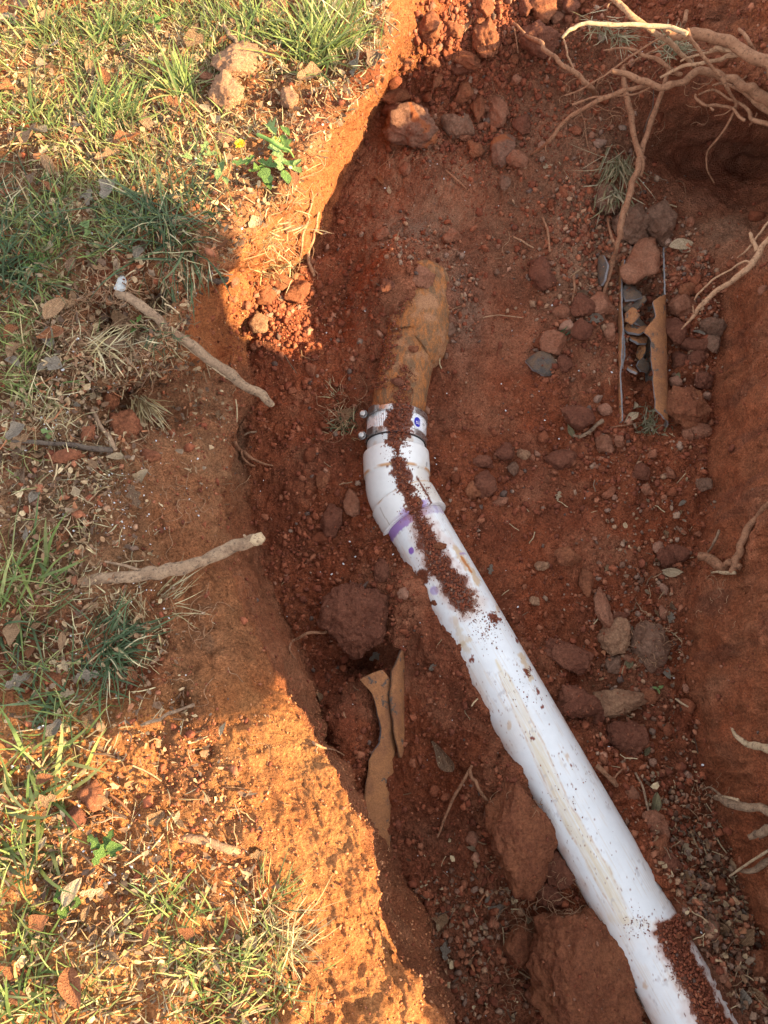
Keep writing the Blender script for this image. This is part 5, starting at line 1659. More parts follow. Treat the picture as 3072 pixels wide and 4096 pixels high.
root('tree_root', 'thickest root, sweeping in from the upper right edge', 'root',
     [(3150, 345, -.03, 36), (3060, 260, -.025, 32), (2960, 185, -.02, 30), (2860, 150, -.02, 27), (2770, 142, -.02, 25), (2700, 140, -.02, 20), (2655, 128, -.015, 13)], M_ROOT,
     [('side_root', [(2745, 135, .005, 10), (2620, 108, .0, 9.5), (2500, 100, .0, 9), (2400, 96, .0, 8), (2330, 98, -.005, 7.5), (2285, 112, -.01, 7), (2252, 148, -.02, 5)], M_WOODEND),
      ('side_root', [(2746, 120, .0, 8), (2760, 150, .0, 7), (2777, 172, -.01, 7), (2814, 228, -.03, 7), (2857, 277, -.05, 6), (2894, 320, -.07, 7), (2913, 364, -.09, 6), (2940, 419, -.12, 6), (2906, 505, -.16, 5), (2863, 567, -.2, 5), (2829, 616, -.24, 4), (2829, 678, -.27, 3.5), (2857, 730, -.3, 3)]),
      ('rootlet', [(2940, 425, -.12, 3), (2900, 455, -.14, 2.4), (2858, 466, -.16, 2)]),
      ('rootlet', [(2680, 112, .0, 3.5), (2690, 100, .01, 2)])])
root('tree_root', 'straight root slanting down from the top edge, lit yellow at its upper end', 'root',
     [(2420, -40, .01, 15), (2470, 10, .005, 16), (2520, 58, .0, 15), (2575, 100, -.01, 14), (2640, 145, -.03, 13), (2700, 195, -.06, 12), (2760, 250, -.1, 10), (2790, 285, -.13, 8)], M_ROOTP,
     [('rootlet', [(2445, 10, .0, 3), (2432, 22, .0, 2.6), (2430, 40, -.01, 2)])])
root('tree_root', 'thick forked root with a broken upturned end crossing above the dark hollow', 'root',
     [(3150, 425, -.10, 32), (3072, 392, -.10, 28), (3005, 362, -.10, 25), (2940, 325, -.10, 21), (2876, 300, -.10, 21), (2814, 293, -.10, 19), (2746, 308, -.10, 18), (2691, 336, -.10, 17), (2641, 353, -.10, 16), (2586, 333, -.09, 16), (2518, 300, -.08, 15), (2446, 279, -.075, 12)], M_ROOT,
     [('side_root', [(2600, 342, -.10, 8), (2540, 352, -.11, 9), (2481, 370, -.12, 9.5), (2413, 394, -.14, 9.5), (2346, 431, -.16, 9), (2296, 462, -.18, 8.5), (2229, 511, -.21, 8.5), (2186, 567, -.24, 8), (2124, 616, H(.004), 6)]),
      ('rootlet', [(2481, 365, -.12, 5), (2420, 385, -.14, 5), (2340, 402, -.16, 4.5), (2290, 418, -.17, 4)]),
      ('rootlet', [(2600, 350, -.11, 4), (2560, 372, -.13, 3.5), (2500, 380, -.14, 3.5), (2455, 384, -.15, 2)]),
      ('rootlet', [(2190, 560, -.24, 3.5), (2184, 590, -.25, 3), (2188, 616, -.26, 2.4)])])
root('tree_root', 'root running diagonally from the rubble towards the root tangle', 'root',
     [(2050, 95, H(.01), 6), (2080, 118, H(.03), 8), (2112, 146, H(.04), 9), (2161, 168, -.13, 10.5), (2186, 203, -.13, 11), (2229, 240, -.13, 11.5), (2266, 271, -.13, 12), (2321, 314, -.15, 13), (2360, 352, -.17, 14), (2386, 375, H(.004), 15)], M_ROOT,
     [('rootlet', [(2205, 225, -.13, 4), (2196, 242, -.13, 3)]), ('rootlet', [(2056, 105, H(.02), 3), (2064, 150, H(.02), 3), (2072, 212, H(.02), 2.5)])])
root('tree_root', 'long root hanging from the tangle down past the grey clods', 'root',
     [(2680, 270, -.14, 11), (2660, 330, -.16, 12), (2617, 456, -.2, 13), (2592, 542, -.22, 14), (2561, 616, -.24, 16), (2543, 696, -.25, 17), (2524, 770, -.255, 17), (2494, 860, -.26, 16), (2477, 930, -.265, 16), (2469, 985, -.28, 13), (2452, 1045, H(.025), 12), (2430, 1119, H(.018), 11), (2414, 1187, H(.01), 8)], M_ROOT,
     [('side_root', [(2494, 265, -.17, 11), (2494, 327, -.19, 11), (2509, 394, -.2, 12), (2524, 468, -.21, 12), (2543, 555, -.225, 12), (2563, 630, -.24, 12), (2545, 700, -.255, 10)]),
      ('rootlet', [(2462, 975, -.28, 6), (2440, 930, -.28, 5), (2430, 870, H(.02), 4)])])
root('tree_root', 'thin pale root rising leftwards from the thick root into the tangle', 'root',
     [(2960, 215, -.05, 13), (2937, 222, -.05, 12), (2876, 240, -.06, 11), (2808, 252, -.06, 9), (2752, 261, -.07, 9), (2697, 281, -.08, 8), (2640, 310, -.09, 6)], M_ROOTP,
     [('rootlet', [(2937, 205, -.05, 8), (2860, 205, -.05, 5), (2780, 225, -.06, 5), (2720, 245, -.06, 4)]),
      ('rootlet', [(2930, 195, -.03, 9), (2870, 190, -.03, 7), (2840, 200, -.04, 5)], M_ROOTP)])
root('tree_root', 'wiry root arching from the tangle down to the left', 'root',
     [(2690, 130, -.02, 5), (2605, 172, -.05, 5), (2555, 203, -.07, 5), (2494, 246, -.09, 5), (2444, 283, -.11, 5), (2358, 339, -.14, 5), (2310, 365, -.16, 5), (2259, 382, -.17, 3)], M_ROOT,
     [('rootlet', [(2400, 310, -.12, 4), (2390, 330, -.13, 3)]), ('rootlet', [(2700, 160, -.04, 4), (2620, 200, -.07, 4), (2560, 232, -.09, 4), (2490, 262, -.11, 3)])])
root('tree_root', 'knobbly root lying across the middle of the tangle', 'root',
     [(2720, 300, -.1, 11), (2697, 288, -.09, 10), (2660, 258, -.08, 10), (2629, 234, -.08, 10), (2580, 222, -.08, 9), (2537, 200, -.08, 7), (2480, 192, -.08, 5), (2415, 200, -.09, 3)], M_ROOT)
root('tree_root', 'curly root looping over the dark hollow', 'root',
     [(3080, 498, -.12, 12), (3011, 478, -.12, 11), (2987, 432, -.12, 8), (2913, 392, -.12, 6), (2851, 362, -.12, 6), (2796, 377, -.12, 4)], M_ROOT,
     [('rootlet', [(2975, 492, -.12, 7), (2940, 445, -.12, 6), (2913, 426, -.13, 6), (2860, 422, -.13, 6), (2814, 418, -.13, 6), (2790, 400, -.13, 5), (2783, 380, -.13, 4)]),
      ('rootlet', [(2853, 440, -.13, 5), (2840, 428, -.13, 3)]),
      ('rootlet', [(2990, 300, -.10, 4), (2955, 330, -.11, 4), (2920, 318, -.1, 3)]),
      ('rootlet', [(3030, 450, -.12, 3), (3010, 490, -.14, 3), (2996, 505, -.15, 2)])])
root('tree_root', 'root bundle running along the top of the dark hollow', 'root',
     [(3110, 455, -.115, 20), (3040, 420, -.115, 18), (2985, 375, -.11, 12), (2930, 345, -.105, 8), (2880, 335, -.10, 6), (2850, 342, -.10, 4)], M_ROOT)
root('tree_root', 'short hanging root piece above the tangle', 'root', [(2256, 157, -.12, 4), (2266, 203, -.13, 5), (2278, 240, -.14, 5), (2296, 283, -.15, 4)], M_ROOTP)
root('tree_root', 'thin dark root hanging beside the hanging clod in the tangle', 'root', [(2615, 360, -.15, 2), (2610, 430, -.17, 2), (2590, 480, -.19, 2), (2575, 530, -.2, 1.6)], M_DARKTWIG)
root('tree_root', 'hair-thin rootlet hanging on the brown wall left of the tangle', 'root', [(2310, 430, H(.01), 2.4), (2335, 480, H(.008), 3), (2344, 540, H(.006), 3), (2356, 600, H(.004), 2)], M_ROOT,
     [('rootlet', [(2380, 415, H(.02), 2.5), (2420, 440, H(.015), 2.2), (2488, 455, H(.01), 2)])])
root('tree_root', 'small hooked rootlet inside the dark hollow', 'root', [(2705, 722, H(.008), 3), (2735, 735, H(.008), 3), (2745, 790, H(.006), 2.2)], M_ROOT)
root('tree_root', 'upright root at the top edge right of the lit root', 'root', [(2745, 45, H(.02), 11), (2738, 80, H(.02), 12), (2732, 110, H(.01), 10)], M_ROOT)
root('tree_root', 'drooping root behind the thick root at the right edge', 'root', [(2955, 120, H(.05), 9), (3000, 170, H(.06), 9), (3040, 250, -.08, 10), (3050, 300, -.1, 10), (3080, 340, -.12, 8)], M_ROOT)
root('tree_root', 'long pale root with a pointed tip reaching in from the right edge', 'root',
     [(3110, 925, -.10, 16), (3080, 960, -.11, 16), (3036, 1008, -.12, 15), (3005, 1064, -.13, 15), (2943, 1119, -.15, 14), (2869, 1162, -.17, 13), (2808, 1224, -.19, 12), (2771, 1267, -.21, 9), (2728, 1316, -.23, 3)], M_ROOTP,
     [('rootlet', [(3003, 1046, -.13, 5), (2960, 1055, -.14, 4.5), (2900, 1090, -.16, 4), (2840, 1130, -.18, 4), (2800, 1165, -.19, 4), (2781, 1200, -.2, 3)]),
      ('side_root', [(3030, 1000, -.12, 9), (3010, 960, -.12, 8), (2998, 928, -.12, 6)]),
      ('rootlet', [(2775, 1250, -.2, 3), (2772, 1225, -.2, 2)])])
root('tree_root', 'thin straight root above the long pale one at the right edge', 'root', [(3090, 870, -.11, 8), (3040, 930, -.13, 7), (3000, 985, -.14, 6), (2950, 1030, -.16, 4)], M_ROOTP)
root('tree_root', 'broken root with a bare splintered tip on the right wall', 'root',
     [(3090, 2010, H(.0), 16), (3030, 2065, H(.006), 17), (2992, 2120, H(.010), 18), (2968, 2185, H(.014), 19), (2945, 2240, H(.02), 19), (2925, 2285, H(.028), 14)], M_ROOT,
     [('side_root', [(2950, 2262, H(.022), 14), (2900, 2262, H(.03), 17), (2850, 2250, H(.035), 19), (2795, 2236, H(.04), 18)], M_ROOT),
      ('splinter', [(2935, 2288, H(.03), 9), (2895, 2290, H(.032), 7), (2852, 2290, H(.035), 4)], M_WOODEND)])
root('tree_root', 'pale bare root curving out of the right wall', 'root', [(3110, 2995, H(.03), 24), (3072, 2990, H(.035), 22), (3020, 2982, H(.04), 19), (2970, 2962, H(.045), 15), (2928, 2918, H(.05), 6)], M_WOODEND)
root('tree_root', 'torn grey root jutting from the wall under the pale bare one', 'root', [(3110, 3262, H(.01), 20), (3040, 3240, H(.02), 22), (2960, 3215, H(.03), 22), (2900, 3200, H(.035), 20), (2862, 3192, H(.03), 14)], M_STICK,
     [('splinter', [(2880, 3180, H(.03), 6), (2840, 3150, H(.02), 4), (2808, 3160, H(.015), 2)]), ('splinter', [(2950, 3200, H(.045), 6), (2900, 3190, H(.045), 5), (2868, 3186, H(.045), 3)], M_WOODEND)])
root('tree_root', 'stubby grey root end at the right edge below the torn one', 'root', [(3110, 3305, H(.02), 24), (3060, 3318, H(.035), 23), (3020, 3335, H(.04), 19), (2990, 3345, H(.045), 12)], M_STICK)
root('tree_root', 'short broken root low on the right wall', 'root', [(3110, 3440, H(.01), 16), (3040, 3462, H(.02), 16), (2995, 3480, H(.03), 13), (2960, 3488, H(.03), 8)], M_STICK)
root('grass_stalk', 'dry straw stalk poking from the right wall at the bottom', 'stalk', [(3100, 3385, H(.03), 5), (3000, 3448, H(.045), 5), (2918, 3505, H(.05), 4)], M_WOODEND, wob=.05)
root('tree_root', 'wavy lit rootlet lying on the sunny left wall', 'root', [(1244, 759, H(.004), 4), (1249, 805, H(.006), 5), (1232, 856, H(.008), 6), (1236, 877, H(.008), 6), (1215, 927, H(.01), 7), (1206, 991, H(.01), 6), (1198, 1050, H(.008), 5), (1200, 1095, H(.002), 4)], M_ROOTP)
root('tree_root', 'thicker lit root standing off the left wall with a side hair', 'root', [(1276, 851, H(.03), 6), (1263, 906, H(.035), 7), (1253, 957, H(.035), 8), (1237, 1003, H(.03), 9), (1237, 1046, H(.02), 9), (1255, 1102, H(.004), 9)], M_ROOTP,
     [('rootlet', [(1265, 923, H(.035), 3), (1291, 936, H(.05), 3), (1310, 930, H(.05), 2.5), (1335, 936, H(.05), 2)])])
root('tree_root', 'bent thin root below the left wall beside the round clod', 'root', [(1316, 2495, H(.01), 7), (1299, 2531, H(.02), 8), (1244, 2531, H(.03), 7.5), (1200, 2548, H(.03), 7), (1170, 2562, H(.03), 7), (1158, 2590, H(.02), 6), (1165, 2613, H(.01), 5), (1182, 2636, H(.003), 3)], M_ROOT)
root('tree_root', 'short lit rootlet poking from the left wall above the buried pipe', 'root', [(1255, 2968, H(.002), 8), (1275, 2985, H(.012), 7), (1300, 2992, H(.02), 5), (1340, 3000, H(.02), 4), (1378, 3022, H(.02), 3)], M_ROOTP,
     [('rootlet', [(1275, 2980, H(.012), 4), (1262, 3000, H(.01), 3), (1270, 3015, H(.01), 2)])])
root('tree_root', 'forked twig-like root lying left of the big angular boulder', 'root', [(1886, 3062, H(.022), 8), (1860, 3110, H(.018), 8), (1814, 3192, H(.014), 8), (1777, 3285, H(.01), 7), (1749, 3350, H(.005), 4)], M_ROOT,
     [('side_root', [(1880, 3075, H(.02), 8), (1885, 3110, H(.018), 8), (1915, 3155, H(.015), 7), (1971, 3222, H(.006), 5)])])
root('twig', 'short root piece right of the white pipe at mid height', 'twig', [(2380, 3062, H(.012), 10), (2420, 3095, H(.014), 11), (2471, 3141, H(.012), 10)], M_ROOT, [('stub', [(2455, 3115, H(.016), 4), (2488, 3078, H(.02), 3)])])
root('twig', 'thin twig standing beside a green-brown leaf right of the pipe', 'twig', [(2540, 3090, H(.006), 5), (2570, 3150, H(.012), 5), (2598, 3260, H(.01), 5)], M_STICK)
root('twig', 'small forked twig under the dark angular clod', 'twig', [(2404, 1686, H(.012), 9), (2360, 1722, H(.014), 8), (2314, 1751, H(.01), 7)], M_STICK, [('stub', [(2318, 1748, H(.012), 5), (2290, 1742, H(.015), 4)])])
root('twig', 'brown rootlet curled on the floor left of the coupling', 'twig', [(940, 1768, H(.01), 7), (960, 1800, H(.012), 8), (990, 1822, H(.014), 7), (1040, 1850, H(.01), 5), (1090, 1862, H(.006), 3)], M_ROOT,
     [('side_root', [(965, 1802, H(.012), 5), (985, 1845, H(.01), 5), (1020, 1862, H(.006), 3)])])
root('twig', 'small pale bent twig left of the coupling', 'twig', [(978, 1738, H(.006), 4), (1000, 1728, H(.01), 4), (1026, 1726, H(.008), 4)], M_STICK)
root('twig', 'thin straight twig on the brown floor near the top of the photo', 'twig', [(1783, 682, H(.004), 4), (1830, 722, H(.008), 4), (1866, 758, H(.006), 4)], M_ROOT)
root('twig', 'thin curved rootlet standing on the slope below the root tangle', 'twig', [(2172, 870, H(.004), 4), (2188, 920, H(.01), 6), (2202, 1010, H(.008), 5)], M_ROOT)
root('twig', 'wavy pale rootlet on the dark slope', 'twig', [(2054, 948, H(.004), 3), (2085, 962, H(.008), 4), (2134, 990, H(.006), 3)], M_ROOTP)
root('twig', 'fine pale rootlet bridging the slope right of the old pipe hub', 'twig', [(1932, 1270, H(.002), 2.6), (1975, 1262, H(.012), 2.6), (2030, 1264, H(.012), 2.6), (2092, 1272, H(.003), 2)], M_ROOTP)
root('twig', 'upright twig between clods left of the broken pipe', 'twig', [(2296, 1100, H(.02), 5), (2297, 1150, H(.02), 5), (2290, 1205, H(.012), 4)], M_ROOT)
root('twig', 'slim twig leaning at the right wall above the splintered root', 'twig', [(2878, 2120, H(.02), 5), (2860, 2165, H(.02), 5), (2835, 2208, H(.01), 4)], M_STICK)
root('twig', 'pale stem across the floor below the olive leaf', 'twig', [(2440, 1710, H(.006), 3), (2500, 1700, H(.008), 3), (2570, 1692, H(.006), 3)], M_ROOT)
root('twig', 'fine crossing stem at the foot of the right wall', 'twig', [(2700, 2795, H(.004), 4), (2730, 2812, H(.012), 4), (2760, 2830, H(.008), 3)], M_WOODEND)
root('stick', 'long weathered stick lying across the ledge on the left', 'stick',
     [(462, 1172, .006, 14), (505, 1187, .01, 19), (560, 1218, .008, 19), (620, 1262, .0, 19), (700, 1330, -.015, 19), (790, 1400, -.035, 20), (850, 1445, -.05, 19), (930, 1505, -.07, 20), (1000, 1555, -.085, 20), (1050, 1588, -.10, 18), (1086, 1616, -.108, 14)], M_STICK,
     [('broken_end', [(1060, 1596, -.100, 15), (1080, 1610, -.105, 14), (1092, 1621, -.108, 11)], M_WOODEND),
      ('bark_strip', [(700, 1352, -.02, 5), (790, 1420, -.04, 6), (850, 1468, -.055, 6), (930, 1525, -.075, 5)], M_WOODEND)], wob=.10)
root('stick', 'thick cut root sticking out over the trench edge at mid left', 'stick',
     [(335, 2335, .008, 20), (400, 2320, .012, 25), (480, 2310, .015, 25), (560, 2300, .016, 25), (620, 2285, .016, 27), (700, 2280, .012, 27), (760, 2265, .005, 28), (830, 2235, -.005, 27), (900, 2208, -.01, 27), (980, 2175, -.01, 27), (1035, 2155, -.01, 26)], M_STICK,
     [('broken_end', [(1010, 2165, -.009, 26), (1036, 2154, -.009, 25), (1043, 2151, -.009, 20)], M_WOODEND),
      ('side_root', [(560, 2285, .02, 9), (500, 2262, .02, 6), (420, 2245, H(.01), 4)]),
      ('rootlet', [(500, 2320, .0, 5), (495, 2380, H(.01), 4)]), ('rootlet', [(985, 2150, .0, 6), (975, 2138, .005, 4)])], wob=.08)
root('twig', 'dark wet twig lying among leaves at the left edge', 'twig', [(50, 1765, H(.01), 6), (140, 1768, H(.014), 8), (250, 1775, H(.014), 10), (350, 1790, H(.012), 11), (452, 1800, H(.012), 10)], M_DARKTWIG, wob=.12)
root('twig', 'grey-brown twig leaning against the tall reddish clod', 'twig', [(368, 1642, H(.03), 7), (400, 1700, H(.03), 8), (435, 1750, H(.025), 8), (465, 1803, H(.018), 9)], M_STICK, [('rootlet', [(395, 1690, H(.03), 3), (372, 1650, H(.035), 2)])], wob=.12)
root('twig', 'dark curled bark strip at the edge of the sunlit cut', 'twig', [(835, 1112, H(.01), 8), (870, 1122, H(.02), 12), (900, 1122, H(.025), 10), (915, 1110, H(.03), 5)], M_DARKTWIG)
root('twig', 'sunlit twig among dry leaves on the lower left bank', 'twig', [(560, 2905, H(.012), 6), (640, 2872, H(.014), 7), (700, 2850, H(.014), 7), (775, 2820, H(.012), 6)], M_STICK)
root('tree_root', 'thick root just surfacing from the lit soil at lower left', 'root', [(640, 3405, H(-.01), 14), (740, 3355, H(-.002), 18), (820, 3365, H(0), 24), (920, 3395, H(0), 26), (1010, 3425, H(-.006), 18)], M_ROOTP, wob=.1)
root('twig', 'thin twig lying on the lit grass at the top', 'twig', [(893, 105, H(.01), 8), (925, 140, H(.012), 9), (950, 170, H(.01), 8)], M_STICK)
# fine roots: hair on clods and in the hollow under the grass (one mass nobody could count)
def hair_mesh(name, items, m, label):
    Vs, Fs, off = [], [], 0
    for c, r, sd in items:
        V, F = tube_vf(c, r, 4, 4, .6, .1, sd)
        F = [[q + off for q in f] for f in F]
        Vs.append(V); Fs += F; off += len(V)
    o = mesh_np(name, np.concatenate(Vs), Fs, m)
    return tag(o, label, None, None, 'stuff')
items = []
rh = random.Random(5)
def hair(cu, cv, su, sv_, n, length, lift=.012, r=1.6, ang=None, spread=3.2):
    for k in range(n):
        a0, b0 = rh.gauss(cu, su), rh.gauss(cv, sv_)
        th = rh.uniform(0, 2 * math.pi) if ang is None else math.radians(ang) + rh.uniform(-spread, spread) * .35
        c = []; rr = []
        L_ = length * rh.uniform(.5, 1.3)
        hh = rh.uniform(.2, 1) * lift
        base, _n = hit(a0, b0)
        for i in range(5):
            a = a0 + math.cos(th) * L_ * i / 4; b = b0 + math.sin(th) * L_ * i / 4
            th += rh.uniform(-.6, .6)
            loc, _n = hit(a, b)
            z = max(loc.z, base.z - .02) + hh * math.sin(math.pi * (i + .3) / 4.6) + 0.001
            p = pt(a, b, z)
            c.append(p); rr.append(px(p, r * (1 - .15 * i)))
        items.append((c, rr, rh.randint(0, 99999)))
hair(470, 1260, 80, 60, 60, 120, .03)
hair(560, 1400, 90, 50, 40, 110, .02)
hair(330, 1300, 120, 80, 40, 110, .02)
hair(2090, 3700, 60, 90, 26, 90, .03); hair(2220, 3640, 80, 30, 30, 120, .04); hair(2400, 3690, 60, 60, 24, 90, .04)
hair(2520, 3980, 30, 90, 26, 90, .03); hair(2030, 3950, 20, 70, 16, 70, .03)
hair(2600, 2560, 45, 45, 60, 60, .05); hair(2220, 3480, 40, 40, 14, 70, .03)
hair(2080, 3230, 70, 20, 14, 70, .06)
hair(2350, 420, 60, 60, 20, 90, .02); hair(2600, 420, 120, 80, 16, 90, .03); hair(1360, 1640, 40, 50, 30, 80, .03)
hair(820, 2450, 60, 40, 16, 90, .01); hair(780, 1980, 40, 40, 10, 80, .006); hair(1150, 950, 60, 120, 40, 70, .01, ang=70)
hair(2900, 2330, 60, 60, 12, 50, .02); hair(2820, 3190, 30, 30, 14, 60, .02)
hair(700, 700, 500, 450, 70, 120, .012); hair(300, 2000, 250, 350, 70, 120, .012); hair(500, 3600, 400, 350, 60, 110, .012)
hair_mesh('fine_roots', items, M_ROOTP, 'hair-thin roots trailing over clods and under the torn turf')

# ------------------------------------------------------------------ dry leaves
def leaf_mesh(kind, seed, sub=(16, 9)):
    r = random.Random(seed)
    nt_, nsd = sub
    V = []
    curl, bend, twist = r.uniform(-.5, .9), r.uniform(-.35, .5), r.uniform(-.5, .5)
    for i in range(nt_):
        t = i / (nt_ - 1)
        if kind == 'oval': w = math.sin(math.pi * t ** 0.9) ** 0.75 * .24
        elif kind == 'pointed': w = (math.sin(math.pi * t ** 1.25) ** 1.1) * .20
        elif kind == 'spoon': w = (0.04 + .22 * max(0, math.sin(math.pi * min(1, t ** 1.7))) ** .8) * (1 if t < .97 else .4)
        elif kind == 'lobed': w = (math.sin(math.pi * t ** .9) ** .8) * (.22 + .09 * math.sin(t * 17))
        else: w = math.sin(math.pi * t) ** .6 * .3 * (1 + .25 * math.sin(t * 9 + seed))
        w = max(w, .004)
        for k in range(nsd):
            s = 2 * k / (nsd - 1) - 1
            x = s * w + .05 * math.sin(t * 3 + seed)
            y = t - .5
            z = curl * (x * x) * 3.2 + bend * (y * y) + abs(s) * w * .25 + .012 * math.sin(9 * t + 5 * s + seed) + twist * x * y * 1.5
            V.append((x, y, z))
    F = grid_faces(nt_, nsd)
    return mesh_np('leaf', np.array(V), F, None, None, None, True, False)
def m_leaf(nm, c1, c2, spot=False):
    def f(n):
        p = n.coord('Object')
        x = n.new('ShaderNodeSeparateXYZ'); n.link(p, x.inputs[0])
        vein = n.ramp(n.math('ABSOLUTE', x.outputs[0]), [(0.0, 1.0), (0.018, 0.0)])
        c = n.mix(n.ramp(n.noise(p, 5, 5, .65), [(.35, 0.), (.65, 1.)]), c1, c2)
        wv = n.new('ShaderNodeTexWave', wave_type='BANDS', bands_direction='Y')
        wv.inputs['Scale'].default_value = 5; wv.inputs['Distortion'].default_value = 1.5
        n.link(p, wv.inputs['Vector'])
        c = n.mix(n.ramp(wv.outputs[0], [(.85, 0.), (.97, .35)]), c, tuple(min(1, q * 1.4) for q in c1))
        c = n.mix(n.math('MULTIPLY', vein, .6), c, tuple(min(1, q * 1.5) for q in c1))
        if spot:
            c = n.mix(n.ramp(n.voro(p, 9), [(.10, 1.), (.16, 0.)]), c, (.6, .5, .3))
        n.color(c)
        n.normal(n.bump(n.noise(p, 14, 4), .01))
    return mat(nm, f, .7, .25)
ML = {'tan': m_leaf('tan_leaf', (.36, .21, .11), (.26, .14, .07)), 'pale': m_leaf('pale_leaf', (.52, .38, .24), (.42, .29, .17)),
      'brown': m_leaf('brown_leaf', (.22, .125, .07), (.15, .085, .05), True), 'grey': m_leaf('grey_leaf', (.30, .24, .18), (.22, .17, .125)),
      'olive': m_leaf('olive_leaf', (.26, .22, .11), (.2, .16, .09)), 'rust': m_leaf('rust_leaf', (.34, .13, .055), (.24, .09, .04))}
KINDS_ = ['oval', 'pointed', 'spoon', 'lobed', 'broad']
LM = {}
for kd in KINDS_:
    for s in range(3):
        base = leaf_mesh(kd, 11 * s + len(kd))
        for mn, m in ML.items():
            me = base.copy(); me.materials.append(m); LM[(kd, s, mn)] = me
rl = random.Random(9)
def leaf(u_, v_, size, ang, kind, colr, label, group=None, lift=.004, tilt=.25):
    """ang: direction of the leaf's length in the photo, degrees anticlockwise from right."""
    loc, nor = hit(u_, v_)
    nor = (nor * .6 + Vector((0, 0, .6))).normalized()
    s = size * depth(loc) / FPX
    yd = Vector((math.cos(math.radians(ang)), math.sin(math.radians(ang)), 0))
    yd = (yd - nor * yd.dot(nor)).normalized()
    yd = (yd + nor * rl.uniform(-tilt, tilt)).normalized()
    xd = yd.cross(nor).normalized()
    xd = (xd + nor * rl.uniform(-tilt, tilt)).normalized()
    zd = xd.cross(yd).normalized()
    R = Matrix((xd, yd, zd)).transposed().to_4x4()
    o = bpy.data.objects.new('fallen_leaf', LM[(kind, rl.randint(0, 2), colr)])
    o.matrix_world = Matrix.Translation(loc + Vector((0, 0, lift + (.009 if group is None and loc.z > -.1 else 0) + s * .06))) @ R @ Matrix.Diagonal((s, s, s, 1))
    C.objects.link(o)
    tag(o, label, 'leaf', group)
    return o
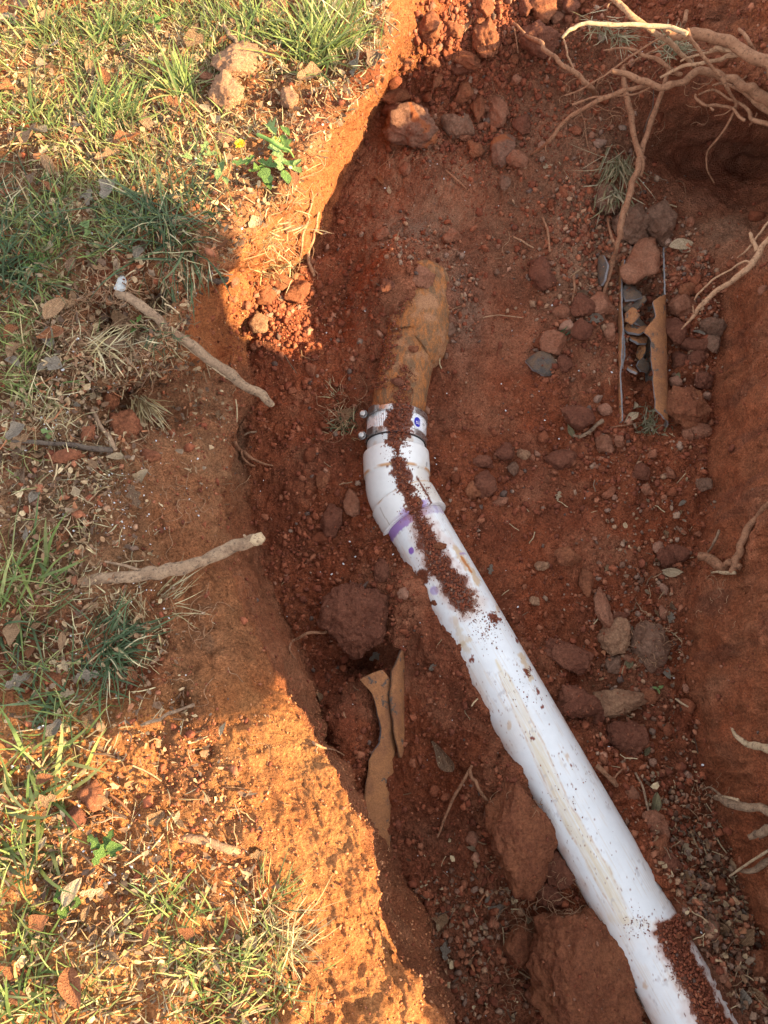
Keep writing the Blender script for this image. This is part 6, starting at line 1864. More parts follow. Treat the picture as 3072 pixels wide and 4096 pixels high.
for a in [
 (592, 518, 95, -45, 'oval', 'tan', 'lit tan leaf above the folded pair on the upper grass'), (616, 593, 80, -20, 'pointed', 'tan', 'lit pointed tan leaf right of the folded leaf'),
 (523, 590, 115, 20, 'broad', 'rust', 'folded rust-brown leaf in the lit grass'), (870, 510, 66, 80, 'broad', 'pale', 'pale rounded leaf against the soil clods on the grass'),
 (426, 338, 85, -70, 'broad', 'rust', 'curled rusty leaf in the upper middle of the lit grass'), (231, 204, 60, 10, 'pointed', 'pale', 'pale leaf tip in the upper left grass'),
 (204, 685, 90, -50, 'oval', 'tan', 'tan leaf lying where the shade begins on the grass'), (454, 787, 120, 70, 'broad', 'grey', 'large grey-brown leaf left of the big dark grass tuft'),
 (32, 389, 95, 5, 'broad', 'rust', 'rusty leaf cut off by the left edge in the lit grass'), (194, 296, 60, -20, 'oval', 'rust', 'small rusty leaf in the upper left grass'),
 (370, 815, 70, 80, 'lobed', 'grey', 'pale grey crumpled leaf left of the large grey-brown one'), (893, 190, 62, 30, 'pointed', 'rust', 'small rusty leaf above the pale clods'),
 (236, 1255, 125, 62, 'oval', 'tan', 'long tan leaf standing up on the left bank'), (88, 1422, 115, 70, 'oval', 'tan', 'tan leaf lying upright near the left edge'),
 (65, 1348, 80, 50, 'oval', 'rust', 'curled rusty leaf above the upright tan leaf'), (231, 1478, 92, -30, 'broad', 'grey', 'pair-lobed grey leaf under the rooty turf'),
 (83, 1746, 90, 35, 'broad', 'grey', 'grey leaf beside the clover and the dark twig'), (417, 1098, 64, 20, 'lobed', 'tan', 'crumpled leaf left of the white chip'),
 (176, 1218, 60, 15, 'oval', 'tan', 'small tan leaf left of the long standing leaf'), (333, 1339, 66, -10, 'oval', 'rust', 'rusty leaf in the hollow under the roots'),
 (477, 1325, 44, -60, 'oval', 'tan', 'little tan leaf between roots and clover'), (653, 1690, 44, 85, 'oval', 'grey', 'small upright grey leaf on the ledge'),
 (875, 1663, 44, 80, 'lobed', 'tan', 'little tan leaf at the very edge of the ledge'), (1380, 1665, 96, 20, 'oval', 'tan', 'tan leaf in the grass clump beside the coupling'),
 (176, 3683, 105, 35, 'broad', 'rust', 'rust coloured leaf lit at the lower left'), (305, 3563, 125, 62, 'oval', 'pale', 'bright pale curled leaf at the lower left'),
 (315, 3933, 165, -65, 'oval', 'rust', 'large veined brown leaf standing near the bottom left'), (361, 3646, 70, 70, 'pointed', 'tan', 'tan leaf below the bright pale curled one'),
 (93, 3980, 100, -5, 'oval', 'rust', 'flat rusty leaf at the bottom left edge'), (718, 3266, 52, 80, 'pointed', 'pale', 'small pale leaf on the lit bare soil'),
 (760, 3720, 64, -25, 'broad', 'rust', 'rusty leaf in the lower grass'), (194, 3118, 80, 10, 'oval', 'rust', 'leaf under the broad-bladed grass at lower left'),
 (83, 2530, 130, 85, 'broad', 'tan', 'broad tan leaf beneath the coarse grass at the left edge'), (342, 2335, 52, 65, 'pointed', 'tan', 'small tan leaf resting against the thick cut root'),
 (278, 2668, 52, -70, 'oval', 'pale', 'small pale leaf below the dark green tuft'), (236, 2914, 80, 60, 'broad', 'grey', 'crumpled leaf where the lower sunlight begins'),
 (370, 2705, 90, 15, 'lobed', 'grey', 'grey leaf beneath the dark green tuft'), (95, 2730, 100, 30, 'lobed', 'grey', 'pale grey leaf near the left edge above the lower sunlight'),
 (1772, 3022, 140, -58, 'spoon', 'brown', 'dark spotted teardrop leaf on the floor left of the white pipe'), (2522, 1677, 84, 40, 'pointed', 'pale', 'pinkish curled leaf at the foot of the broken pipe'),
 (2281, 1728, 64, -70, 'pointed', 'olive', 'greenish leaf beside the small forked twig'), (2374, 1283, 80, -10, 'oval', 'grey', 'silvery leaf above the clods left of the pipe'),
 (2726, 2015, 40, 30, 'oval', 'grey', 'small grey leaf in gravel near the right wall'), (2230, 1987, 44, 75, 'lobed', 'pale', 'small pale leaf on the open gravel floor'),
 (2791, 1334, 56, -40, 'oval', 'grey', 'silvery leaf right of the pipe below the root tip'), (2707, 1515, 50, 80, 'oval', 'olive', 'grey-green leaf standing in the wall rubble'),
 (2728, 990, 112, 8, 'oval', 'pale', 'long pale oval leaf right of the big flat rock'), (2675, 2289, 96, -8, 'pointed', 'pale', 'slim pinkish leaf by the splintered root'),
 (1767, 3674, 78, 80, 'broad', 'tan', 'tan folded leaf in the floor shade near the bottom'), (2869, 3720, 110, -50, 'oval', 'tan', 'tan leaf in the gravel right of the pipe end'),
 (2980, 3748, 90, 40, 'broad', 'tan', 'folded tan leaf near the right edge of the gravel'), (1777, 3794, 80, 80, 'lobed', 'grey', 'grey crumpled leaf at the foot of the left wall'),
 (2045, 3211, 70, 25, 'broad', 'olive', 'olive leaf tucked behind the big angular boulder'), (2619, 3211, 84, 70, 'oval', 'olive', 'green-brown leaf standing next to the thin twig'),
 (1730, 2668, 44, 40, 'oval', 'grey', 'tiny silvery leaf on bare soil left of the pipe'), (1962, 2280, 44, 70, 'lobed', 'grey', 'tiny grey leaf right of the upper white pipe'),
 (2675, 2474, 58, 75, 'lobed', 'grey', 'grey leaf scrap at the foot of the right wall'), (2665, 2690, 60, -80, 'oval', 'grey', 'silvery leaf scrap standing beside the right wall'),
 (2587, 3006, 42, 60, 'oval', 'olive', 'small olive leaf below the soft red mound'), (1515, 728, 56, -50, 'oval', 'rust', 'rust leaf at the wall foot near the largest smooth stone'),
 (1557, 768, 46, -75, 'pointed', 'pale', 'narrow pale leaf below the rust leaf at the wall foot'), (1868, 115, 110, 78, 'pointed', 'tan', 'long pointed leaf wedged in the lit rubble'),
 (2512, 2650, 60, 65, 'oval', 'olive', 'yellowish leaf under the grey rooty clump'), (1275, 2790, 50, -60, 'oval', 'tan', 'curled leaf at the wall beside the buried pipe'),
 (1505, 2620, 70, 40, 'lobed', 'grey', 'grey leaf scrap at the mouth of the dark hole'), (2060, 3585, 60, 60, 'pointed', 'grey', 'grey pointed leaf above the root-wrapped clod'),
 (1988, 3640, 80, 40, 'broad', 'grey', 'grey-green leaf left of the root-wrapped clod'), (2450, 3800 - 480, 60, 20, 'oval', 'grey', 'small grey leaf beside the lower white pipe'),
 (2745, 3405, 70, -70, 'lobed', 'pale', 'split pale bark scrap in the gravel'), (2740, 3520, 80, -15, 'broad', 'tan', 'brown leaf scrap right of the white pipe'),
 (3030, 4000, 110, -50, 'oval', 'tan', 'tan leaf at the bottom right corner'), (2960, 4000, 90, 75, 'broad', 'grey', 'grey leaf near the bottom right corner'),
]:
    leaf(*a)
# many more leaves nothing tells apart
KW = {'oval': 'oval', 'pointed': 'pointed', 'spoon': 'teardrop', 'lobed': 'lobed', 'broad': 'broad'}
def LZ(v_):
    return ('in the sunlit upper grass' if v_ < 620 else 'in the shaded grass above the long stick' if v_ < 1180 else 'in the rooty litter by the long stick' if v_ < 1650
            else 'in the litter around the dark twig' if v_ < 2100 else 'between the two sticks and green tuft' if v_ < 2750 else 'by the broad-bladed grass clump' if v_ < 3400 else 'in the sunlit grass at the bottom')
wleaf = top_w * (ab(250, 1500, 300, 600) + ab(250, 2700, 300, 500) + .8 * ab(350, 3700, 350, 400) + .6 * ab(300, 300, 400, 400) + .25) * vis * (Ua > -60)
idx, r2 = scatter_idx(wleaf, 158, 71)
for i in idx:
    lit = VF[i] > 2850 or VF[i] < 650
    leaf(float(UF[i]), float(VF[i]), rl.uniform(34, 112), rl.uniform(0, 360), (kd_ := rl.choice(KINDS_)), (cn_ := rl.choice(['tan', 'grey', 'rust', 'pale', 'tan', 'brown'])),
         f'{KW[kd_]} {cn_ if cn_ != "rust" else "rusty"} dry leaf {LZ(float(VF[i]))}', f'dry leaves {LZ(float(VF[i]))}', lift=rl.uniform(.001, .016), tilt=.5)
def FZ(u_, v_):
    return ('in the rubble around the broken pipe' if v_ < 1700 else 'on the gritty floor right of the white pipe' if v_ < 3100 and u_ > 1900 else 'in the leafy gravel at lower right' if u_ > 2300 else 'on the floor left of the white pipe')
wleaf2 = floor_w * (ab(2850, 3700, 220, 420) + .3 * ab(1900, 3700, 200, 400) + .25 * ab(2600, 2400, 150, 500) + .15 * ab(2500, 1200, 300, 400)) * vis * far_ok
idx, r2 = scatter_idx(wleaf2, 62, 72)
for i in idx:
    leaf(float(UF[i]), float(VF[i]), rl.uniform(18, 46), rl.uniform(0, 360), (kd_ := rl.choice(KINDS_)), (cn_ := rl.choice(['tan', 'grey', 'tan', 'pale', 'brown'])),
         f'{KW[kd_]} {cn_} leaf scrap {FZ(float(UF[i]), float(VF[i]))}', f'leaf scraps {FZ(float(UF[i]), float(VF[i]))}', lift=.002, tilt=.4)

# ------------------------------------------------------------------ plant litter, chips, perlite
def flat_kinds(seed, n=6):
    out = []
    r = np.random.default_rng(seed)
    for k in range(n):
        m = 6
        a = np.arange(m) / m * 2 * np.pi
        rad = r.uniform(.5, 1, m)
        w = r.uniform(.25, .8)
        top = np.stack([np.cos(a) * rad * .5, np.sin(a) * rad * .5 * w, r.uniform(-.08, .12, m)], 1)
        V = np.concatenate([[(0, 0, .06)], top])
        F = np.array([[0, 1 + i, 1 + (i + 1) % m] for i in range(m)])
        out.append((V, F))
    return out
def twig_kinds(seed, n=5):
    out = []
    r = np.random.default_rng(seed)
    for k in range(n):
        V = []
        off = r.normal(0, .05, (4, 2)); off[0] = 0
        for i in range(4):
            for j in range(4):
                a = j * math.pi / 2
                V.append((-.5 + i / 3, off[i, 0] + .035 * math.cos(a), off[i, 1] + .035 * math.sin(a)))
        out.append((np.array(V), grid_faces(4, 4, True)))
    return out
palL = np.array([(.26, .15, .08), (.17, .095, .055), (.34, .23, .13), (.45, .33, .19), (.23, .155, .10), (.11, .065, .042), (.32, .13, .06)])
wl_ = top_w * (.35 + 1.0 * ab(300, 1500, 450, 900) + .9 * ab(450, 3700, 600, 500) + .5 * ab(500, 300, 700, 500)) + .35 * bench + 1.1 * floor_w * ab(2850, 3650, 230, 480) + .12 * floor_w * ab(2600, 2400, 200, 600) + .3 * floor_w * ab(1900, 3750, 250, 300)
wl_ = wl_ * (1 - .6 * ab(900, 3200, 300, 280) * (Va > 2700)) * vis
barel = np.clip(ab(760, 2080, 330, 330, 4) + ab(900, 2500, 250, 260, 4) * .7 + ab(900, 3080, 330, 330, 4) * .55 + ab(1350, 3700, 260, 500, 4) * .7, 0, 1)
wl_ = wl_ * (1 - .9 * barel)
idx, r_ = scatter_idx(wl_ * far_ok, 13500, 41)
n = len(idx)
scatter_mesh('leaf_litter', PF[idx], NF[idx], 0.005 + .013 * r_.random(n) ** 2, flat_kinds(3, 8), palcol(r_, n, (4, 3, 3, 1.6, 2, 2, 1.2), palL), M_LITTER, 5, .3, -.1, 'crumbled bits of leaf and bark over the left bank')
idx, r_ = scatter_idx((wl_ + .02 * floor_w * vis) * far_ok, 2600, 42)
n = len(idx)
scatter_mesh('twig_bits', PF[idx], NF[idx], 0.012 + .03 * r_.random(n) ** 2, twig_kinds(4, 6), palcol(r_, n, (3, 2, 3, 2.5, 1, 1, .5), palL), M_LITTER, 6, .2, .3, 'short bits of twig and stalk in the litter')
wp = top_w * (ab(230, 1650, 90, 150) + ab(420, 1950, 150, 90) + .8 * ab(540, 2100, 90, 60) + .6 * ab(560, 2360, 70, 40) + .7 * ab(430, 3350, 200, 130) + .06) + .2 * bench * ab(600, 1900, 160, 200) + .012 * floor_w
idx, r_ = scatter_idx(wp * vis * far_ok, 900, 43)
n = len(idx)
scatter_mesh('white_granules', PF[idx], NF[idx], 0.0016 + .0035 * r_.random(n) ** 2.5, CK, np.full((n, 3), .72) * r_.uniform(.8, 1.1, (n, 1)), M_CRUMB, 7, label='white perlite granules dotted over the left bank')
palG = np.array([(.30, .115, .06), (.28, .17, .11), (.22, .13, .09), (.34, .19, .11), (.18, .09, .055)])
wg = floor_w * (ab(2850, 3700, 200, 450) + .8 * ab(2450, 1050, 260, 300) + .7 * ab(2800, 1150, 90, 300) + .35 * ab(2550, 2500, 200, 600) + .6 * ab(1900, 3800, 230, 250) + .5 * ab(1640, 960, 100, 80) + .5 * ab(1850, 1200, 60, 200)) + .2 * top_w * ab(300, 2000, 250, 400)
idx, r_ = scatter_idx(wg * vis * far_ok, 2300, 44)
n = len(idx)
scatter_mesh('gravel', PF[idx], NF[idx], 0.004 + .008 * r_.random(n) ** 2, CK2, palcol(r_, n, (3, 2, 1.5, 2, 1.5), palG), M_CRUMB, 8, label='mixed grey and red grit on the trench floor')

# ------------------------------------------------------------------ grass
bare = np.clip(ab(760, 2080, 330, 330, 4) + ab(900, 2500, 250, 260, 4) * .8 + ab(850, 3080, 420, 430, 4) + ab(1350, 3700, 260, 500, 4) * .7, 0, 1)
def blades_np(root_, az_, lean, length, width, bend, colr, seed, nl=6, flop=None):
    """Vectorised grass blades; every argument an array of n values (root_ and colr n x 3)."""
    n = len(root_)
    r = np.random.default_rng(seed)
    t = np.linspace(0, 1, nl)
    dirh = np.stack([np.cos(az_), np.sin(az_), az_ * 0], 1)
    side = np.stack([-np.sin(az_), np.cos(az_), az_ * 0], 1)
    pts_ = np.zeros((n, nl, 3)); pts_[:, 0] = root_
    cur = lean.copy()
    for i in range(1, nl):
        step = length / (nl - 1)
        cur = cur + bend / (nl - 1)
        pts_[:, i] = pts_[:, i - 1] + (dirh * np.sin(cur)[:, None] + np.array([0, 0, 1]) * np.cos(cur)[:, None]) * step[:, None]
        dirh = dirh + side * (r.normal(0, .12, n))[:, None]
    w = width[:, None] * np.array([.75, 1, .95, .8, .5, .06])[None, :nl] if nl == 6 else width[:, None] * np.linspace(1, .06, nl)[None]
    tw = r.uniform(-.8, .8, n)
    sd = side * np.cos(tw)[:, None] + np.array([0, 0, 1]) * np.sin(tw)[:, None]
    L_ = pts_ - sd[:, None, :] * w[..., None] / 2
    R2 = pts_ + sd[:, None, :] * w[..., None] / 2
    V = np.stack([L_, R2], 2).reshape(n, nl * 2, 3)
    f = np.array([[2 * i, 2 * i + 1, 2 * i + 3, 2 * i + 2] for i in range(nl - 1)])
    F = (f[None] + (np.arange(n) * nl * 2)[:, None, None]).reshape(-1, 4)
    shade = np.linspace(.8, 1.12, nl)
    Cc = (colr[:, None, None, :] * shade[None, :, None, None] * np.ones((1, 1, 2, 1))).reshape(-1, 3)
    return V.reshape(-1, 3), F, Cc
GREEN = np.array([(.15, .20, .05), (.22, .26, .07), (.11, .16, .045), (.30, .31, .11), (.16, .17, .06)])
STRAW = np.array([(.50, .40, .20), (.60, .50, .28), (.42, .31, .16), (.54, .46, .28), (.32, .21, .11)])
wgr = top_w * vis * (.8 * ab(180, 150, 300, 180) + .9 * ab(300, 430, 380, 230) + .8 * ab(720, 120, 300, 130) + .6 * ab(1250, 120, 230, 130) + 1.2 * ab(60, 900, 200, 260) + .8 * ab(400, 850, 300, 170)
        + .6 * ab(60, 1500, 130, 300) + .5 * ab(60, 2400, 150, 300) + .5 * ab(150, 2800, 180, 200) + .6 * ab(60, 3600, 120, 300) + .7 * ab(900, 3900, 380, 170) + .4 * ab(400, 3950, 300, 150) + .5 * ab(660, 3600, 90, 150))
clump = sstep(-.15, .35, fbm(P * 22, 3, 300))
wgr = wgr * (1 - .97 * bare) * (.04 + clump) * (1 - .6 * ab(80, 2600, 250, 500))
idx, r_ = scatter_idx(wgr, 3900, 51)
n = len(idx)
cA = GREEN[r_.integers(0, 5, n)] * r_.uniform(.8, 1.25, (n, 1))
V, F, Cc = blades_np(PF[idx] - np.array([0, 0, .002]), r_.uniform(0, 6.28, n), r_.uniform(.2, 1.0, n), r_.uniform(.025, .06, n), r_.uniform(.0010, .0024, n), r_.uniform(.1, 1.2, n), cA, 1)
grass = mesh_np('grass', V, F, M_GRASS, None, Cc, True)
tag(grass, 'short green grass growing on the left bank', None, None, 'stuff')
wst = top_w * vis * (.9 * ab(330, 380, 450, 330) + .7 * ab(750, 250, 350, 250) + 1.0 * ab(1380, 130, 130, 160) + .6 * ab(650, 680, 250, 120) + .35 * ab(150, 1700, 250, 800) + .55 * ab(560, 1330, 140, 90) + .5 * ab(600, 2450, 150, 150)
        + .8 * ab(1080, 3780, 110, 150) + .35 * ab(600, 3850, 420, 220) + .12 * ab(500, 3100, 300, 300) + .05)
wst = wst + .5 * vis * (TC > 3) * (TC < 5.2) * (ab(1080, 780, 90, 130) + ab(1120, 1000, 80, 130) + .8 * ab(1120, 1080, 50, 40))
wst = wst * (1 - .93 * bare) * (.35 + sstep(-.3, .3, fbm(P * 14, 3, 301)))
idx, r_ = scatter_idx(wst, 8200, 52)
n = len(idx)
cA = STRAW[r_.integers(0, 5, n)] * r_.uniform(.8, 1.2, (n, 1))
V, F, Cc = blades_np(PF[idx] + np.array([0, 0, .001]), r_.uniform(0, 6.28, n), r_.uniform(1.0, 1.5, n), r_.uniform(.010, .036, n), r_.uniform(.0008, .0022, n), r_.uniform(-.9, 1.1, n), cA, 2)
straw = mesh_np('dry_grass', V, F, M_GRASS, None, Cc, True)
tag(straw, 'dead straw coloured grass matted over the left bank', None, None, 'stuff')

def tuft(u_, v_, n, length, width, label, fan=None, spread=3.14, pal=GREEN, lean=(.3, 1.25), bend=(.1, 1.0), rad=10, name='grass_tuft', cat='grass tuft', dark=1.0, h=0.0, pal2=None, mix=0.0, group=None):
    """length, width, rad in photo px; fan = preferred blade direction in the photo (degrees anticlockwise from right)."""
    loc = up(u_, v_, h)
    k = depth(loc) / FPX
    if cat == 'grass tuft' and rad > 15: rad *= 1.5
    r = np.random.default_rng(int(u_ * 3 + v_))
    rt = np.array(loc) + np.stack([r.normal(0, rad * k, n), r.normal(0, rad * k, n), np.full(n, -.003)], 1)
    azs = r.uniform(0, 6.283, n) if fan is None else np.radians(fan) + r.normal(0, spread, n)
    cA = pal[r.integers(0, len(pal), n)] * r.uniform(.8, 1.2, (n, 1)) * dark
    if pal2 is not None:
        m = r.random(n) < mix
        cA[m] = pal2[r.integers(0, len(pal2), m.sum())]
    V, F, Cc = blades_np(rt, azs, r.uniform(*lean, n), length * k * r.uniform(.55, 1.15, n), width * k * r.uniform(.6, 1.2, n), r.uniform(*bend, n), cA, int(u_))
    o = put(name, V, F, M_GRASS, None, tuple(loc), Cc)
    tag(o, label, cat, group)
    return o
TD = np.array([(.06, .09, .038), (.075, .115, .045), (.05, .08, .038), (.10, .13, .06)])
GD = np.array([(.36, .29, .17), (.26, .23, .12), (.42, .35, .22), (.18, .17, .085)])
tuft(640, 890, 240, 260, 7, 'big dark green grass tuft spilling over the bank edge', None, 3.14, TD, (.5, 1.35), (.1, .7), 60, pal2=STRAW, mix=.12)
tuft(720, 1000, 70, 230, 6, 'grass blades hanging down the bank below the big dark tuft', -75, .4, TD, (.9, 1.5), (.2, .9), 40, pal2=STRAW, mix=.3)
tuft(1255, 215, 170, 250, 8, 'bright grass tuft at the sunlit rim near the top', 60, 1.4, GREEN, (.4, 1.3), (.1, .7), 35)
tuft(1340, 60, 60, 230, 7, 'thin green blades at the rim under the top edge', 80, .8, GREEN, (.4, 1.2), (.1, .7), 40, pal2=STRAW, mix=.5)
tuft(735, 375, 60, 210, 9, 'bright green tuft with long blades left of the pale clods', 110, 1.0, GREEN, (.4, 1.25), (.1, .6), 18)
tuft(430, 150, 70, 170, 7, 'upright tuft in the upper left lit grass', 70, 1.2, GREEN, (.4, 1.2), (.1, .8), 25)
tuft(180, 150, 60, 170, 7, 'fine tuft near the top left corner', 50, 1.4, GREEN, (.4, 1.2), (.1, .8), 30)
tuft(420, 470, 100, 190, 8, 'lit tuft leaning right above the folded leaf', 40, 1.0, GREEN, (.5, 1.3), (.1, .7), 40)
tuft(120, 460, 80, 150, 7, 'grass tuft by the left edge in the lit grass', 20, 1.6, GREEN, (.4, 1.3), (.1, .8), 35)
tuft(1000, 130, 60, 180, 7, 'tuft right of the thin twig at the top', 80, 1.0, GREEN, (.4, 1.2), (.1, .8), 30)
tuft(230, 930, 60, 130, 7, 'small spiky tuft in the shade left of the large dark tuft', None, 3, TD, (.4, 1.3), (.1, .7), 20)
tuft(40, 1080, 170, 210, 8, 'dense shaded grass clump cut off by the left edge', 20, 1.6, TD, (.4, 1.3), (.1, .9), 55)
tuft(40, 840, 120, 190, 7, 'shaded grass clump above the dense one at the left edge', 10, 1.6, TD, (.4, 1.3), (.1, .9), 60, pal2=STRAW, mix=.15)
tuft(60, 1540, 40, 200, 6, 'loose grass blades over the left edge litter', 0, 1.2, GREEN, (.6, 1.35), (.1, .7), 45, pal2=STRAW, mix=.4)
tuft(640, 1350, 40, 100, 5, 'little tuft hanging beside the long stick', -70, .7, TD, (.6, 1.4), (.1, .8), 20)
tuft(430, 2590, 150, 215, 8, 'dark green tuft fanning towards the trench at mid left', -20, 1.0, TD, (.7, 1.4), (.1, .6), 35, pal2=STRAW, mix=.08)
tuft(60, 2330, 20, 290, 15, 'coarse wide-bladed grass beside the thick cut root', 25, .9, GREEN * .85, (.6, 1.3), (.1, .6), 40)
tuft(40, 2480, 26, 230, 10, 'long blades lying over leaves at the left edge', -30, .9, TD * 1.2, (.8, 1.4), (.1, .5), 50)
tuft(110, 3150, 62, 270, 17, 'lush broad-bladed grass clump at lower left', 10, 1.2, GREEN * .95, (.5, 1.35), (.2, .9), 50)
tuft(60, 3330, 50, 260, 16, 'broad grass blades below the lush clump', -50, .8, GREEN * .8, (.6, 1.35), (.2, .9), 45)
tuft(200, 2870, 40, 170, 12, 'green blades at the shade edge on the lower left bank', 100, 1.4, TD * 1.2, (.5, 1.3), (.1, .9), 40)
tuft(860, 3880, 60, 200, 8, 'green tuft with long blades near the bottom', 70, 1.3, GREEN, (.5, 1.35), (.1, .6), 50)
tuft(640, 3640, 40, 170, 8, 'sparse green tuft on the lit soil', 60, 1.2, GREEN, (.5, 1.3), (.1, .6), 30)
tuft(1120, 3750, 110, 190, 5, 'bleached straw clump near the lit rim', 50, 1.6, STRAW, (.8, 1.45), (.0, .5), 40)
tuft(1080, 3600, 30, 190, 6, 'thin green blades rising beside the straw clump', 60, .5, GREEN, (.6, 1.3), (.1, .4), 20)
tuft(60, 3700, 60, 200, 10, 'grass blades at the bottom left edge', 30, 1.5, GREEN, (.5, 1.35), (.1, .8), 50)
tuft(60, 4020, 60, 220, 12, 'grass in the bottom left corner', 20, 1.4, GREEN, (.5, 1.3), (.1, .8), 50)
tuft(1370, 1700, 80, 90, 5, 'small torn grass clump on the floor beside the coupling', None, 3, np.concatenate([TD, STRAW]), (.3, 1.5), (.1, 1.), 28, cat='grass clump')
tuft(1350, 1600, 26, 100, 4, 'wispy dead grass above the torn clump by the coupling', 110, .7, STRAW, (.9, 1.5), (-.3, .4), 14, cat='dead grass')
tuft(2610, 1700, 130, 60, 7, 'grey-green mossy clump under the broken pipe', None, 3, GD * .8, (.2, 1.5), (.2, 1.6), 30, name='moss_clump', cat='moss')
tuft(2480, 640, 90, 190, 5, 'withered grass hanging along the long root', -100, .35, GD, (1.0, 1.5), (-.2, .4), 26, name='dead_grass', cat='dead grass', h=.02)
tuft(2450, 760, 36, 160, 8, 'pale withered blades ending above the grey clod', -105, .4, GD, (1.0, 1.5), (-.2, .3), 24, name='dead_grass', cat='dead grass', h=.02)
tuft(2690, 190, 130, 100, 5, 'bushy grey-green dead grass behind the root tangle', None, 3, GD, (.3, 1.5), (.1, .9), 26, name='dead_grass', cat='dead grass', h=.04)
tuft(2400, 100, 60, 130, 4, 'dead grass wisps hanging under the lit root', -90, .9, GD, (.9, 1.5), (-.2, .4), 30, name='dead_grass', cat='dead grass', h=.05)
tuft(2480, 140, 60, 120, 4, 'drooping dead grass wisps in the middle of the tangle', -80, .6, GD, (.9, 1.5), (-.2, .4), 20, name='dead_grass', cat='dead grass', h=.05)
tuft(2355, 3640, 26, 120, 10, 'few green blades between boulder and white pipe', -70, .5, TD, (.7, 1.4), (.1, .4), 14, cat='grass tuft')
tuft(2225, 1385 - 30, 8, 60, 6, 'two green blades right of the pale pink stone', 45, .4, TD, (1.0, 1.5), (0, .2), 8, h=.01)
tuft(1080, 930, 90, 120, 5, 'matted dry grass on the sunny left wall', -80, 1.2, STRAW, (.9, 1.5), (-.3, .4), 45, name='dead_grass', cat='dead grass')
tuft(1110, 1060, 70, 90, 5, 'tangled dry roots and grass above the slumped soil', -60, 1.6, STRAW, (.8, 1.5), (-.3, .5), 35, name='dead_grass', cat='dead grass')
tuft(560, 1600, 60, 220, 5, 'dry stalks drooping over the ledge', -60, .35, STRAW, (1.1, 1.5), (-.1, .3), 22, name='dead_grass', cat='dead grass', h=.02)
tuft(640, 2420, 26, 200, 5, 'dry stalks below the thick cut root', 20, .5, STRAW, (1.1, 1.5), (-.1, .3), 30, name='dead_grass', cat='dead grass')
tuft(390, 1390, 50, 170, 5, 'straw wisps over the hollow', -30, .9, STRAW, (1.0, 1.5), (-.1, .3), 45, name='dead_grass', cat='dead grass', h=.01)
tuft(150, 1640, 60, 150, 5, 'straw wisps above the clover', 0, 1.6, STRAW, (.9, 1.5), (-.1, .4), 50, name='dead_grass', cat='dead grass')

# ------------------------------------------------------------------ small broad-leaved plants
M_WEED = m_leaf('weed_leaf', (.17, .27, .06), (.11, .19, .045))
M_WEEDP = m_leaf('pale_weed_leaf', (.30, .38, .14), (.2, .3, .09))
M_YEL = m_plain((.85, .55, .03), .6, 0, 'dandelion_yellow')
def weed_leaf(parent, base, u_, v_, size, ang, kind, m, h, name='leaf'):
    me = leaf_mesh(kind, int(u_ + v_), (14, 7)); me.materials.append(m)
    loc = up(u_, v_, h)
    s = size * depth(loc) / FPX
    yd = Vector((math.cos(math.radians(ang)), math.sin(math.radians(ang)), rl.uniform(-.15, .3))).normalized()
    nor = Vector((rl.uniform(-.3, .5), rl.uniform(-.3, .3), 1)).normalized()
    xd = yd.cross(nor).normalized(); zd = xd.cross(yd)
    o = bpy.data.objects.new(name, me)
    o.matrix_world = Matrix.Translation(loc) @ Matrix((xd, yd, zd)).transposed().to_4x4() @ Matrix.Diagonal((s, s, s, 1))
    C.objects.link(o)
    o.parent = parent
    o.matrix_parent_inverse = Matrix.Translation(-parent.location)
    return o
dl = empty('dandelion', hit(1090, 600)[0])
tag(dl, 'dandelion with toothed leaves and yellow flowers on the sunlit rim', 'dandelion')
for (a, b, s, an, kd, m) in [(1085, 510, 110, -60, 'lobed', M_WEEDP), (1105, 590, 120, -75, 'lobed', M_WEEDP), (1140, 580, 110, -65, 'lobed', M_WEED), (1075, 660, 110, -40, 'lobed', M_WEED), (1120, 650, 90, -80, 'lobed', M_WEEDP),
                          (1165, 650, 70, 10, 'oval', M_WEED), (1180, 680, 64, -30, 'broad', M_WEEDP), (1145, 710, 90, -85, 'oval', M_WEED), (1065, 700, 90, -60, 'broad', M_WEED), (1070, 735, 70, -70, 'oval', M_WEED),
                          (1030, 680, 80, 30, 'lobed', M_WEED), (960, 650, 70, -20, 'lobed', M_WEED), (1000, 640, 60, 60, 'lobed', M_WEED), (1190, 650, 44, 40, 'oval', M_WEEDP), (1140, 520, 70, -60, 'pointed', M_WEED)]:
    weed_leaf(dl, None, a, b, s, an, kd, m, rl.uniform(.006, .03))
def flower(parent, u_, v_, size, h):
    c = up(u_, v_, h)
    k = size * depth(c) / FPX
    V, F = [], []
    r = random.Random(int(u_))
    for i in range(60):
        a = r.uniform(0, 6.28); el = r.uniform(.15, 1.3)
        d = Vector((math.cos(a) * math.cos(el), math.sin(a) * math.cos(el), math.sin(el) * .7))
        s = d.cross(Vector((0, 0, 1))).normalized() * k * .07
        e = c + d * k * r.uniform(.35, .55)
        b = len(V)
        V += [tuple(c - s * .4), tuple(c + s * .4), tuple(e + s), tuple(e - s)]
        F.append([b, b + 1, b + 2, b + 3])
    o = put('flower', np.array(V), F, M_YEL, parent, tuple(c), None, False)
flower(dl, 958, 580, 48, .008)
flower(dl, 1098, 566, 46, .016)
_c = [up(1030, 538, .02), up(1080, 562, .028), up(1120, 590, .028), up(1155, 600, .026), up(1175, 630, .02)]
V, F = tube_vf(_c, [px(_c[0], 7), px(_c[0], 8), px(_c[0], 7), px(_c[0], 4), px(_c[0], 3)], 6, 8, .05, .05, 3)
put('stem', V, F, M_WEED, dl, tuple(_c[0]))
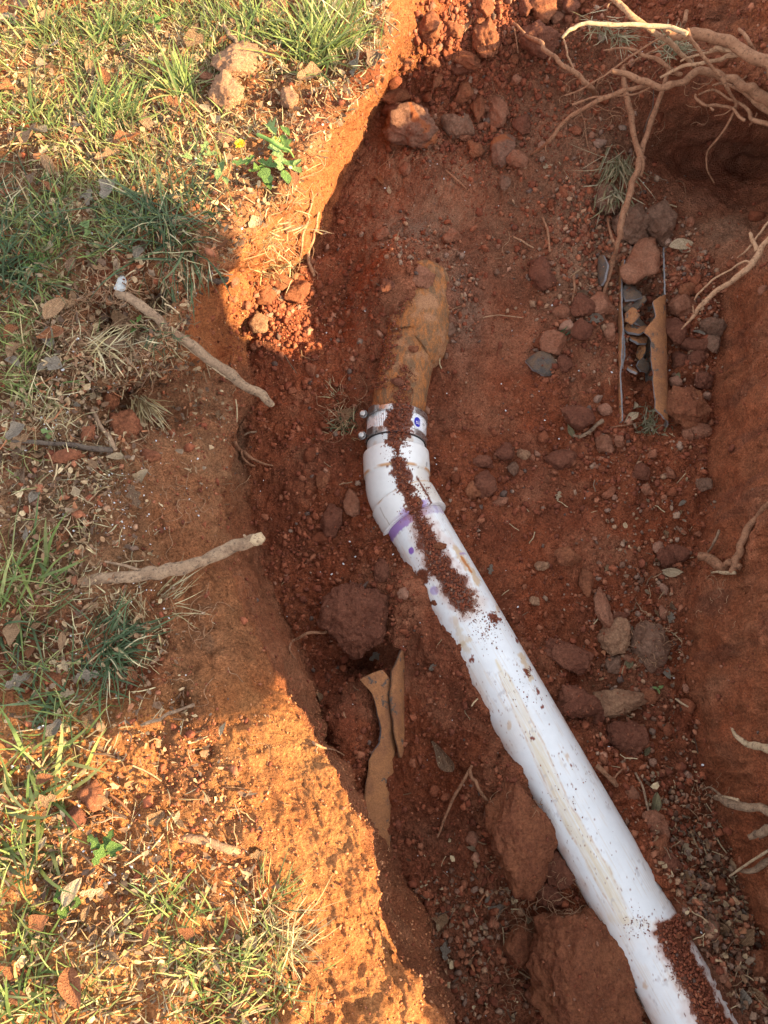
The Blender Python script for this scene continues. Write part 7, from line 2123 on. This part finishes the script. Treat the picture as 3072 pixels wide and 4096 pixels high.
def sprig(u_, v_, items, label, name='weed', cat='weed', m=None):
    e = empty(name, hit(u_, v_)[0]); tag(e, label, cat)
    for (du_, dv_, s, an, kd) in items:
        weed_leaf(e, None, u_ + du_, v_ + dv_, s, an, kd, m or M_WEED, rl.uniform(.006, .016))
sprig(190, 1730, [(-12, -8, 34, 160, 'broad'), (14, 0, 34, 20, 'broad'), (2, 16, 30, -80, 'broad')], 'three-leaved clover beside the dark wet twig', 'clover', 'clover', M_WEEDP)
sprig(410, 3380, [(-30, -10, 90, 150, 'lobed'), (20, -20, 90, 60, 'lobed'), (30, 20, 84, -40, 'lobed'), (-10, 40, 90, -110, 'lobed'), (50, 10, 70, 10, 'broad')], 'low dark green lobed weed on the lower left bank', m=M_WEED)
sprig(270, 3580, [(-20, 0, 80, 120, 'broad'), (20, 20, 80, -20, 'broad'), (-10, 50, 80, -100, 'broad')], 'round-leaved weed left of the bright pale leaf')
sprig(800, 600, [(-30, -10, 60, 130, 'lobed'), (20, -10, 60, 60, 'lobed'), (40, 20, 60, 10, 'lobed'), (-60, 30, 60, 170, 'lobed'), (0, 40, 60, -90, 'lobed')], 'bright feathery weed left of the dandelion', m=M_WEEDP)
sprig(150, 1040, [(-20, -10, 50, 120, 'lobed'), (20, 0, 50, 30, 'lobed'), (0, 30, 50, -90, 'lobed'), (-40, 20, 44, 180, 'lobed')], 'small lobed weed in the shaded grass near the left edge')
sprig(340, 900, [(0, 0, 60, -60, 'broad'), (10, 40, 40, 40, 'broad')], 'heart-leaved weed in the shade left of the dark tuft', m=M_WEEDP)
sprig(545, 1290, [(-14, 0, 36, 150, 'lobed'), (10, -16, 36, 60, 'lobed'), (14, 14, 36, -30, 'lobed'), (-10, 34, 36, -120, 'lobed')], 'tiny feathery weed beside the long stick')
sprig(2632, 2752, [(-10, 0, 26, 150, 'oval'), (10, -4, 26, 30, 'oval'), (2, 12, 24, -80, 'oval')], 'tiny green seedling in the gravel near the right wall', 'seedling', 'seedling', M_WEEDP)
sprig(620, 90, [(-30, 0, 70, 170, 'lobed'), (20, -10, 70, 30, 'lobed'), (10, 20, 60, -60, 'lobed')], 'lobed weed in the lit grass near the top')
sprig(890, 470 + 230, [(-20, 0, 80, 100, 'pointed'), (10, 20, 70, -60, 'pointed'), (0, -30, 70, 80, 'pointed')], 'pointed green weed above the big dark tuft', m=M_WEEDP)
# white painted chip
loc = up(481, 1135, .006)
V, F = rock_v(77, (.017, .026, .007), 4, 10, 9, .05, .08)
o = put('paint_chip', V + np.array(loc), F, m_plain((.45, .45, .43), .8, 0, 'chalky_white'))
tag(o, 'white chalky chip at the upper end of the long stick', 'chip')
